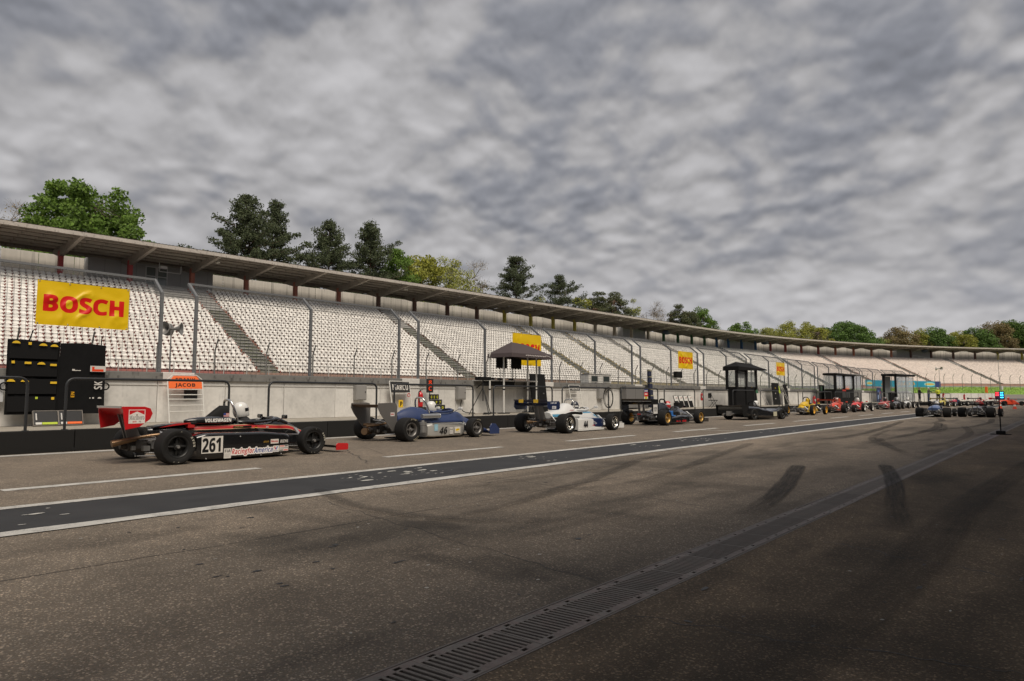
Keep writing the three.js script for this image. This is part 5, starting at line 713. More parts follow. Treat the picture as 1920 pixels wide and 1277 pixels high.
{ // blue and bare aluminium car, number 46
  const [o, B] = formula({ label: 'blue and bare aluminium single seater numbered 46 with tall grey wing plates', at: [-13.5, -11.26], lettering: ringText([['AVON', 150, 11], ['AVON', 8, 11]], '#a8a08a'), rear: { r: 0.29, w: 0.36, x: 0.8, rim: 0.165 }, front: { r: 0.255, w: 0.25, x: 0.78, rim: 0.165 }, wb: 2.42, rims: rims.grey, rimStyle: 'four', sill: 0.66, paint: bluePaint, armMat: alu, mirror: whitePaint,
    body: [[0.3, 0.12, 0.42, 0.66, 3, 0.5], [0.6, 0.24, 0.4, 0.78, 3, 0.45], [0.82, 0.3, 0.4, 0.83, 3, 0.45], [1.1, 0.36, 0.36, 0.8, 3.2, 0.5], [1.36, 0.42, 0.36, 0.66, 4, 0.6], [2.1, 0.43, 0.36, 0.665, 4, 0.55], [2.36, 0.4, 0.34, 0.69, 4, 0.55], [2.7, 0.34, 0.2, 0.52, 4, 0.6], [2.95, 0.34, 0.14, 0.4, 4, 0.8], [3.3, 0.36, 0.1, 0.24, 3, 0.95], [3.45, 0.34, 0.1, 0.16, 3, 1]],
    hoop: [0.24, 1.28, 0.58, 1.1, 1.06, 0.024],
    wing: { span: 1.02, te: [-0.7, 0.9], le: [-0.25, 0.87], mat: mat([0.2, 0.14, 0.1], 0.4, 0.3), plateMat: wingGrey, plate: [[-0.69, 0.93], [-0.22, 0.94], [-0.13, 0.92], [-0.1, 0.85], [-0.1, 0.3], [-0.16, 0.25], [-0.26, 0.26], [-0.62, 0.68], [-0.7, 0.82]] },
    frontWing: { span: 1.5, f0: 2.98, f1: 3.42, y: 0.1, mat: bluePaint, plate: [[3.06, 0.06], [3.46, 0.05], [3.47, 0.18], [3.3, 0.33], [3.14, 0.34], [3.06, 0.25]] },
    exhaust: [tube([[0.2, 0.44, -0.3], [0.2, 0.44, 0.05], [0.1, 0.4, 0.3], [-0.12, 0.36, 0.52]], 0.03, 10), bar([0.02, 0.4, 0.36], [-0.3, 0.4, 0.46], 0.034, 12)] });
  part('silencer', new THREE.CylinderGeometry(0.085, 0.085, 0.3, 18).rotateX(Math.PI / 2).rotateY(0.4).translate(-0.12, 0.24, 0.5), pipeGold, o);
  const T = new Body([[0.95, 0.5, 0.05, 0.37, 9, 1], [1.1, 0.55, 0.04, 0.4, 12, 1], [2.2, 0.52, 0.04, 0.4, 12, 1], [2.32, 0.48, 0.06, 0.38, 9, 1]]); part('tub', T.geo(14, 32), bareAlu, o);
  part('sill_strip', box(0.02, 0.02, 1.15, 0.55, 0.405, -1.66), chrome, o);
  part('intake_tube', [new THREE.CylinderGeometry(0.058, 0.058, 0.62, 18).rotateX(Math.PI / 2).translate(0.4, 0.585, -1.15), new THREE.TorusGeometry(0.056, 0.012, 8, 18).translate(0.4, 0.585, -1.46)], alu, o);
  const can = sub('catch_tank', o, [0.5, 0.16, -0.78]); part('can', new THREE.CylinderGeometry(0.1, 0.1, 0.26, 20).translate(0, 0.15, 0), alu, can); part('band', new THREE.CylinderGeometry(0.103, 0.103, 0.02, 20).translate(0, 0.2, 0), steel, can); part('cap', new THREE.CylinderGeometry(0.04, 0.05, 0.05, 14).translate(0, 0.3, 0), steel, can);
  part('screen_edge', tube([[-0.24, 0.69, -2.1], [-0.14, 0.72, -2.26], [0, 0.73, -2.32], [0.14, 0.72, -2.26], [0.24, 0.69, -2.1]], 0.014, 6), matteBlack, o);
  part('wing_brace', [bar([-0.4, 0.5, 0.1], [-0.1, 0.45, -0.1], 0.012, 6), bar([0.4, 0.46, 0.14], [0.1, 0.44, -0.1], 0.012, 6)], chrome, o);
  const X = 0.556;
  flank('number', 0.3, 0.25, decalMat(256, 192, (x, w, h) => text(x, '46', w / 2, h / 2 + 8, 190, '#0b0b0d', { w: 236, style: 'italic' })), [X + 0.004, 0.215, -1.45], o);
  flank('sticker', 0.13, 0.17, decalMat(96, 128, (x, w, h) => { x.fillStyle = '#9cc4d4'; x.fillRect(0, 0, w, h); x.strokeStyle = '#7fa8c0'; x.lineWidth = 5; x.strokeRect(14, 22, 68, 84); }), [X + 0.002, 0.29, -1.2], o);
  flank('sticker', 0.13, 0.17, decalMat(96, 128, (x, w, h) => { x.fillStyle = '#d2cec8'; x.fillRect(0, 0, w, h); text(x, 'FiA', 48, 40, 44, '#222', { w: 80 }); x.fillStyle = '#999'; for (let i = 0; i < 3; i++) x.fillRect(12, 72 + i * 14, 70, 5); }), [X - 0.004, 0.19, -1.76], o);
  flank('sticker', 0.22, 0.17, decalMat(192, 144, (x, w, h) => { x.fillStyle = '#d9d5cc'; x.fillRect(0, 0, w, h); x.fillStyle = '#e2bd12'; x.beginPath(); x.ellipse(96, 66, 70, 24, -0.15, 0, 7); x.fill(); x.fillRect(40, 56, 120, 26); x.fillStyle = '#b89a20'; x.fillRect(30, 112, 130, 8); }), [X - 0.008, 0.2, -2.0], o);
  flank('sticker', 0.13, 0.09, decalMat(128, 80, (x, w, h) => { x.fillStyle = '#d8d2cc'; x.fillRect(0, 0, w, h); scrawl(x, w / 2, 40, 104, 34, '#b43038', 9); }), [0.529, 0.66, 0.25], o);
  driver('seated driver in a white helmet in the blue and aluminium car', o, 1.53, 0.8, suitWhite, whiteHelm, { tilt: 0.1 });
}
{ // white and navy car, number 44, with bright deep rims
  const [o, B] = formula({ label: 'white and navy single seater numbered 44 with bright deep rims', at: [-12.65, -16.72], rear: { r: 0.29, w: 0.36, x: 0.8, rim: 0.185 }, front: { r: 0.265, w: 0.25, x: 0.8, rim: 0.185 }, wb: 2.62, rims: rims.silver, rimStyle: 'deep', sill: 0.64, paint: whitePaint, armMat: steel,
    body: [[0.1, 0.2, 0.42, 0.6, 3, 0.8], [0.4, 0.3, 0.4, 0.66, 3.4, 0.75], [0.75, 0.34, 0.36, 0.72, 3.4, 0.6], [0.98, 0.36, 0.3, 0.88, 3.4, 0.42], [1.2, 0.38, 0.2, 0.88, 3.6, 0.42], [1.42, 0.4, 0.12, 0.66, 4.2, 0.7], [2.05, 0.4, 0.1, 0.655, 4.2, 0.62], [2.35, 0.36, 0.1, 0.6, 4.2, 0.6], [2.8, 0.26, 0.1, 0.42, 4, 0.7], [3.2, 0.2, 0.1, 0.26, 3.4, 0.9], [3.5, 0.14, 0.1, 0.18, 3, 0.9]],
    hoop: [0.2, 1.34, 0.7, 1.3, 1.0, 0.02],
    wing: { span: 1.24, te: [-0.62, 0.9], le: [-0.14, 0.84], mat: navy, flap: true, plate: [[-0.66, 0.95], [-0.1, 0.95], [-0.06, 0.9], [-0.06, 0.75], [-0.12, 0.7], [-0.6, 0.7], [-0.68, 0.78]], post: [[-0.42, 0.84], [-0.22, 0.84], [-0.02, 0.4], [-0.3, 0.26]], postX: [-0.08, 0.08], postMat: steel },
    frontWing: { span: 1.4, f0: 3.0, f1: 3.5, y: 0.1, mat: whitePaint, plate: [[3.0, 0.06], [3.5, 0.05], [3.5, 0.2], [3.0, 0.24]] },
    exhaust: [tube([[0.16, 0.4, -0.3], [0.16, 0.38, 0.1], [0.05, 0.34, 0.35], [-0.1, 0.33, 0.52]], 0.03, 10), bar([-0.08, 0.33, 0.46], [-0.18, 0.33, 0.62], 0.05, 14, 0.055)] });
  for (const s of [1, -1]) { part('side_panel', new Body([[0.95, 0.16, 0.06, 0.4, 8, 1], [1.1, 0.19, 0.05, 0.41, 10, 1], [2.2, 0.17, 0.05, 0.4, 10, 1], [2.42, 0.12, 0.07, 0.37, 7, 1]], s * 0.44).geo(16, 26), whitePaint, o); part('skirt', box(0.03, 0.06, 1.5, s * 0.62, 0.06, -1.65), whitePaint, o); part('navy_band', new Body([[1.5, 0.17, 0.11, 0.412, 8, 1], [2.2, 0.172, 0.1, 0.405, 10, 1], [2.46, 0.12, 0.1, 0.375, 7, 1]], s * 0.446).geo(10, 26), navy, o); }
  for (const x of [-0.32, 0.24]) part('wing_block', box(0.16, 0.1, 0.02, x, 0.955, 0.73), yellowPaint, o);
  const lb = paint([0.1, 0.32, 0.5]); part('cover_band', B.stripe(0.16, 0.7, 0.47, 0.55, 0.005, 12), lb, o); part('cover_band', B.stripe(1.7, 2.3, 0.56, 0.6, 0.005, 12), lb, o); part('cover_band', B.stripe(2.36, 2.9, f => 0.46 - 0.2 * (f - 2.36), f => 0.53 - 0.25 * (f - 2.36), 0.005, 12), lb, o);
  part('air_hose', [tube([[0.4, 0.52, -0.55], [0.44, 0.58, -0.9], [0.42, 0.56, -1.4]], 0.045, 10)], matteBlack, o);
  flank('number', 0.26, 0.25, decalMat(192, 160, (x, w, h) => text(x, '44', w / 2, h / 2 + 6, 170, '#10121a', { w: 170, stroke: '#10121a', sw: 8 })), [0.642, 0.235, -1.32], o);
  flank('emblem', 0.3, 0.2, decalMat(224, 144, (x, w, h) => { x.strokeStyle = '#d8d8dc'; x.lineWidth = 9; x.beginPath(); x.moveTo(20, 100); x.quadraticCurveTo(60, 10, 110, 40); x.quadraticCurveTo(160, 60, 130, 100); x.stroke(); x.beginPath(); x.arc(120, 62, 22, 0, 7); x.stroke(); x.fillStyle = '#c02430'; x.fillRect(16, 108, 110, 14); x.fillStyle = '#c8ccd4'; x.beginPath(); x.moveTo(168, 60); x.lineTo(212, 60); x.lineTo(190, 98); x.fill(); }), [0.624, 0.24, -1.85], o);
  flank('lettering', 0.3, 0.08, decalMat(256, 72, (x, w, h) => scrawl(x, w / 2, 36, 230, 44, '#b86a78', 11)), [0.33, 0.66, -1.02], o, Math.PI / 2, 0);
  flank('sticker', 0.34, 0.06, decalMat(256, 48, (x, w, h) => scrawl(x, w / 2, 24, 230, 40, '#d4d6de', 13)), [0.64, 0.9, 0.38], o);
  flank('sticker', 0.2, 0.08, decalMat(128, 56, (x, w, h) => { x.fillStyle = '#d8d8da'; x.fillRect(0, 0, w, h); x.fillStyle = '#42506e'; x.fillRect(14, 16, 100, 8); x.fillRect(14, 34, 70, 8); }), [0.64, 0.77, 0.36], o);
  driver('seated driver in a dark and white helmet in the white and navy car', o, 1.62, 0.77, suitRed, paint([0.03, 0.035, 0.05]), { band: [whitePaint, 1.5, 0.28] });
}
{ // black car with gold rims and the number 101 on its wing
  const [o, B] = formula({ label: 'black single seater with gold rims and number 101 on its wing', at: [-12.95, -23.6], turn: -0.05, rear: { r: 0.285, w: 0.34, x: 0.8, rim: 0.18 }, front: { r: 0.265, w: 0.24, x: 0.8, rim: 0.18 }, wb: 2.72, rims: rims.gold, rimStyle: 'four', sill: 0.58, paint: blackPaint,
    body: [[0.1, 0.14, 0.3, 0.5, 3, 0.8], [0.5, 0.24, 0.16, 0.6, 3.4, 0.6], [0.95, 0.32, 0.08, 0.84, 3, 0.34], [1.25, 0.34, 0.06, 0.86, 3, 0.36], [1.42, 0.36, 0.06, 0.6, 4.5, 0.8], [2.1, 0.33, 0.06, 0.59, 4.5, 0.8], [2.3, 0.29, 0.07, 0.62, 4, 0.7], [2.8, 0.2, 0.12, 0.48, 3.4, 0.8], [3.3, 0.13, 0.14, 0.3, 3, 0.9], [3.6, 0.07, 0.15, 0.22, 2.6, 1]],
    hoop: [0.13, 1.28, 0.8, 1.2, 0.98, 0.026], hoopMat: blackMat,
    wing: { span: 1.3, te: [-0.62, 0.9], le: [-0.2, 0.8], mat: blackPaint, flap: true, gurney: true, plate: [[-0.68, 1.0], [-0.2, 0.98], [-0.18, 0.5], [-0.3, 0.36], [-0.5, 0.36], [-0.66, 0.6]], post: [[-0.4, 0.8], [-0.3, 0.8], [-0.2, 0.36], [-0.36, 0.36]], postX: [-0.1, 0.1] },
    frontWing: { span: 1.5, f0: 3.2, f1: 3.6, y: 0.1, mat: blackPaint, plate: [[3.1, 0.06], [3.62, 0.06], [3.62, 0.2], [3.1, 0.22]] } });
  for (const s of [1, -1]) part('side_pod', new Body([[0.55, 0.16, 0.05, 0.22, 6, 1], [0.8, 0.26, 0.04, 0.3, 7, 0.9], [1.5, 0.28, 0.04, 0.36, 7, 0.8], [2.0, 0.24, 0.05, 0.34, 6, 0.8], [2.12, 0.2, 0.08, 0.3, 5, 0.8]], s * 0.52).geo(16, 24), blackPaint, o);
  flank('number_panel', 0.3, 0.34, decalMat(160, 192, (x, w, h) => { x.fillStyle = '#d8d6d2'; x.fillRect(0, 0, w, h); text(x, '101', w / 2, 100, 130, '#121214', { w: 140 }); }), [0.672, 0.62, 0.42], o);
  flank('lettering', 0.9, 0.1, decalMat(512, 64, (x, w, h) => { scrawl(x, 130, 34, 220, 36, '#b81a22', 15); scrawl(x, 390, 34, 210, 52, '#c81a22', 17); }), [0.803, 0.14, -1.3], o);
  part('blue_duct', [rbox(0.2, 0.22, 0.16, 0.03, 0.42, 0.42, -1.1), rbox(0.28, 0.05, 0.34, 0.02, 0.46, 0.34, -1.05)], paint([0.02, 0.14, 0.42]), o);
  part('rear_light', rbox(0.14, 0.05, 0.04, 0.01, 0, 0.42, 0.5), mat([0.5, 0.02, 0.02], 0.4), o);
  driver('seated driver in a red and white helmet in the gold rimmed black car', o, 1.62, 0.74, suitRed, paint([0.55, 0.03, 0.03]), { band: [whitePaint, 1.15, 0.4] });
}
{ // low black open sports racer with full-width bodywork
  const o = thing('sports_racer', 'low black open sports racer with enclosed wheels, next to the black roofed stand', 'racing car', [-12.5, 0, -31.9], 'racing cars queued in the pit lane', -0.3); o.scale.setScalar(0.88);
  part('bodywork', new Body([[-0.85, 0.84, 0.3, 0.7, 6, 0.97], [-0.3, 0.92, 0.16, 0.72, 6, 0.95], [0.4, 0.93, 0.1, 0.7, 6, 0.93], [1.0, 0.9, 0.07, 0.6, 5, 0.92], [1.7, 0.88, 0.06, 0.5, 5, 0.92], [2.3, 0.92, 0.07, 0.58, 4.5, 0.88], [2.75, 0.9, 0.08, 0.5, 4, 0.88], [3.05, 0.84, 0.09, 0.3, 3.4, 0.9], [3.2, 0.7, 0.1, 0.18, 3, 1]]).geo(34, 36), blackPaint, o);
  for (const s of [1, -1]) { wheel(o, s * 0.78, 0, 0.29, 0.3, 0.18, rims.black, 'four', s); wheel(o, s * 0.8, 2.4, 0.28, 0.24, 0.18, rims.black, 'four', s); part('fender', new Body([[1.95, 0.1, 0.3, 0.44, 3, 0.8], [2.35, 0.17, 0.32, 0.62, 2.6, 0.8], [2.75, 0.12, 0.3, 0.5, 3, 0.8]], s * 0.72).geo(14, 18), blackPaint, o); part('fender', new Body([[-0.5, 0.12, 0.3, 0.58, 3, 0.8], [0, 0.18, 0.3, 0.68, 2.6, 0.8], [0.5, 0.12, 0.3, 0.56, 3, 0.8]], s * 0.7).geo(14, 18), blackPaint, o); }
  const w = sub('rear_wing', o); part('main_plane', airfoil(1.7, -0.9, 0.76, -0.45, 0.72, 0.02), mat([0.2, 0.19, 0.17], 0.5, 0.3), w); for (const s of [-1, 1]) part('end_plate', sidePlate([[-0.95, 0.8], [-0.4, 0.78], [-0.35, 0.2], [-0.85, 0.2]], 0.014, s * 0.86), blackMat, w);
  part('gearbox', [box(0.3, 0.24, 0.4, 0, 0.34, 0.75), bar([-0.3, 0.3, 0.8], [-0.3, 0.3, 1.0], 0.05, 10), bar([0.24, 0.32, 0.8], [0.24, 0.32, 0.98], 0.05, 10)], alu, o);
  part('cockpit_well', loft([sec(1.0, 0.3, 0.3, 0.505, 4), sec(1.35, 0.34, 0.3, 0.495, 4), sec(1.8, 0.3, 0.3, 0.475, 4)]), matteBlack, o);
  part('roll_hoop', hoopGeo(0.3, 1.05, 0.44, 0.98, 0.95, 0.024), blackMat, o); part('screen', loft([sec(1.75, 0.4, 0.4, 0.52, 3), sec(2.05, 0.3, 0.4, 0.5, 3)]), blackPaint, o);
  flank('number_panel', 0.3, 0.24, decalMat(96, 80, (x, w2, h) => { x.fillStyle = '#b8b49c'; x.fillRect(0, 0, w2, h); }), [0.899, 0.3, -1.75], o);
  driver('seated driver in a white helmet with dark visor in the low sports racer', o, 1.32, 0.84, suitBlack, whiteHelm, {});
}
// ---- the smaller cars further on
const slim = (top = 0.6) => [[0.0, 0.14, 0.26, 0.5, 3, 0.8], [0.5, 0.24, 0.16, top, 3.4, 0.7], [1.1, 0.28, 0.08, top + 0.06, 3.6, 0.7], [1.4, 0.3, 0.07, top, 4, 0.8], [2.1, 0.27, 0.08, top - 0.01, 4, 0.8], [2.35, 0.24, 0.1, top + 0.02, 3.6, 0.7], [2.8, 0.18, 0.14, 0.44, 3.4, 0.8], [3.2, 0.12, 0.16, 0.3, 3, 0.9], [3.4, 0.06, 0.18, 0.26, 2.6, 1]];
const plateS = [[-0.68, 0.95], [-0.2, 0.94], [-0.18, 0.72], [-0.6, 0.7], [-0.7, 0.8]], postS = [[-0.5, 0.86], [-0.36, 0.86], [-0.2, 0.3], [-0.36, 0.3]];
const ff = { rear: { r: 0.3, w: 0.2, x: 0.72, rim: 0.2 }, front: { r: 0.28, w: 0.17, x: 0.7, rim: 0.2 } };
const wingOf = (m, span = 1.3, pm) => ({ span, te: [-0.64, 0.9], le: [-0.24, 0.84], mat: m, plate: plateS, plateMat: pm || m, post: postS, postX: [-0.12, 0.12], postMat: alu }), fwOf = (m, span = 1.4) => ({ span, f0: 2.95, f1: 3.35, y: 0.1, mat: m, plate: [[2.9, 0.06], [3.4, 0.06], [3.4, 0.2], [2.9, 0.2]] });
[
  { label: 'small yellow single seater with yellow wheels and no wings', at: [-12.75, -41.6], ...ff, rims: rims.yellow, rimStyle: 'deep', paint: yellowPaint, sill: 0.56, body: slim(0.6), cover: [[0.3, 0.16, 0.5, 0.62, 3, 0.8], [0.8, 0.26, 0.4, 0.78, 3, 0.6], [1.2, 0.24, 0.4, 0.8, 3, 0.6]], hoop: [0.2, 1.3, 0.55, 1.22, 1.04, 0.024], hoopMat: blackMat, d: ['driver in a yellow helmet in the small yellow car', suitBlack, yellowPaint] },
  { label: 'orange red single seater with an orange rear wing, before the timing cabin', at: [-12.85, -48.4], rims: rims.black, paint: orangePaint, sill: 0.6, body: slim(0.64), hoop: [0.2, 1.34, 0.6, 1.26, 1.0, 0.022], wing: wingOf(orangePaint), frontWing: fwOf(whitePaint), exhaust: [bar([0.2, 0.35, 0.1], [0.2, 0.32, 0.6], 0.04, 10)], d: ['driver in a white and pink helmet in the orange winged car', suitRed, paint([0.7, 0.45, 0.4])] },
  { label: 'orange red and white single seater with bright silver wheels', at: [-12.75, -53.6], ...ff, rims: rims.white, rimStyle: 'deep', paint: scarlet, sill: 0.6, body: slim(0.64), hoop: [0.2, 1.34, 0.6, 1.26, 1.06, 0.022], hoopMat: blackMat, d: ['driver in a white helmet in the silver wheeled red car', suitBlack, whiteHelm] },
  { label: 'black single seater with a red and white tail, left of the framed shelter', at: [-12.85, -63.2], rims: rims.black, paint: paint([0.55, 0.05, 0.05]), sill: 0.6, body: slim(0.6), cover: [[-0.1, 0.2, 0.42, 0.56, 3, 0.9], [0.5, 0.3, 0.4, 0.64, 3, 0.8]], coverPaint: paint([0.6, 0.12, 0.1]), hoop: [0.2, 1.34, 0.6, 1.26, 1.0, 0.022], d: ['driver in a dark helmet in the red tailed black car', suitWhite, paint([0.03, 0.03, 0.035])] },
  { label: 'dark silver single seater in front of the framed shelter', at: [-12.8, -67.8], ...ff, rims: rims.grey, paint: paint([0.12, 0.12, 0.13]), sill: 0.6, body: slim(0.6), hoop: [0.2, 1.34, 0.6, 1.26, 1.0, 0.022], d: ['driver in a silver helmet in the dark silver car', suitBlack, paint([0.5, 0.5, 0.5])] },
  { label: 'white and black single seater with white wheels below the person in black', at: [-12.9, -73.2], ...ff, rims: rims.white, rimStyle: 'deep', paint: whitePaint, sill: 0.6, body: slim(0.6), hoop: [0.2, 1.34, 0.6, 1.26, 1.0, 0.022], d: ['driver in a white and black helmet in the white wheeled car', suitBlack, whiteHelm] },
  { label: 'yellow single seater with a yellow rear wing below the yellow vest', at: [-11.7, -84.5], turn: -0.1, rims: rims.white, rimStyle: 'deep', paint: paint([0.6, 0.5, 0.08]), sill: 0.6, body: slim(0.62), hoop: [0.2, 1.34, 0.6, 1.26, 1.0, 0.022], wing: wingOf(paint([0.5, 0.42, 0.06])), frontWing: fwOf(yellowPaint), d: ['driver in a blue helmet in the yellow winged car', suitBlue, bluePaint] },
  { label: 'crimson and blue single seater with a black rear wing, far queue', at: [-11.3, -90.5], turn: -0.15, rims: rims.white, rimStyle: 'deep', paint: navy, coverPaint: paint([0.5, 0.03, 0.06]), sill: 0.6, body: slim(0.62), cover: [[0.0, 0.2, 0.42, 0.6, 3, 0.9], [0.9, 0.3, 0.4, 0.74, 3, 0.8]], hoop: [0.2, 1.34, 0.6, 1.26, 1.0, 0.022], wing: wingOf(blackMat), frontWing: fwOf(blackMat), d: ['driver in a white helmet in the crimson and blue car', suitBlue, whiteHelm] },
  { label: 'orange and black single seater with a black wing, far queue', at: [-9.6, -96], turn: -0.2, rims: rims.white, rimStyle: 'deep', paint: orangePaint, sill: 0.6, body: slim(0.62), hoop: [0.2, 1.34, 0.6, 1.26, 1.0, 0.022], wing: wingOf(blackMat), frontWing: fwOf(blackMat), d: ['driver in an orange helmet in the orange and black car', suitBlack, orangePaint] },
  { label: 'bright orange red single seater leaving past the traffic cones', at: [-7.7, -98.5], turn: -0.62, rims: rims.black, paint: orangePaint, sill: 0.6, body: slim(0.64), hoop: [0.2, 1.34, 0.6, 1.26, 1.0, 0.022], wing: wingOf(orangePaint, 1.1), frontWing: fwOf(orangePaint), d: ['driver in a red helmet in the departing orange red car', suitRed, scarlet] },
  { label: 'light blue single seater seen from behind in the fast lane', at: [-6.12, -42.2], scale: 0.84, rear: { r: 0.3, w: 0.42, x: 0.74, rim: 0.18 }, rims: rims.black, paint: blackPaint, coverPaint: paint([0.07, 0.14, 0.34]), sill: 0.6, body: slim(0.66), cover: [[-0.1, 0.3, 0.42, 0.6, 3, 0.9], [0.5, 0.34, 0.4, 0.7, 3, 0.8], [1.1, 0.3, 0.4, 0.76, 3, 0.7]], hoop: [0.2, 1.34, 0.6, 1.26, 1.0, 0.022], wing: { ...wingOf(blackMat, 1.24), te: [-0.64, 0.86], le: [-0.24, 0.82], postX: [0], postMat: navy }, frontWing: fwOf(blackMat), d: ['driver in a white helmet in the light blue car', suitBlue, whiteHelm] },
  { label: 'black single seater seen from behind beside the light stand', at: [-4.34, -43.4], scale: 0.86, turn: -0.08, rear: { r: 0.3, w: 0.42, x: 0.74, rim: 0.18 }, rims: rims.grey, paint: blackPaint, sill: 0.6, body: slim(0.64), cover: [[-0.1, 0.24, 0.42, 0.58, 3, 0.9], [0.5, 0.3, 0.4, 0.66, 3, 0.8]], coverPaint: paint([0.1, 0.1, 0.115]), hoop: [0.2, 1.34, 0.6, 1.26, 1.02, 0.022], wing: { ...wingOf(blackMat, 1.2), te: [-0.64, 0.8], le: [-0.24, 0.78] }, frontWing: fwOf(blackMat), d: ['driver in a red and black helmet in the black fast lane car', suitBlack, paint([0.35, 0.03, 0.03])] },
  { label: 'dark single seater cut off by the right edge of the picture', at: [-0.36, -26.6], ...ff, rims: rims.silver, rimStyle: 'deep', paint: blackPaint, sill: 0.6, body: slim(0.6), hoop: [0.2, 1.34, 0.6, 1.26, 1.0, 0.022], d: null },
].forEach(s => { const [o] = formula(s); if (s.d) driver('seated ' + s.d[0], o, 1.58, 0.82, s.d[1], s.d[2], {}); });

// ------------------------------------------------------------ banners on the fence
{
  const tex = canvasTex(1024, 528, (x, w, h) => { x.fillStyle = '#e6bf06'; x.fillRect(0, 0, w, h); const r = rng(3); for (let i = 0; i < 900; i++) { x.fillStyle = `rgba(${120 + r() * 60 | 0},${90 + r() * 40 | 0},0,0.035)`; x.fillRect(r() * w, r() * h, 10 + r() * 90, 1 + r() * 3); } text(x, 'BOSCH', w / 2 + 4, h / 2 + 4, 260, '#d8140f', { w: 930, stroke: '#d8140f', sw: 15 }); });
  const m = new THREE.MeshStandardMaterial({ map: tex, roughness: 0.42, side: THREE.DoubleSide }), eye = mat([0.5, 0.5, 0.48], 0.3, 0.8);
  [[-5.0, 2.765, 1.04, 'largest yellow banner with red lettering at the left of the fence', 1], [-22.24, 2.43, 1.37, 'yellow banner with red lettering half hidden behind the gazebo roof', 2], [-37.76, 2.76, 1.05, 'square looking yellow banner with red lettering in the middle of the fence', 3], [-54.85, 2.76, 1.03, 'small yellow banner with red lettering farthest along the fence', 4]].forEach(([z, y, h, label, seed]) => {
    const o = thing('banner', label, 'banner', [-18.6, y, z], 'yellow banners on the debris fence'), g = new THREE.PlaneGeometry(2.0, h, 40, 20), p = g.attributes.position;
    for (let i = 0; i < p.count; i++) { const u = p.getX(i), v = p.getY(i), pin = Math.min(1, (1 - Math.abs(u)) * 4) * Math.min(1, (0.53 - Math.abs(v)) * 5), d = Math.abs(fbm(u * 1.1 + v * 0.9 + seed * 3, v * 1.5 - u, 2, seed * 7) - 0.5); p.setZ(i, 0.05 * (fbm(u * 1.6 + seed, v * 2.2 + u * 0.8, 3, seed) - 0.5) * (0.4 + pin) + 0.05 * Math.exp(-d * 30) * pin); }
    g.rotateY(Math.PI / 2).translate(0.1, h / 2, -1); g.computeVertexNormals(); part('sheet', g, m, o);
    for (const a of [0.04, 0.66, 1.34, 1.96]) for (const b of [0.03, h - 0.03]) part('eyelet', new THREE.TorusGeometry(0.012, 0.005, 6, 12).rotateY(Math.PI / 2).translate(0.106, b, -a), eye, o);
  });
  // long blue advertising board below the curve
  const bt = canvasTex(1024, 96, (x, w, h) => { x.fillStyle = '#1c8fb4'; x.fillRect(0, 0, w, h); x.fillStyle = '#45a8c8'; x.fillRect(520, 0, 160, h); x.fillStyle = '#2a3c78'; x.fillRect(950, 0, 74, h); for (const [c, ww, t] of [[60, 90, ''], [280, 100, 1], [520, 120, 2], [640, 90, 3], [880, 150, '']]) { if (t) scrawl(x, c, h / 2, ww, 62, '#d8a04a', t); else { x.fillStyle = '#8ad0dc'; x.beginPath(); x.ellipse(c, h / 2, ww / 2, 34, 0, 0, 7); x.fill(); x.fillStyle = '#d8b45a'; x.beginPath(); x.ellipse(c, h / 2, ww / 2.4, 16, 0, 0, 7); x.fill(); } } });
  const a = 171, b = 204.5, n = 20, pos = [], uv = [], idx = []; for (let i = 0; i <= n; i++) { const s = mix(a, b, i / n); for (const [D, y, v] of [[51.5, 3.35, 0], [51.5, 4.85, 1]]) { const p = at(s, D, y); pos.push(p.x, p.y, p.z); uv.push(i / n, v); } if (i) { const k = i * 2; idx.push(k - 2, k, k - 1, k - 1, k, k + 1); } }
  const g = new THREE.BufferGeometry(); g.setAttribute('position', new THREE.Float32BufferAttribute(pos, 3)); g.setAttribute('uv', new THREE.Float32BufferAttribute(uv, 2)); g.setIndex(idx); g.computeVertexNormals();
  const o = thing('advertising_board', 'long blue advertising board with yellow lettering below the curved seats', 'board'); part('panel', g, new THREE.MeshStandardMaterial({ map: bt, roughness: 0.6, side: THREE.DoubleSide }), o);
  for (let s = a + 1; s < b; s += 4) { const p = at(s, 51.7); part('support', box(0.08, 3.2, 0.08, p.x, 2.9, p.z), steel, o); }
}
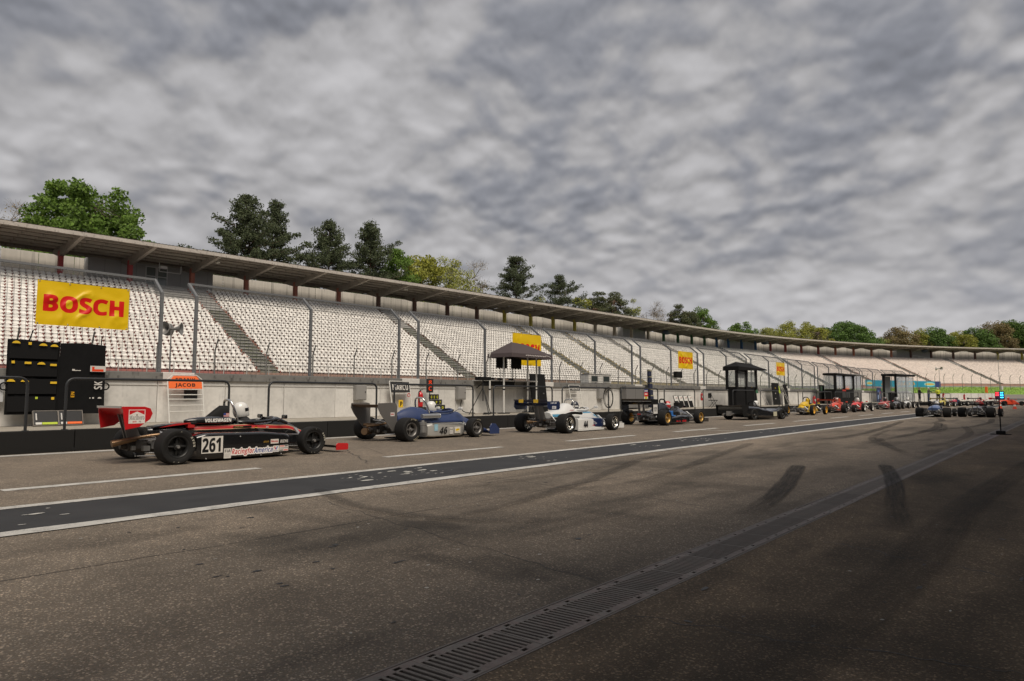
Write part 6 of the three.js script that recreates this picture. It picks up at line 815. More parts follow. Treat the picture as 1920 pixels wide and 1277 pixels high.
// ------------------------------------------------------------ things on the pit wall walkway (its top is at y = 0.42)
const WK = 0.42, cloth = dull([0.01, 0.01, 0.0105], 0.95, 0.25), yel = mat([0.78, 0.5, 0.02], 0.6), whiteP = mat([0.68, 0.67, 0.63], 0.6), neon = mat([0.9, 0.16, 0.03], 0.6), greyBox = mat([0.3, 0.29, 0.275], 0.55, 0.1), lime = mat([0.5, 0.62, 0.05], 0.6), frameAlu = new THREE.MeshStandardMaterial({ color: C(0.62, 0.6, 0.57), metalness: 0.5, roughness: 0.4 }), extRed = paint([0.55, 0.012, 0.015]);
const clear = new THREE.MeshPhysicalMaterial({ color: C(0.82, 0.84, 0.84), transmission: 0.85, roughness: 0.12, thickness: 0, ior: 1.4 });
{ // fabric wallet of pit-board numbers hung from the fence
  const o = thing('sign_bag', 'large black fabric bag of pit board signs with yellow discs, hung on the fence', 'sign bag', [-18.36, WK, -5.46]);
  const sheetG = (w, h, seed) => { const g = new THREE.PlaneGeometry(w, h, 30, 40), p = g.attributes.position; for (let i = 0; i < p.count; i++) { const u = p.getX(i), v = p.getY(i); p.setZ(i, 0.05 * (fbm(u * 4, v * 1.6, 3, seed) - 0.5) + 0.02 * Math.abs(fbm(u * 9 + v * 3, v * 3, 2, seed + 5) - 0.5) - 0.035 * v); p.setY(i, v + 0.015 * Math.sin(u * 5 + seed) * (v > 0 ? 1 : 0)); } g.rotateY(Math.PI / 2); g.computeVertexNormals(); return g; };
  part('left_panel', sheetG(1.0, 1.68, 3).translate(0.02, 1.11, 0.5), cloth, o); part('right_panel', sheetG(0.98, 1.66, 8).translate(0.03, 1.1, -0.51), cloth, o);
  part('spine', bar([0.05, 0.28, 0], [0.0, 1.95, 0], 0.025, 8), cloth, o); part('carry_handle', [new THREE.TorusGeometry(0.08, 0.016, 6, 18).rotateY(Math.PI / 2).translate(0.02, 0.9, 1.02), new THREE.TorusGeometry(0.08, 0.016, 6, 18).rotateY(Math.PI / 2).translate(0.03, 0.92, -1.02)], cloth, o);
  part('hanging_strap', [bar([-0.02, 1.9, 0.6], [-0.1, 2.2, 0.5], 0.014, 6), bar([-0.02, 1.9, -0.9], [-0.1, 2.15, -0.94], 0.014, 6), bar([0.02, 0.3, 0.05], [0.02, 0.0, 0.05], 0.018, 6)], cloth, o);
  for (let k = 0; k < 4; k++) part('pocket_flap', rbox(0.012, 0.34, 0.94, 0.005, 0.075 - k * 0.012 + 0.012, 0.5 + k * 0.4, 0.5), dull([0.012, 0.012, 0.0125], 0.9, 0.25), o);
  const half = (r, y, z) => { const s = new THREE.Shape(); s.absarc(0, 0, r, 0.35, Math.PI - 0.35); return new THREE.ExtrudeGeometry(s, { depth: 0.008, bevelEnabled: false }).rotateY(Math.PI / 2).translate(0.095, y - r * 0.3, z); };
  for (const [z, y, t] of [[0.86, 1.86, 0], [0.6, 1.86, 1], [0.34, 1.83, 0], [0.12, 1.82, 0], [0.9, 1.43, 1], [0.62, 1.42, 2], [0.36, 1.4, 0], [0.12, 1.39, 2], [0.92, 1.0, 0], [0.66, 1.0, 0], [0.1, 0.98, 2], [0.1, 0.62, 1]]) part('number_disc', t === 0 ? half(0.085, y, z) : t === 1 ? rbox(0.01, 0.06, 0.06, 0.004, 0.1, y + 0.01, z) : rbox(0.01, 0.05, 0.13, 0.004, 0.1, y + 0.01, z), yel, o);
  part('number_disc', rbox(0.01, 0.05, 0.05, 0.004, 0.1, 0.64, 0.42), lime, o);
  flank('letter_board', 0.34, 0.14, decalMat(256, 104, (x, w, h) => { x.fillStyle = '#cfcbc5'; x.fillRect(0, 0, w, h); x.fillStyle = '#e2400e'; x.fillRect(30, 16, 40, 80); x.fillRect(30, 60, 190, 40); }), [0.09, 1.34, -0.82], o);
  flank('letter_board', 0.18, 0.04, decalMat(128, 32, (x, w, h) => { x.fillStyle = '#cfcbc5'; x.fillRect(0, 0, 40, 26); x.fillRect(0, 18, 128, 14); }), [0.09, 1.3, -0.36], o);
  flank('letters', 0.13, 0.16, decalMat(96, 128, (x, w, h) => { x.translate(48, 64); x.rotate(-Math.PI / 2); text(x, 'EN', 0, 0, 76, '#e0a410', { w: 118 }); }), [0.1, 0.72, -0.3], o);
  flank('letters', 0.26, 0.22, decalMat(128, 112, (x, w, h) => { x.translate(64, 56); x.rotate(-Math.PI / 2); text(x, 'SK', 0, 0, 120, '#cac7c2', { w: 104 }); }), [0.1, 0.94, -0.84], o);
  flank('letters', 0.3, 0.05, decalMat(128, 24, (x, w, h) => { x.fillStyle = '#d0ccc6'; x.fillRect(4, 6, 10, 14); x.fillRect(30, 4, 16, 16); x.beginPath(); x.arc(98, 20, 18, Math.PI, 0); x.fill(); }), [0.1, 0.64, -0.8], o);
}
for (const [z, c, label] of [[-5.22, lime, 'small black case with a lime edge strip leaning below the sign bag'], [-5.72, neon, 'small black case with an orange edge strip leaning below the sign bag']]) {
  const o = thing('board_case', label, 'case', [-18.12, WK, z], 'small cases below the sign bag'); const lean = g => g.rotateZ(0.35).translate(0, 0, 0);
  part('shell', lean(rbox(0.05, 0.34, 0.48, 0.02, 0, 0.19, 0)), mat([0.02, 0.02, 0.021], 0.5), o); part('frame', lean(merge([rbox(0.06, 0.02, 0.5, 0.008, 0, 0.36, 0), rbox(0.06, 0.36, 0.02, 0.008, 0, 0.19, 0.245), rbox(0.06, 0.36, 0.02, 0.008, 0, 0.19, -0.245), rbox(0.06, 0.02, 0.5, 0.008, 0, 0.015, 0)])), mat([0.2, 0.18, 0.16], 0.5, 0.3), o); part('edge_strip', lean(box(0.012, 0.05, 0.3, 0.03, 0.06, -0.07)), c, o); part('edge_label', lean(box(0.013, 0.05, 0.12, 0.03, 0.06, 0.15)), whiteP, o); part('latch', lean(box(0.012, 0.16, 0.025, 0.03, 0.22, 0.19)), frameAlu, o);
}
part('notice_panel', rbox(0.03, 0.5, 0.5, 0.01, -18.4, 1.22, -4.2), mat([0.55, 0.56, 0.57], 0.5)).userData = { label: 'pale grey panel on the wall cut off by the left edge', category: 'panel' };
function nameBoard(label, p, w, h, draw, tilt, rungs, boardMat, hex) {
  const o = thing('name_board', label, 'pit board', p, 'name boards leaning on the pit wall'), L = (y, z) => [0.28 - y * tilt, y, z];
  const H = hex ? 1.24 : 1.2, a = w / 2; part('frame', [bar(L(0, a), L(H - (hex ? 0.12 : 0), a), 0.019, 8), bar(L(0, -a), L(H - (hex ? 0.12 : 0), -a), 0.019, 8), ...(hex ? [bar(L(H - 0.12, a), L(H, a * 0.68), 0.014, 8), bar(L(H - 0.12, -a), L(H, -a * 0.68), 0.014, 8), bar(L(H, a * 0.68), L(H, -a * 0.68), 0.014, 8)] : [bar(L(H, a), L(H, -a), 0.014, 8)]), ], whiteP, o);
  for (const y of rungs) part('rung', bar(L(y, a), L(y, -a), 0.013, 6), whiteP, o);
  const bw = w - 0.04, s = hex ? new THREE.Shape([[-bw / 2, 0], [bw / 2, 0], [bw / 2, h * 0.5], [bw * 0.34, h], [-bw * 0.34, h], [-bw / 2, h * 0.5]].map(q => new THREE.Vector2(...q))) : new THREE.Shape([[-bw / 2, 0], [bw / 2, 0], [bw / 2, h], [-bw / 2, h]].map(q => new THREE.Vector2(...q)));
  const g = new THREE.ExtrudeGeometry(s, { depth: 0.012, bevelEnabled: false }); g.rotateY(Math.PI / 2).rotateZ(Math.atan(tilt)); g.translate(...L(H - h - 0.02, 0)); part('panel', g, boardMat, o);
  const f = new THREE.PlaneGeometry(bw * 0.94, h * 0.9); f.translate(0, h * 0.5, 0.016); f.rotateY(Math.PI / 2).rotateZ(Math.atan(tilt)); f.translate(...L(H - h - 0.02, 0)); part('lettering', f, decalMat(512, 256, draw), o).castShadow = false; return o;
}
nameBoard('orange name board reading FRANK JACOB on a white ladder frame', [-18.42, WK, -8.42], 0.92, 0.34, (x, w, h) => { text(x, 'FRANK', w / 2, 74, 108, '#141210', { w: 330 }); text(x, 'JACOB', w / 2, 190, 108, '#141210', { w: 330 }); }, 0.19, [0.28, 0.44, 0.6, 0.72, 0.86], neon, true);
part('dark_flap', rbox(0.02, 0.24, 0.36, 0.006, -18.52, 1.15, -8.66), mat([0.02, 0.021, 0.022], 0.7)).userData = { label: 'small dark flap on the wall behind the orange name board', category: 'flap' };
{ const o = nameBoard('black name board reading MARCU on a white ladder frame', [-18.4, WK, -15.86], 0.9, 0.36, (x, w, h) => { text(x, 'MARCU', w / 2, h / 2 + 8, 220, '#d6d2cb', { w: 470 }); }, 0.19, [0.1, 0.76], mat([0.02, 0.02, 0.02], 0.6), false); part('hook_ring', new THREE.TorusGeometry(0.06, 0.012, 6, 16).rotateY(Math.PI / 2).translate(0.15, 0.72, -0.36), extRed, o); part('hanging_letter', rbox(0.02, 0.26, 0.2, 0.03, 0.26, 0.42, 0.1), yel, o); flank('letter', 0.18, 0.24, decalMat(96, 128, (x) => text(x, 'P', 50, 68, 120, '#15120a')), [0.275, 0.42, 0.1], o); }
nameBoard('small dark name board reading PIERRE on a thin wire ladder', [-18.42, WK, -26.6], 0.88, 0.24, (x, w, h) => { text(x, 'PIERRE', w / 2, h / 2 + 8, 220, '#d6d2cb', { w: 470 }); }, 0.19, [0.16, 0.4, 0.6, 0.8, 0.94], mat([0.02, 0.02, 0.02], 0.6), false);
for (const [z, label] of [[-14.29, 'grey electrical box on the wall above the blue car wing'], [-19.1, 'grey electrical box with a hanging cable beside the tripod'], [-29.1, 'grey electrical box beside the coiled hose']]) { const o = thing('electrical_box', label, 'electrical box', [-18.5, 1.22, z], 'electrical boxes on the pit wall'); part('case', rbox(0.18, 0.5, 0.42, 0.015), greyBox, o); part('door', rbox(0.012, 0.44, 0.36, 0.005, 0.094, 0, 0), greyBox, o); part('latch', box(0.02, 0.05, 0.02, 0.105, 0.02, -0.14), darkMetal, o); if (z === -19.1) part('cable', tube([[0.05, -0.25, 0], [0.06, -0.5, 0.05], [0.1, -0.72, -0.1], [0.2, -0.78, -0.6]], 0.016, 6), matteBlack, o); }
function extinguisher(label, p, s = 1) { const o = thing('fire_extinguisher', label, 'extinguisher', p, 'fire extinguishers on the pit wall'); o.scale.setScalar(s); part('cylinder', new THREE.LatheGeometry([[0, 0], [0.085, 0.005], [0.09, 0.03], [0.09, 0.42], [0.075, 0.48], [0.035, 0.52], [0.03, 0.55], [0, 0.55]].map(q => new THREE.Vector2(...q)), 20), extRed, o); part('valve', [box(0.03, 0.05, 0.05, 0, 0.57, 0), box(0.02, 0.015, 0.16, 0, 0.61, -0.03)], darkMetal, o); part('hose', tube([[0, 0.57, 0.03], [0.03, 0.5, 0.12], [0.05, 0.3, 0.1], [0.06, 0.16, 0.08]], 0.014, 6), blackMat, o); part('label_plate', new THREE.CylinderGeometry(0.0915, 0.0915, 0.16, 16, 1, true, 0.6, 1.6).translate(0, 0.26, 0), whiteP, o); return o; }
extinguisher('red fire extinguisher beside the stacked number boards', [-17.95, WK + 0.3, -16.5], 1.0); extinguisher('red fire extinguisher beside the folding chair', [-18.3, WK + 0.42, -40.5], 0.85); extinguisher('red fire extinguisher between the yellow car and the slim black board', [-17.9, WK, -62.4], 1.3); extinguisher('red fire extinguisher left of the person in black', [-17.3, WK, -96.5], 1.5); extinguisher('red fire extinguisher near the far wall end', [-12.6, WK + 0.2, -113], 1.4); extinguisher('red fire extinguisher behind the crimson car', [-14.2, WK + 0.3, -106.5], 1.5);
part('extinguisher_stand', [box(0.3, 0.3, 0.3, -17.95, WK + 0.15, -16.5)], darkMetal).userData = { label: 'dark box carrying the near red extinguisher', category: 'box' };
{ // stack of black boards with yellow figures, and the orange digit above it
  const o = thing('number_rack', 'triangular black rack of yellow pit board numbers', 'number rack', [-17.95, WK, -17.1]); const rows = [['0', '0', '0'], ['A', 'P', '7'], ['0', '0', '0'], ['1', '1', '4']];
  rows.forEach((r, i) => { const y = 0.66 - i * 0.19, w = 0.46 + i * 0.1; part('shelf', rbox(0.05, 0.185, w, 0.01, 0.03 + i * 0.06, y, -0.02 - i * 0.05), mat([0.02, 0.02, 0.02], 0.6), o); flank('figures', w * 0.92, 0.15, decalMat(256, 80, (x, W, H) => { r.forEach((c, k) => text(x, c, W * (k + 0.5) / 3, 44, 74, '#c8c430')); }), [0.058 + i * 0.06, y, -0.02 - i * 0.05], o); });
  const d = thing('digit_board', 'black board with a glowing orange figure eight above the number rack', 'digit board', [-18.2, WK, -17.18]); part('panel', rbox(0.04, 0.5, 0.32, 0.01, 0, 1.06, 0), mat([0.02, 0.02, 0.02], 0.6), d); flank('figure', 0.3, 0.48, decalMat(128, 208, (x) => { text(x, '8', 64, 56, 96, '#ff4a14', { w: 80 }); text(x, 'C', 64, 148, 90, '#ff4a14', { w: 80 }); }), [0.023, 1.06, 0], d); part('post', bar([0, 0, 0], [0, 0.82, 0], 0.018, 8), darkMetal, d);
}
{ const o = thing('tripod', 'black tripod carrying a flat black box left of the gazebo', 'tripod', [-17.2, WK, -18.95]); part('box', rbox(0.3, 0.13, 0.6, 0.02, 0, 1.34, 0), blackMat, o); part('column', bar([0, 0.5, 0], [0, 1.28, 0], 0.022, 8), darkMetal, o); for (const a of [0.2, 2.3, 4.4]) part('leg', bar([0, 1.0, 0], [Math.cos(a) * 0.42, 0, Math.sin(a) * 0.62], 0.016, 6), darkMetal, o); part('base_bar', bar([-0.1, 0.02, -0.5], [0.1, 0.02, 0.1], 0.02, 6), darkMetal, o); }
{ // open gazebo with its screens and shelf
  const o = thing('gazebo', 'dark brown peaked gazebo with open sides and hanging black screens', 'gazebo', [-17.45, WK, -21.5]); const fab = mat([0.07, 0.052, 0.052], 0.75);
  const hx = 0.62, hz = 1.3, ye = 2.36, yv = 2.2, yr = 2.84; const c = [[hx, ye, hz], [hx, ye, -hz], [-hx, ye, -hz], [-hx, ye, hz]], r = [[0, yr, 0.6], [0, yr - 0.06, -0.35]];
  const tri = (...p) => { const g = new THREE.BufferGeometry(); const q = []; for (let i = 1; i + 1 < p.length; i++) q.push(...p[0], ...p[i], ...p[i + 1]); g.setAttribute('position', new THREE.Float32BufferAttribute(q, 3)); g.computeVertexNormals(); return g; };
  fab.side = THREE.DoubleSide;
  part('roof_cloth', [tri(c[0], c[1], r[1], r[0]), tri(c[1], c[2], r[1]), tri(c[2], c[3], r[0], r[1]), tri(c[3], c[0], r[0])], fab, o); const e = 1.03, c2 = c.map(q => [q[0] * e, yv, q[2] * e]); part('valance', [0, 1, 2, 3].map(i => tri(c[i], c[(i + 1) % 4], c2[(i + 1) % 4], c2[i])), fab, o);
  flank('printed_strip', 1.7, 0.12, decalMat(512, 36, (x, w, h) => { x.strokeStyle = '#b8b0ac'; x.lineWidth = 7; x.beginPath(); x.moveTo(6, 20); for (let i = 0; i < 40; i++) x.lineTo(10 + i * 10, 16 + 8 * Math.sin(i * 1.9)); x.quadraticCurveTo(470, 0, 500, 32); x.stroke(); }), [0.645, 2.29, -0.35], o, Math.PI / 2, -0.42);
  for (const [x, z] of [[hx - 0.65, 1.02], [hx - 0.65, -1.07], [-hx + 0.1, 1.3], [-hx + 0.1, -1.1]]) { const l = sub('leg', o, [x, 0, z]); part('tube', bar([0, 0, 0], [0, 2.4, 0], 0.034, 8), whiteP, l); part('clamp', box(0.07, 0.05, 0.07, 0, 0.95, 0), blackMat, l); part('foot', rbox(0.3, 0.04, 0.42, 0.01, 0, 0.02, 0), blackMat, l); }
  for (const z of [0.55, -0.38]) { const s = sub('screen', o, [-0.55, 2.02, z]); part('panel', rbox(0.06, 0.42, 0.64, 0.015), blackMat, s); part('cable', tube([[0, -0.2, 0.1], [0.02, -0.5, 0.08], [0.0, -0.8, 0.12]], 0.012, 5), blackMat, s); }
  const sh = thing('counter', 'pale narrow counter shelf under the gazebo on the pit wall', 'counter', [-18.3, 1.73, -21.6]); part('top', rbox(0.6, 0.05, 3.5, 0.01), frameAlu, sh); part('apron', box(0.05, 0.2, 1.9, 0.2, -0.12, 0.7), blackMat, sh); for (const z of [1.2, 0.9, 0.4, -0.3]) part('equipment', rbox(0.16, 0.09, 0.2, 0.03, 0, 0.07, z), blackMat, sh); for (const z of [1.5, -1.5]) part('bracket', beam([0.2, -0.02, z], [-0.28, -0.3, z], 0.03, 0.03), darkMetal, sh);
}
{ const o = thing('flight_panel', 'tall black panel leaning on the wall right of the gazebo', 'panel', [-18.05, WK, -23.6]); part('panel', rbox(0.05, 1.66, 1.08, 0.02, 0, 0.83, 0).rotateZ(0.12), blackMat, o); part('seam', box(0.006, 1.6, 0.02, 0.03, 0.83, 0.05).rotateZ(0.12), mat([0.05, 0.05, 0.05], 0.6), o); part('handle', box(0.02, 0.05, 0.08, 0.035, 0.8, -0.3).rotateZ(0.12), steel, o); }
{ const o = thing('control_kiosk', 'small white kiosk with two dark windows on the wall top', 'kiosk', [-18.9, 1.75, -29.35]); part('shell', rbox(0.5, 0.44, 2.1, 0.03, 0, 0.22, 0), whiteP, o); for (const z of [0.55, -0.55]) { const w = sub('window', o, [0.256, 0.22, z]); part('frame', [box(0.02, 0.3, 0.04, 0, 0, 0.3), box(0.02, 0.3, 0.04, 0, 0, -0.3), box(0.02, 0.03, 0.6, 0, 0.15, 0), box(0.02, 0.03, 0.6, 0, -0.15, 0)], frameAlu, w); part('pane', box(0.008, 0.27, 0.56, 0, 0, 0), mat([0.04, 0.05, 0.05], 0.15), w); } part('lid', rbox(0.56, 0.03, 2.16, 0.01, 0, 0.455, 0), greyBox, o); }
{ const o = thing('hose_reel', 'coiled black hose hanging on the wall by the electrical box', 'hose', [-18.45, 1.0, -29.7]); part('coil', [0, 0.03, -0.03].map(k => new THREE.TorusGeometry(0.42 + k, 0.014, 8, 40).rotateY(Math.PI / 2).scale(1, 1.15, 1).translate(0.03 + Math.abs(k), k, k)), blackMat, o); part('hanger', rbox(0.14, 0.06, 0.5, 0.02, 0, 0.5, 0), darkMetal, o); part('nozzle', bar([0.06, -0.3, 0.1], [0.08, -0.48, -0.1], 0.03, 8), darkMetal, o); }
{ const o = thing('panel_cabinet', 'wide grey two panel cabinet against the wall behind the winged black car', 'cabinet', [-18.3, WK, -32]); for (const z of [0.48, -0.48]) part('door_panel', rbox(0.3, 1.1, 0.94, 0.015, 0, 0.62, z), mat([0.17, 0.165, 0.16], 0.55), o); part('frame', [box(0.34, 0.04, 1.98, 0, 1.2, 0), bar([0.1, 0, 0.9], [0.1, 0.1, 0.9], 0.03, 6), bar([0.1, 0, -0.9], [0.1, 0.1, -0.9], 0.03, 6)], greyBox, o);
  const s = thing('wall_sign', 'small blue and red poster beside the grey cabinet', 'sign', [-18.12, 1.22, -33.05]); flank('print', 0.42, 0.52, decalMat(96, 120, (x) => { x.fillStyle = '#3c4474'; x.fillRect(0, 0, 96, 40); x.fillStyle = '#d8d2ce'; x.fillRect(8, 16, 80, 12); x.fillStyle = '#c83830'; x.fillRect(0, 40, 96, 50); x.fillStyle = '#e8d8d0'; x.fillRect(14, 54, 66, 14); x.fillStyle = '#c8b848'; x.fillRect(20, 92, 56, 28); }), [0.012, 0, 0], s); part('plate', box(0.01, 0.52, 0.42), whiteP, s); }
{ const o = thing('cable_tower', 'tall navy bundle of hung straps rising above the wall', 'cable bundle', [-18.25, WK, -33.85]); for (let k = 0; k < 6; k++) { part('pocket', rbox(0.14, 0.3, 0.34 - 0.01 * k, 0.04, 0, 0.2 + k * 0.34, 0.05 * k - 0.1), mat([0.015, 0.02, 0.05], 0.8), o); part('strap', rbox(0.15, 0.045, 0.3, 0.01, 0.005, 0.38 + k * 0.34, 0.05 * k - 0.1), mat([0.35, 0.33, 0.22], 0.8), o); } part('backing', box(0.03, 2.1, 0.34, -0.09, 1.1, 0.02), darkMetal, o); }
{ const o = thing('wall_speaker', 'black speaker box bolted to a fence post below the square banner', 'speaker', [-18.5, 2.38, -37.7]); part('case', rbox(0.2, 0.36, 0.8, 0.03), blackMat, o); part('bracket', box(0.06, 0.1, 0.9, -0.1, 0.1, 0), galv, o); }
{ // folding chair and boards leaning behind it
  const o = thing('folding_chair', 'black folding chair at the right of the leaning boards', 'chair', [-17.0, WK, -39.2]); part('seat', rbox(0.42, 0.04, 0.42, 0.015, 0, 0.44, 0), blackMat, o); part('backrest', rbox(0.04, 0.3, 0.44, 0.015, -0.2, 0.72, 0), blackMat, o); for (const z of [-0.2, 0.2]) { part('leg', bar([0.18, 0, z], [-0.2, 0.8, z], 0.012, 6), darkMetal, o); part('leg', bar([-0.2, 0, z], [0.18, 0.44, z], 0.012, 6), darkMetal, o); }
  ['leftmost, in a black frame', 'second from left', 'third from left', 'rightmost'].forEach((w, i) => { const b = thing('leaning_board', 'white topped black board leaning on the wall, ' + w, 'board', [-18.1, WK, -36.6 - i * 0.62], 'boards leaning beside the folding chair'); part('panel', rbox(0.03, 0.72, 0.46, 0.01, 0.1, 0.36, 0).rotateZ(0.28), blackMat, b); part('white_sheet', box(0.012, 0.3, 0.4, 0.125, 0.54, 0).rotateZ(0.28), whiteP, b); flank('print', 0.3, 0.1, decalMat(64, 24, (x) => { x.fillStyle = '#c06058'; x.fillRect(4, 6, 50, 6); x.fillStyle = '#777'; x.fillRect(4, 16, 40, 3); }), [0.0, 0, 0], b).position.set(0.03, 0.58, 0); });
  const c = thing('tool_case', 'small black case on the walkway left of the leaning boards', 'case', [-17.7, WK, -36.0]); part('body', rbox(0.3, 0.3, 0.5, 0.02, 0, 0.16, 0), blackMat, c); part('handle', tube([[0, 0.31, 0.1], [0, 0.36, 0], [0, 0.31, -0.1]], 0.012, 6), darkMetal, c);
}
{ // black roofed pit stand
  const o = thing('pit_stand', 'black roofed pit wall stand with clear window panels and screens', 'pit stand', [-16.5, WK, -42.5]); const L = 1.6, bm = dull([0.009, 0.009, 0.0095], 0.8, 0.4); bm.side = THREE.DoubleSide;
  part('lower_box', [rbox(0.5, 1.25, 1.5, 0.03, 0.0, 0.63, 0.85), rbox(0.5, 1.25, 1.6, 0.03, 0.0, 0.63, -0.86)], bm, o); for (const [x, z] of [[0.3, L], [0.3, 0.1], [0.3, -L], [-0.3, L], [-0.3, -L]]) part('post', beam([x, 1.1, z], [x, 2.45, z], 0.12, 0.22), bm, o);
  for (const [z, w] of [[0.92, 1.4], [-0.82, 1.5]]) { part('window', box(0.01, 0.95, w, 0.3, 1.75, z), clear, o); } part('end_window', box(0.5, 0.95, 0.01, 0, 1.75, L), clear, o);
  for (const z of [0.9, 0.1]) part('screen', rbox(0.08, 0.5, 0.75, 0.02, 0.18, 2.06, z), blackMat, o); const g = (...p) => { const q = []; for (let i = 1; i + 1 < p.length; i++) q.push(...p[0], ...p[i], ...p[i + 1]); const b = new THREE.BufferGeometry(); b.setAttribute('position', new THREE.Float32BufferAttribute(q, 3)); b.computeVertexNormals(); return b; };
  const a = [0.5, 2.5, 1.75], b = [0.6, 2.42, -2.9], c = [-0.5, 2.5, -2.3], d = [-0.5, 2.5, 1.75], r1 = [0, 2.82, 0.9], r2 = [0, 2.78, -1.4]; part('roof', [g(a, b, r2, r1), g(b, c, r2), g(c, d, r1, r2), g(d, a, r1)], bm, o); part('roof_valance', [g(a, [0.5, 2.25, 1.75], [-0.5, 2.25, 1.75], d), g([0.5, 2.25, 1.75], a, b, [0.6, 2.36, -2.8])], bm, o);
  part('vent_strip', box(0.02, 0.06, 1.0, 0.36, 2.36, -0.8), whiteP, o);
}
for (const [z, label, ladder] of [[-48.2, 'black board with green top and a white ladder beside the pit stand', mat([0.03, 0.13, 0.06], 0.6)], [-53.0, 'black sign board with a lime ladder behind the sports racer', lime]]) { const o = thing('sign_rack', label, 'sign board', [-17.9, WK, z], 'black sign boards past the pit stand'); part('panel', rbox(0.05, 1.66, 1.5, 0.02, 0, 0.86, 0).rotateZ(0.08), blackMat, o); const l = sub('ladder', o, [0.35, 0, -0.9]); for (const s of [-0.2, 0.2]) part('rail', bar([0.25, 0, s - 0.25], [-0.3, 1.62, s + 0.2], 0.02, 6), frameAlu, l); for (let k = 1; k < 6; k++) part('rung', bar([0.25 - k * 0.09, k * 0.27, -0.45 + k * 0.075], [0.25 - k * 0.09, k * 0.27, -0.05 + k * 0.075], 0.015, 6), frameAlu, l); part('top_panel', rbox(0.03, 0.6, 0.42, 0.03, -0.2, 1.25, 0.1).rotateZ(0.2), ladder, l); for (let k = 0; k < 3; k++) part('tag', box(0.012, 0.06, 0.12, 0.05, 1.3 - k * 0.4, 0.4), k ? whiteP : yel, o); }
{ const o = thing('slim_board', 'slim black board with a white spot behind the yellow car', 'sign board', [-18.0, WK, -55.6], 'black sign boards past the pit stand'); part('panel', rbox(0.05, 1.6, 1.0, 0.02, 0, 0.82, 0).rotateZ(0.08), blackMat, o); part('spot', new THREE.CylinderGeometry(0.1, 0.1, 0.012, 16).rotateZ(Math.PI / 2).translate(0.05, 1.4, 0), whiteP, o); }
{ const o = thing('slim_board', 'black board with a green screen left of the timing cabin', 'sign board', [-17.8, WK, -64.4], 'black sign boards past the pit stand'); part('panel', rbox(0.05, 1.66, 1.5, 0.02, 0, 0.85, 0), blackMat, o); part('green_patch', box(0.012, 0.4, 0.5, 0.03, 1.35, 0.1), mat([0.1, 0.2, 0.12], 0.5), o); part('crossbar', box(0.02, 0.04, 1.5, 0.035, 1.0, 0), steel, o); }
{ // glazed timing cabin
  const o = thing('timing_cabin', 'black framed timing cabin with clear plastic windows and an annex', 'cabin', [-16.9, WK, -67.2]), bm = blackMat; part('lower_panel', rbox(0.9, 1.3, 6.2, 0.05, -0.1, 0.66, 0), bm, o); part('roof', [rbox(1.2, 0.2, 6.4, 0.08, -0.1, 2.62, 0)], bm, o); for (const z of [3.05, 0.2, -3.05]) part('post', rbox(0.2, 1.3, 0.28, 0.03, 0.3, 1.95, z), bm, o); for (const [z, w] of [[1.62, 2.6], [-1.42, 3]]) part('window', box(0.012, 1.1, w, 0.3, 1.95, z), clear, o); part('end_window', box(1.0, 1.1, 0.012, -0.1, 1.95, 3.1), clear, o); part('red_lettering', box(0.012, 0.14, 1.2, 0.36, 1.2, 0.4), mat([0.5, 0.03, 0.02], 0.6), o); part('grille', rbox(0.03, 0.5, 2.6, 0.02, 0.36, 0.8, -0.2), mat([0.03, 0.03, 0.03], 0.4), o);
  const a = sub('annex', o, [0, 0, -5.2]); part('side_panel', rbox(0.05, 1.3, 3.6, 0.01, 0.1, 0.65, 0), mat([0.16, 0.16, 0.15], 0.7), a); part('window', box(0.012, 1.4, 3.6, 0.1, 2.0, 0), clear, a); part('roof', rbox(1.3, 0.08, 4.2, 0.03, -0.1, 2.72, 0.1), greyBox, a); for (const z of [1.75, 0, -1.75]) part('post', box(0.06, 2.6, 0.06, 0.1, 1.3, z), galv, a);
}
{ const o = thing('wall_poster', 'navy and pale blue poster board past the timing cabin', 'sign', [-16.5, WK, -80.3]); part('panel', rbox(0.05, 1.5, 2.0, 0.02, 0, 0.85, 0), mat([0.02, 0.035, 0.1], 0.5), o); flank('print', 1.7, 1.2, decalMat(128, 96, (x) => { x.fillStyle = '#8ea4c8'; x.fillRect(10, 50, 40, 36); x.fillStyle = '#c8ccd8'; x.fillRect(60, 30, 30, 50); x.fillStyle = '#a83038'; x.fillRect(92, 20, 16, 20); x.fillStyle = '#4a66a0'; x.fillRect(14, 10, 60, 20); }), [0.03, 0.85, 0], o); }
part('orange_marker', rbox(0.05, 0.3, 1.4, 0.02, -18.4, 1.95, -75.5), neon).userData = { label: 'small orange marker board on the wall top', category: 'marker' };
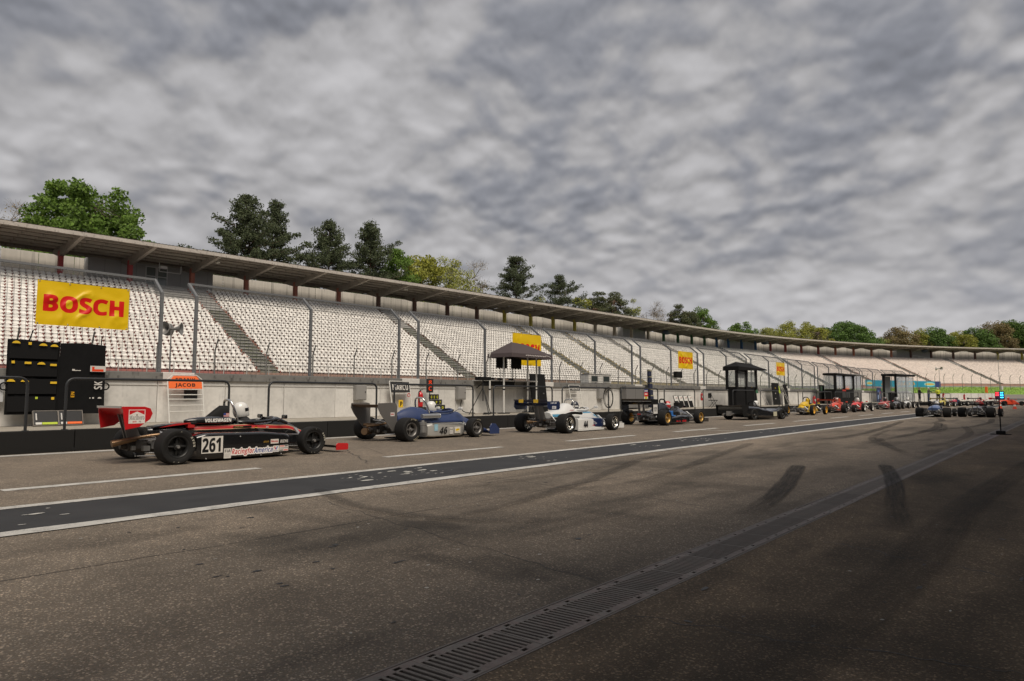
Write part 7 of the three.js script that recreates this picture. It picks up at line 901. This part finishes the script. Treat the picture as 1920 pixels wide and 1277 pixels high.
{ // framed shelter near the far end
  const o = thing('framed_shelter', 'black framed shelter with grey clear sheeting near the people', 'shelter', [-15.9, WK, -87.5], undefined, -0.12), bm = blackMat; for (const [x, z] of [[0.4, 2.4], [-0.8, 2.4]]) part('post', beam([x, 0, z], [x, 3.0, z], 0.16, 0.26), bm, o); for (const [x, z] of [[0.4, -3.6], [-0.8, -3.6], [0.4, -1.0]]) part('post', beam([x, 0, z], [x, 3.0, z], 0.06, 0.06), galv, o); part('roof', rbox(1.6, 0.22, 6.4, 0.05, -0.2, 3.05, -0.6), bm, o); part('clear_sheet', box(0.012, 2.7, 5.6, 0.4, 1.5, -0.6), clear, o); part('back_sheet', box(0.02, 2.8, 1.9, -0.8, 1.5, 1.2), mat([0.45, 0.46, 0.47], 0.5), o); part('robot_arm', [bar([-0.2, 0.3, -0.2], [-0.2, 1.4, 0.7], 0.1, 8), bar([-0.2, 1.3, 0.6], [-0.2, 2.7, -0.4], 0.13, 8, 0.1), new THREE.TorusGeometry(0.3, 0.09, 8, 20).rotateY(Math.PI / 2).translate(-0.1, 1.35, 0.6)], mat([0.35, 0.35, 0.36], 0.4, 0.4), o); part('side_box', rbox(0.5, 1.1, 0.6, 0.03, 0.1, 0.55, 2.9), bm, o);
}
// ------------------------------------------------------------ signals, poles, cones, loudspeakers
{ const o = thing('signal_light', 'portable pit signal with red and blue lamps on a black stand', 'signal light', [-1.86, 0, -24.2]); part('base', [rbox(0.22, 0.1, 0.2, 0.02, 0, 0.06, 0), rbox(0.5, 0.02, 0.16, 0.006, 0, 0.011, 0.02), box(0.06, 0.02, 0.4, 0.1, 0.012, 0)], blackMat, o); part('pole', bar([0, 0.1, 0], [0, 1.02, 0], 0.016, 10), blackMat, o); part('housing', rbox(0.22, 0.24, 0.08, 0.015, 0.02, 1.12, 0), blackMat, o);
  const red = new THREE.MeshStandardMaterial({ color: 0x200000, emissive: new THREE.Color(1, 0.03, 0.04), emissiveIntensity: 2.2 }), blue = new THREE.MeshStandardMaterial({ color: 0x001020, emissive: new THREE.Color(0.04, 0.5, 1), emissiveIntensity: 2.4 });
  for (const [x, n, m] of [[-0.035, 2, red], [0.075, 3, blue]]) for (let k = 0; k < n; k++) for (const d of [-0.02, 0.02]) part('lamp', new THREE.SphereGeometry(0.017, 10, 8).translate(x + d, 1.2 - k * 0.068, 0.044), m, o);
  const l1 = new THREE.PointLight(new THREE.Color(1, 0.1, 0.1), 0.06, 3); l1.position.set(-0.035, 1.15, 0.09); l1.castShadow = true; const l2 = new THREE.PointLight(new THREE.Color(0.1, 0.5, 1), 0.08, 3); l2.position.set(0.075, 1.13, 0.09); l2.castShadow = true; o.add(l1, l2); }
for (const [x, z, label] of [[-5.75, -75.5, 'orange and white traffic cone left of the departing car'], [-4.55, -73.2, 'orange and white traffic cone right of the departing car']]) { const o = thing('traffic_cone', label, 'cone', [x, 0, z], 'traffic cones at the pit exit'); part('cone', new THREE.CylinderGeometry(0.03, 0.15, 0.5, 16).translate(0, 0.27, 0), orangePaint, o); part('band', new THREE.CylinderGeometry(0.075, 0.105, 0.13, 16).translate(0, 0.3, 0), whiteP, o); part('base', rbox(0.36, 0.03, 0.36, 0.01, 0, 0.015, 0), orangePaint, o); }
{ const p = at(205, 41, 1.7), o = thing('marker_pillar', 'orange marker pillar on the grass below the curve', 'marker', [p.x, p.y, p.z]); part('body', rbox(0.55, 1.7, 0.55, 0.08, 0, 0.85, 0), neon, o); part('foot', box(0.8, 0.1, 0.8, 0, 0.05, 0), blackMat, o); }
function lampPole(label, s, D, y0, h, boxed, horn) { const p = at(s, D, y0), o = thing('loudspeaker_pole', label, 'pole', [p.x, p.y, p.z], 'poles between track and grandstand', turnAt(s)); part('mast', bar([0, 0, 0], [0, h, 0], 0.07, 8, 0.045), steel, o); if (boxed) part('control_box', rbox(0.5, 0.9, 0.6, 0.03, 0.2, 1.6, -0.3), mat([0.5, 0.5, 0.48], 0.5), o); for (const a of horn) { const g = new THREE.LatheGeometry([[0.05, 0], [0.1, 0.25], [0.22, 0.5], [0.42, 0.66], [0.45, 0.67]].map(q => new THREE.Vector2(...q)), 18); g.rotateX(Math.PI / 2).rotateY(a).translate(0, h - 0.25, 0); const m = greyBox.clone(); m.side = THREE.DoubleSide; m.metalness = 0.6; part('horn', g, m, o); } }
lampPole('grey mast with three horn loudspeakers before the first seat block', 18.3, 49.3, 0.4, 5.6, false, [0.5, 2.5, -1.6]); lampPole('thin mast with a horn loudspeaker where the curve begins', 196, 47, 2.4, 5.6, false, [1.4, -1.4]); lampPole('tall thin mast with a grey box at the right, beyond the pit exit', 207, 39, 1.5, 9.5, true, []);
{ const o = thing('guard_rail', 'grey steel guard rail beyond the pit exit at the right edge', 'guard rail'); for (let k = 0; k < 10; k++) { const p = V(-8.6 + k * 2.6, 0, -131 - k * 1.3); part('post', box(0.1, 0.75, 0.1, p.x, 0.37, p.z), galv, o); if (k < 9) part('rail', beam([p.x, 0.6, p.z], [p.x + 2.6, 0.6, p.z - 1.3], 0.06, 0.3), galv, o); } }
{ const g = new THREE.PlaneGeometry(60, 9, 40, 6).rotateX(-Math.PI / 2).rotateY(0.45).translate(12, 0.006, -132); struct('verge', g, mat([0.14, 0.15, 0.04], 1)); }
// ------------------------------------------------------------ three people on the walkway
function standing(label, p, turn, col, arm, head) {
  const o = thing('person', label, 'person', p, undefined, turn); const b = (a, c, r0, r1) => [a, c, r0, r1];
  const R = arm === 'point' ? [[0.2, 1.4, 0], [0.3, 1.2, -0.26], [0.3, 1.18, -0.54]] : arm === 'hold' ? [[0.2, 1.4, 0], [0.27, 1.14, -0.04], [0.12, 1.12, -0.28]] : [[0.2, 1.4, 0], [0.28, 1.12, 0.02], [0.26, 0.88, -0.06]], Lf = arm === 'rest' ? [[-0.2, 1.4, 0], [-0.28, 1.12, 0.02], [-0.26, 0.88, -0.06]] : [[-0.2, 1.4, 0], [-0.27, 1.14, -0.04], [-0.12, 1.1, -0.28]];
  const torso = [b([0, 1.42, 0], [0, 1.52, -0.01], 0.06, 0.055), b([-0.15, 1.4, 0], [0.15, 1.4, 0], 0.075, 0.075), b([0, 1.32, 0], [0, 1.02, 0.01], 0.15, 0.145), b([-0.08, 0.95, 0], [0.08, 0.95, 0], 0.12, 0.12), b(R[0], R[1], 0.068, 0.052), b(R[1], R[2], 0.052, 0.036), b(Lf[0], Lf[1], 0.068, 0.052), b(Lf[1], Lf[2], 0.052, 0.036), b([0.09, 0.92, 0], [0.11, 0.5, -0.03], 0.1, 0.068), b([0.11, 0.5, -0.03], [0.12, 0.08, 0.02], 0.066, 0.045), b([-0.09, 0.92, 0], [-0.11, 0.5, 0], 0.1, 0.068), b([-0.11, 0.5, 0], [-0.12, 0.08, 0.04], 0.066, 0.045), b([0.12, 0.05, 0.03], [0.13, 0.045, -0.17], 0.05, 0.042), b([-0.12, 0.05, 0.05], [-0.13, 0.045, -0.15], 0.05, 0.042), b([0, 1.6, -0.02], [0, 1.7, -0.01], 0.085, 0.092), b([0, 1.57, -0.05], [0, 1.6, -0.05], 0.06, 0.07)];
  let g = sdf(torso, [-0.5, 0, -0.65], [0.5, 1.82, 0.3], 0.022, 0.05); const dirR = V(...R[2]).sub(V(...R[1])), dirL = V(...Lf[2]).sub(V(...Lf[1]));
  g = merge([g, ...hand(R[2], [dirR.x, dirR.y, dirR.z], [0, 1, 0.01]), ...hand(Lf[2], [dirL.x, dirL.y, dirL.z], [0, 1, 0.01])]);
  const P = g.attributes.position, c = new Float32Array(P.count * 3), skin = [0.42, 0.26, 0.19], sh = [0.03, 0.03, 0.03]; for (let i = 0; i < P.count; i++) { const x = P.getX(i), y = P.getY(i), z = P.getZ(i); const nr = Math.min(Math.hypot(x - R[2][0], y - R[2][1], z - R[2][2]), Math.hypot(x - Lf[2][0], y - Lf[2][1], z - Lf[2][2])); let k = y > 1.5 ? skin : y < 0.1 ? sh : nr < 0.035 || (z < -0.3 && nr < 0.24 && (Math.abs(z) > Math.abs(R[2][2]) || Math.abs(z) > Math.abs(Lf[2][2])) && z < Math.min(-0.28, Math.max(R[2][2], Lf[2][2]))) ? skin : y < 0.96 && Math.abs(x) < 0.24 ? col.legs : Math.abs(x) > 0.17 ? col.arms : col.top; c.set(k, i * 3); }
  g.setAttribute('color', new THREE.BufferAttribute(c, 3)); part('body', g, new THREE.MeshStandardMaterial({ vertexColors: true, roughness: 0.85 }), o);
  part('face', [new THREE.SphereGeometry(0.016, 8, 6).scale(1, 1.2, 1.1).translate(0, 1.645, -0.113), new THREE.SphereGeometry(0.02, 8, 6).scale(0.5, 1, 0.8).translate(0.09, 1.65, -0.005), new THREE.SphereGeometry(0.02, 8, 6).scale(0.5, 1, 0.8).translate(-0.09, 1.65, -0.005)], mat(skin, 0.7), o); part('eyes', [new THREE.SphereGeometry(0.01, 8, 6).translate(0.033, 1.665, -0.098), new THREE.SphereGeometry(0.01, 8, 6).translate(-0.033, 1.665, -0.098)], mat([0.05, 0.04, 0.03], 0.4), o); part('mouth', box(0.04, 0.008, 0.01, 0, 1.6, -0.107), mat([0.3, 0.12, 0.1], 0.7), o);
  part(head[0], head[0] === 'hair' ? new THREE.SphereGeometry(0.104, 18, 12, 0, 6.283, 0, 1.75).rotateX(0.35).translate(0, 1.69, 0.0) : [new THREE.SphereGeometry(0.106, 18, 10, 0, 6.283, 0, 1.5).translate(0, 1.69, -0.005), box(0.14, 0.012, 0.1, 0, 1.7, -0.13)], mat(head[1], 0.7), o);
  return o;
}
standing('person in black clothes holding something at chest height, leftmost of three', [-15.7, WK, -98.6], -0.9, { top: [0.015, 0.015, 0.016], arms: [0.015, 0.015, 0.016], legs: [0.012, 0.012, 0.014] }, 'hold', ['hair', [0.03, 0.02, 0.015]]);
{ const o = standing('person in a grey vest, jeans and white cap pointing right', [-15.1, WK, -101.3], -1.1, { top: [0.2, 0.2, 0.19], arms: [0.03, 0.03, 0.035], legs: [0.04, 0.06, 0.13] }, 'point', ['cap', [0.7, 0.69, 0.66]]); part('camera', [rbox(0.12, 0.09, 0.08, 0.01, 0.16, 1.36, -0.5), bar([0.16, 1.36, -0.5], [0.16, 1.36, -0.66], 0.04, 10)], blackMat, o); }
{ const o = standing('person in a yellow safety vest and white cap seen from behind, rightmost of three', [-14.4, WK, -103.6], 0.15, { top: [0.6, 0.66, 0.04], arms: [0.55, 0.6, 0.04], legs: [0.012, 0.012, 0.014] }, 'hold', ['cap', [0.7, 0.69, 0.66]]); part('vest', loft([sec(0, 0.19, 0, 0.3, 2.4)].concat([]).length ? [[1.0, 0.2, 0.17], [1.2, 0.19, 0.17], [1.36, 0.21, 0.15], [1.44, 0.15, 0.1]].map(([y, a, b]) => { const r = []; for (let k = 0; k < 18; k++) { const t = k / 18 * 6.283; r.push([Math.cos(t) * a, y, Math.sin(t) * b]); } return r; }) : [], false, false), (() => { const m = mat([0.62, 0.68, 0.04], 0.6); m.side = THREE.DoubleSide; return m; })(), o); part('vest_emblem', box(0.09, 0.14, 0.01, 0, 1.2, 0.175), blackMat, o); }

renderer.render(scene, camera);
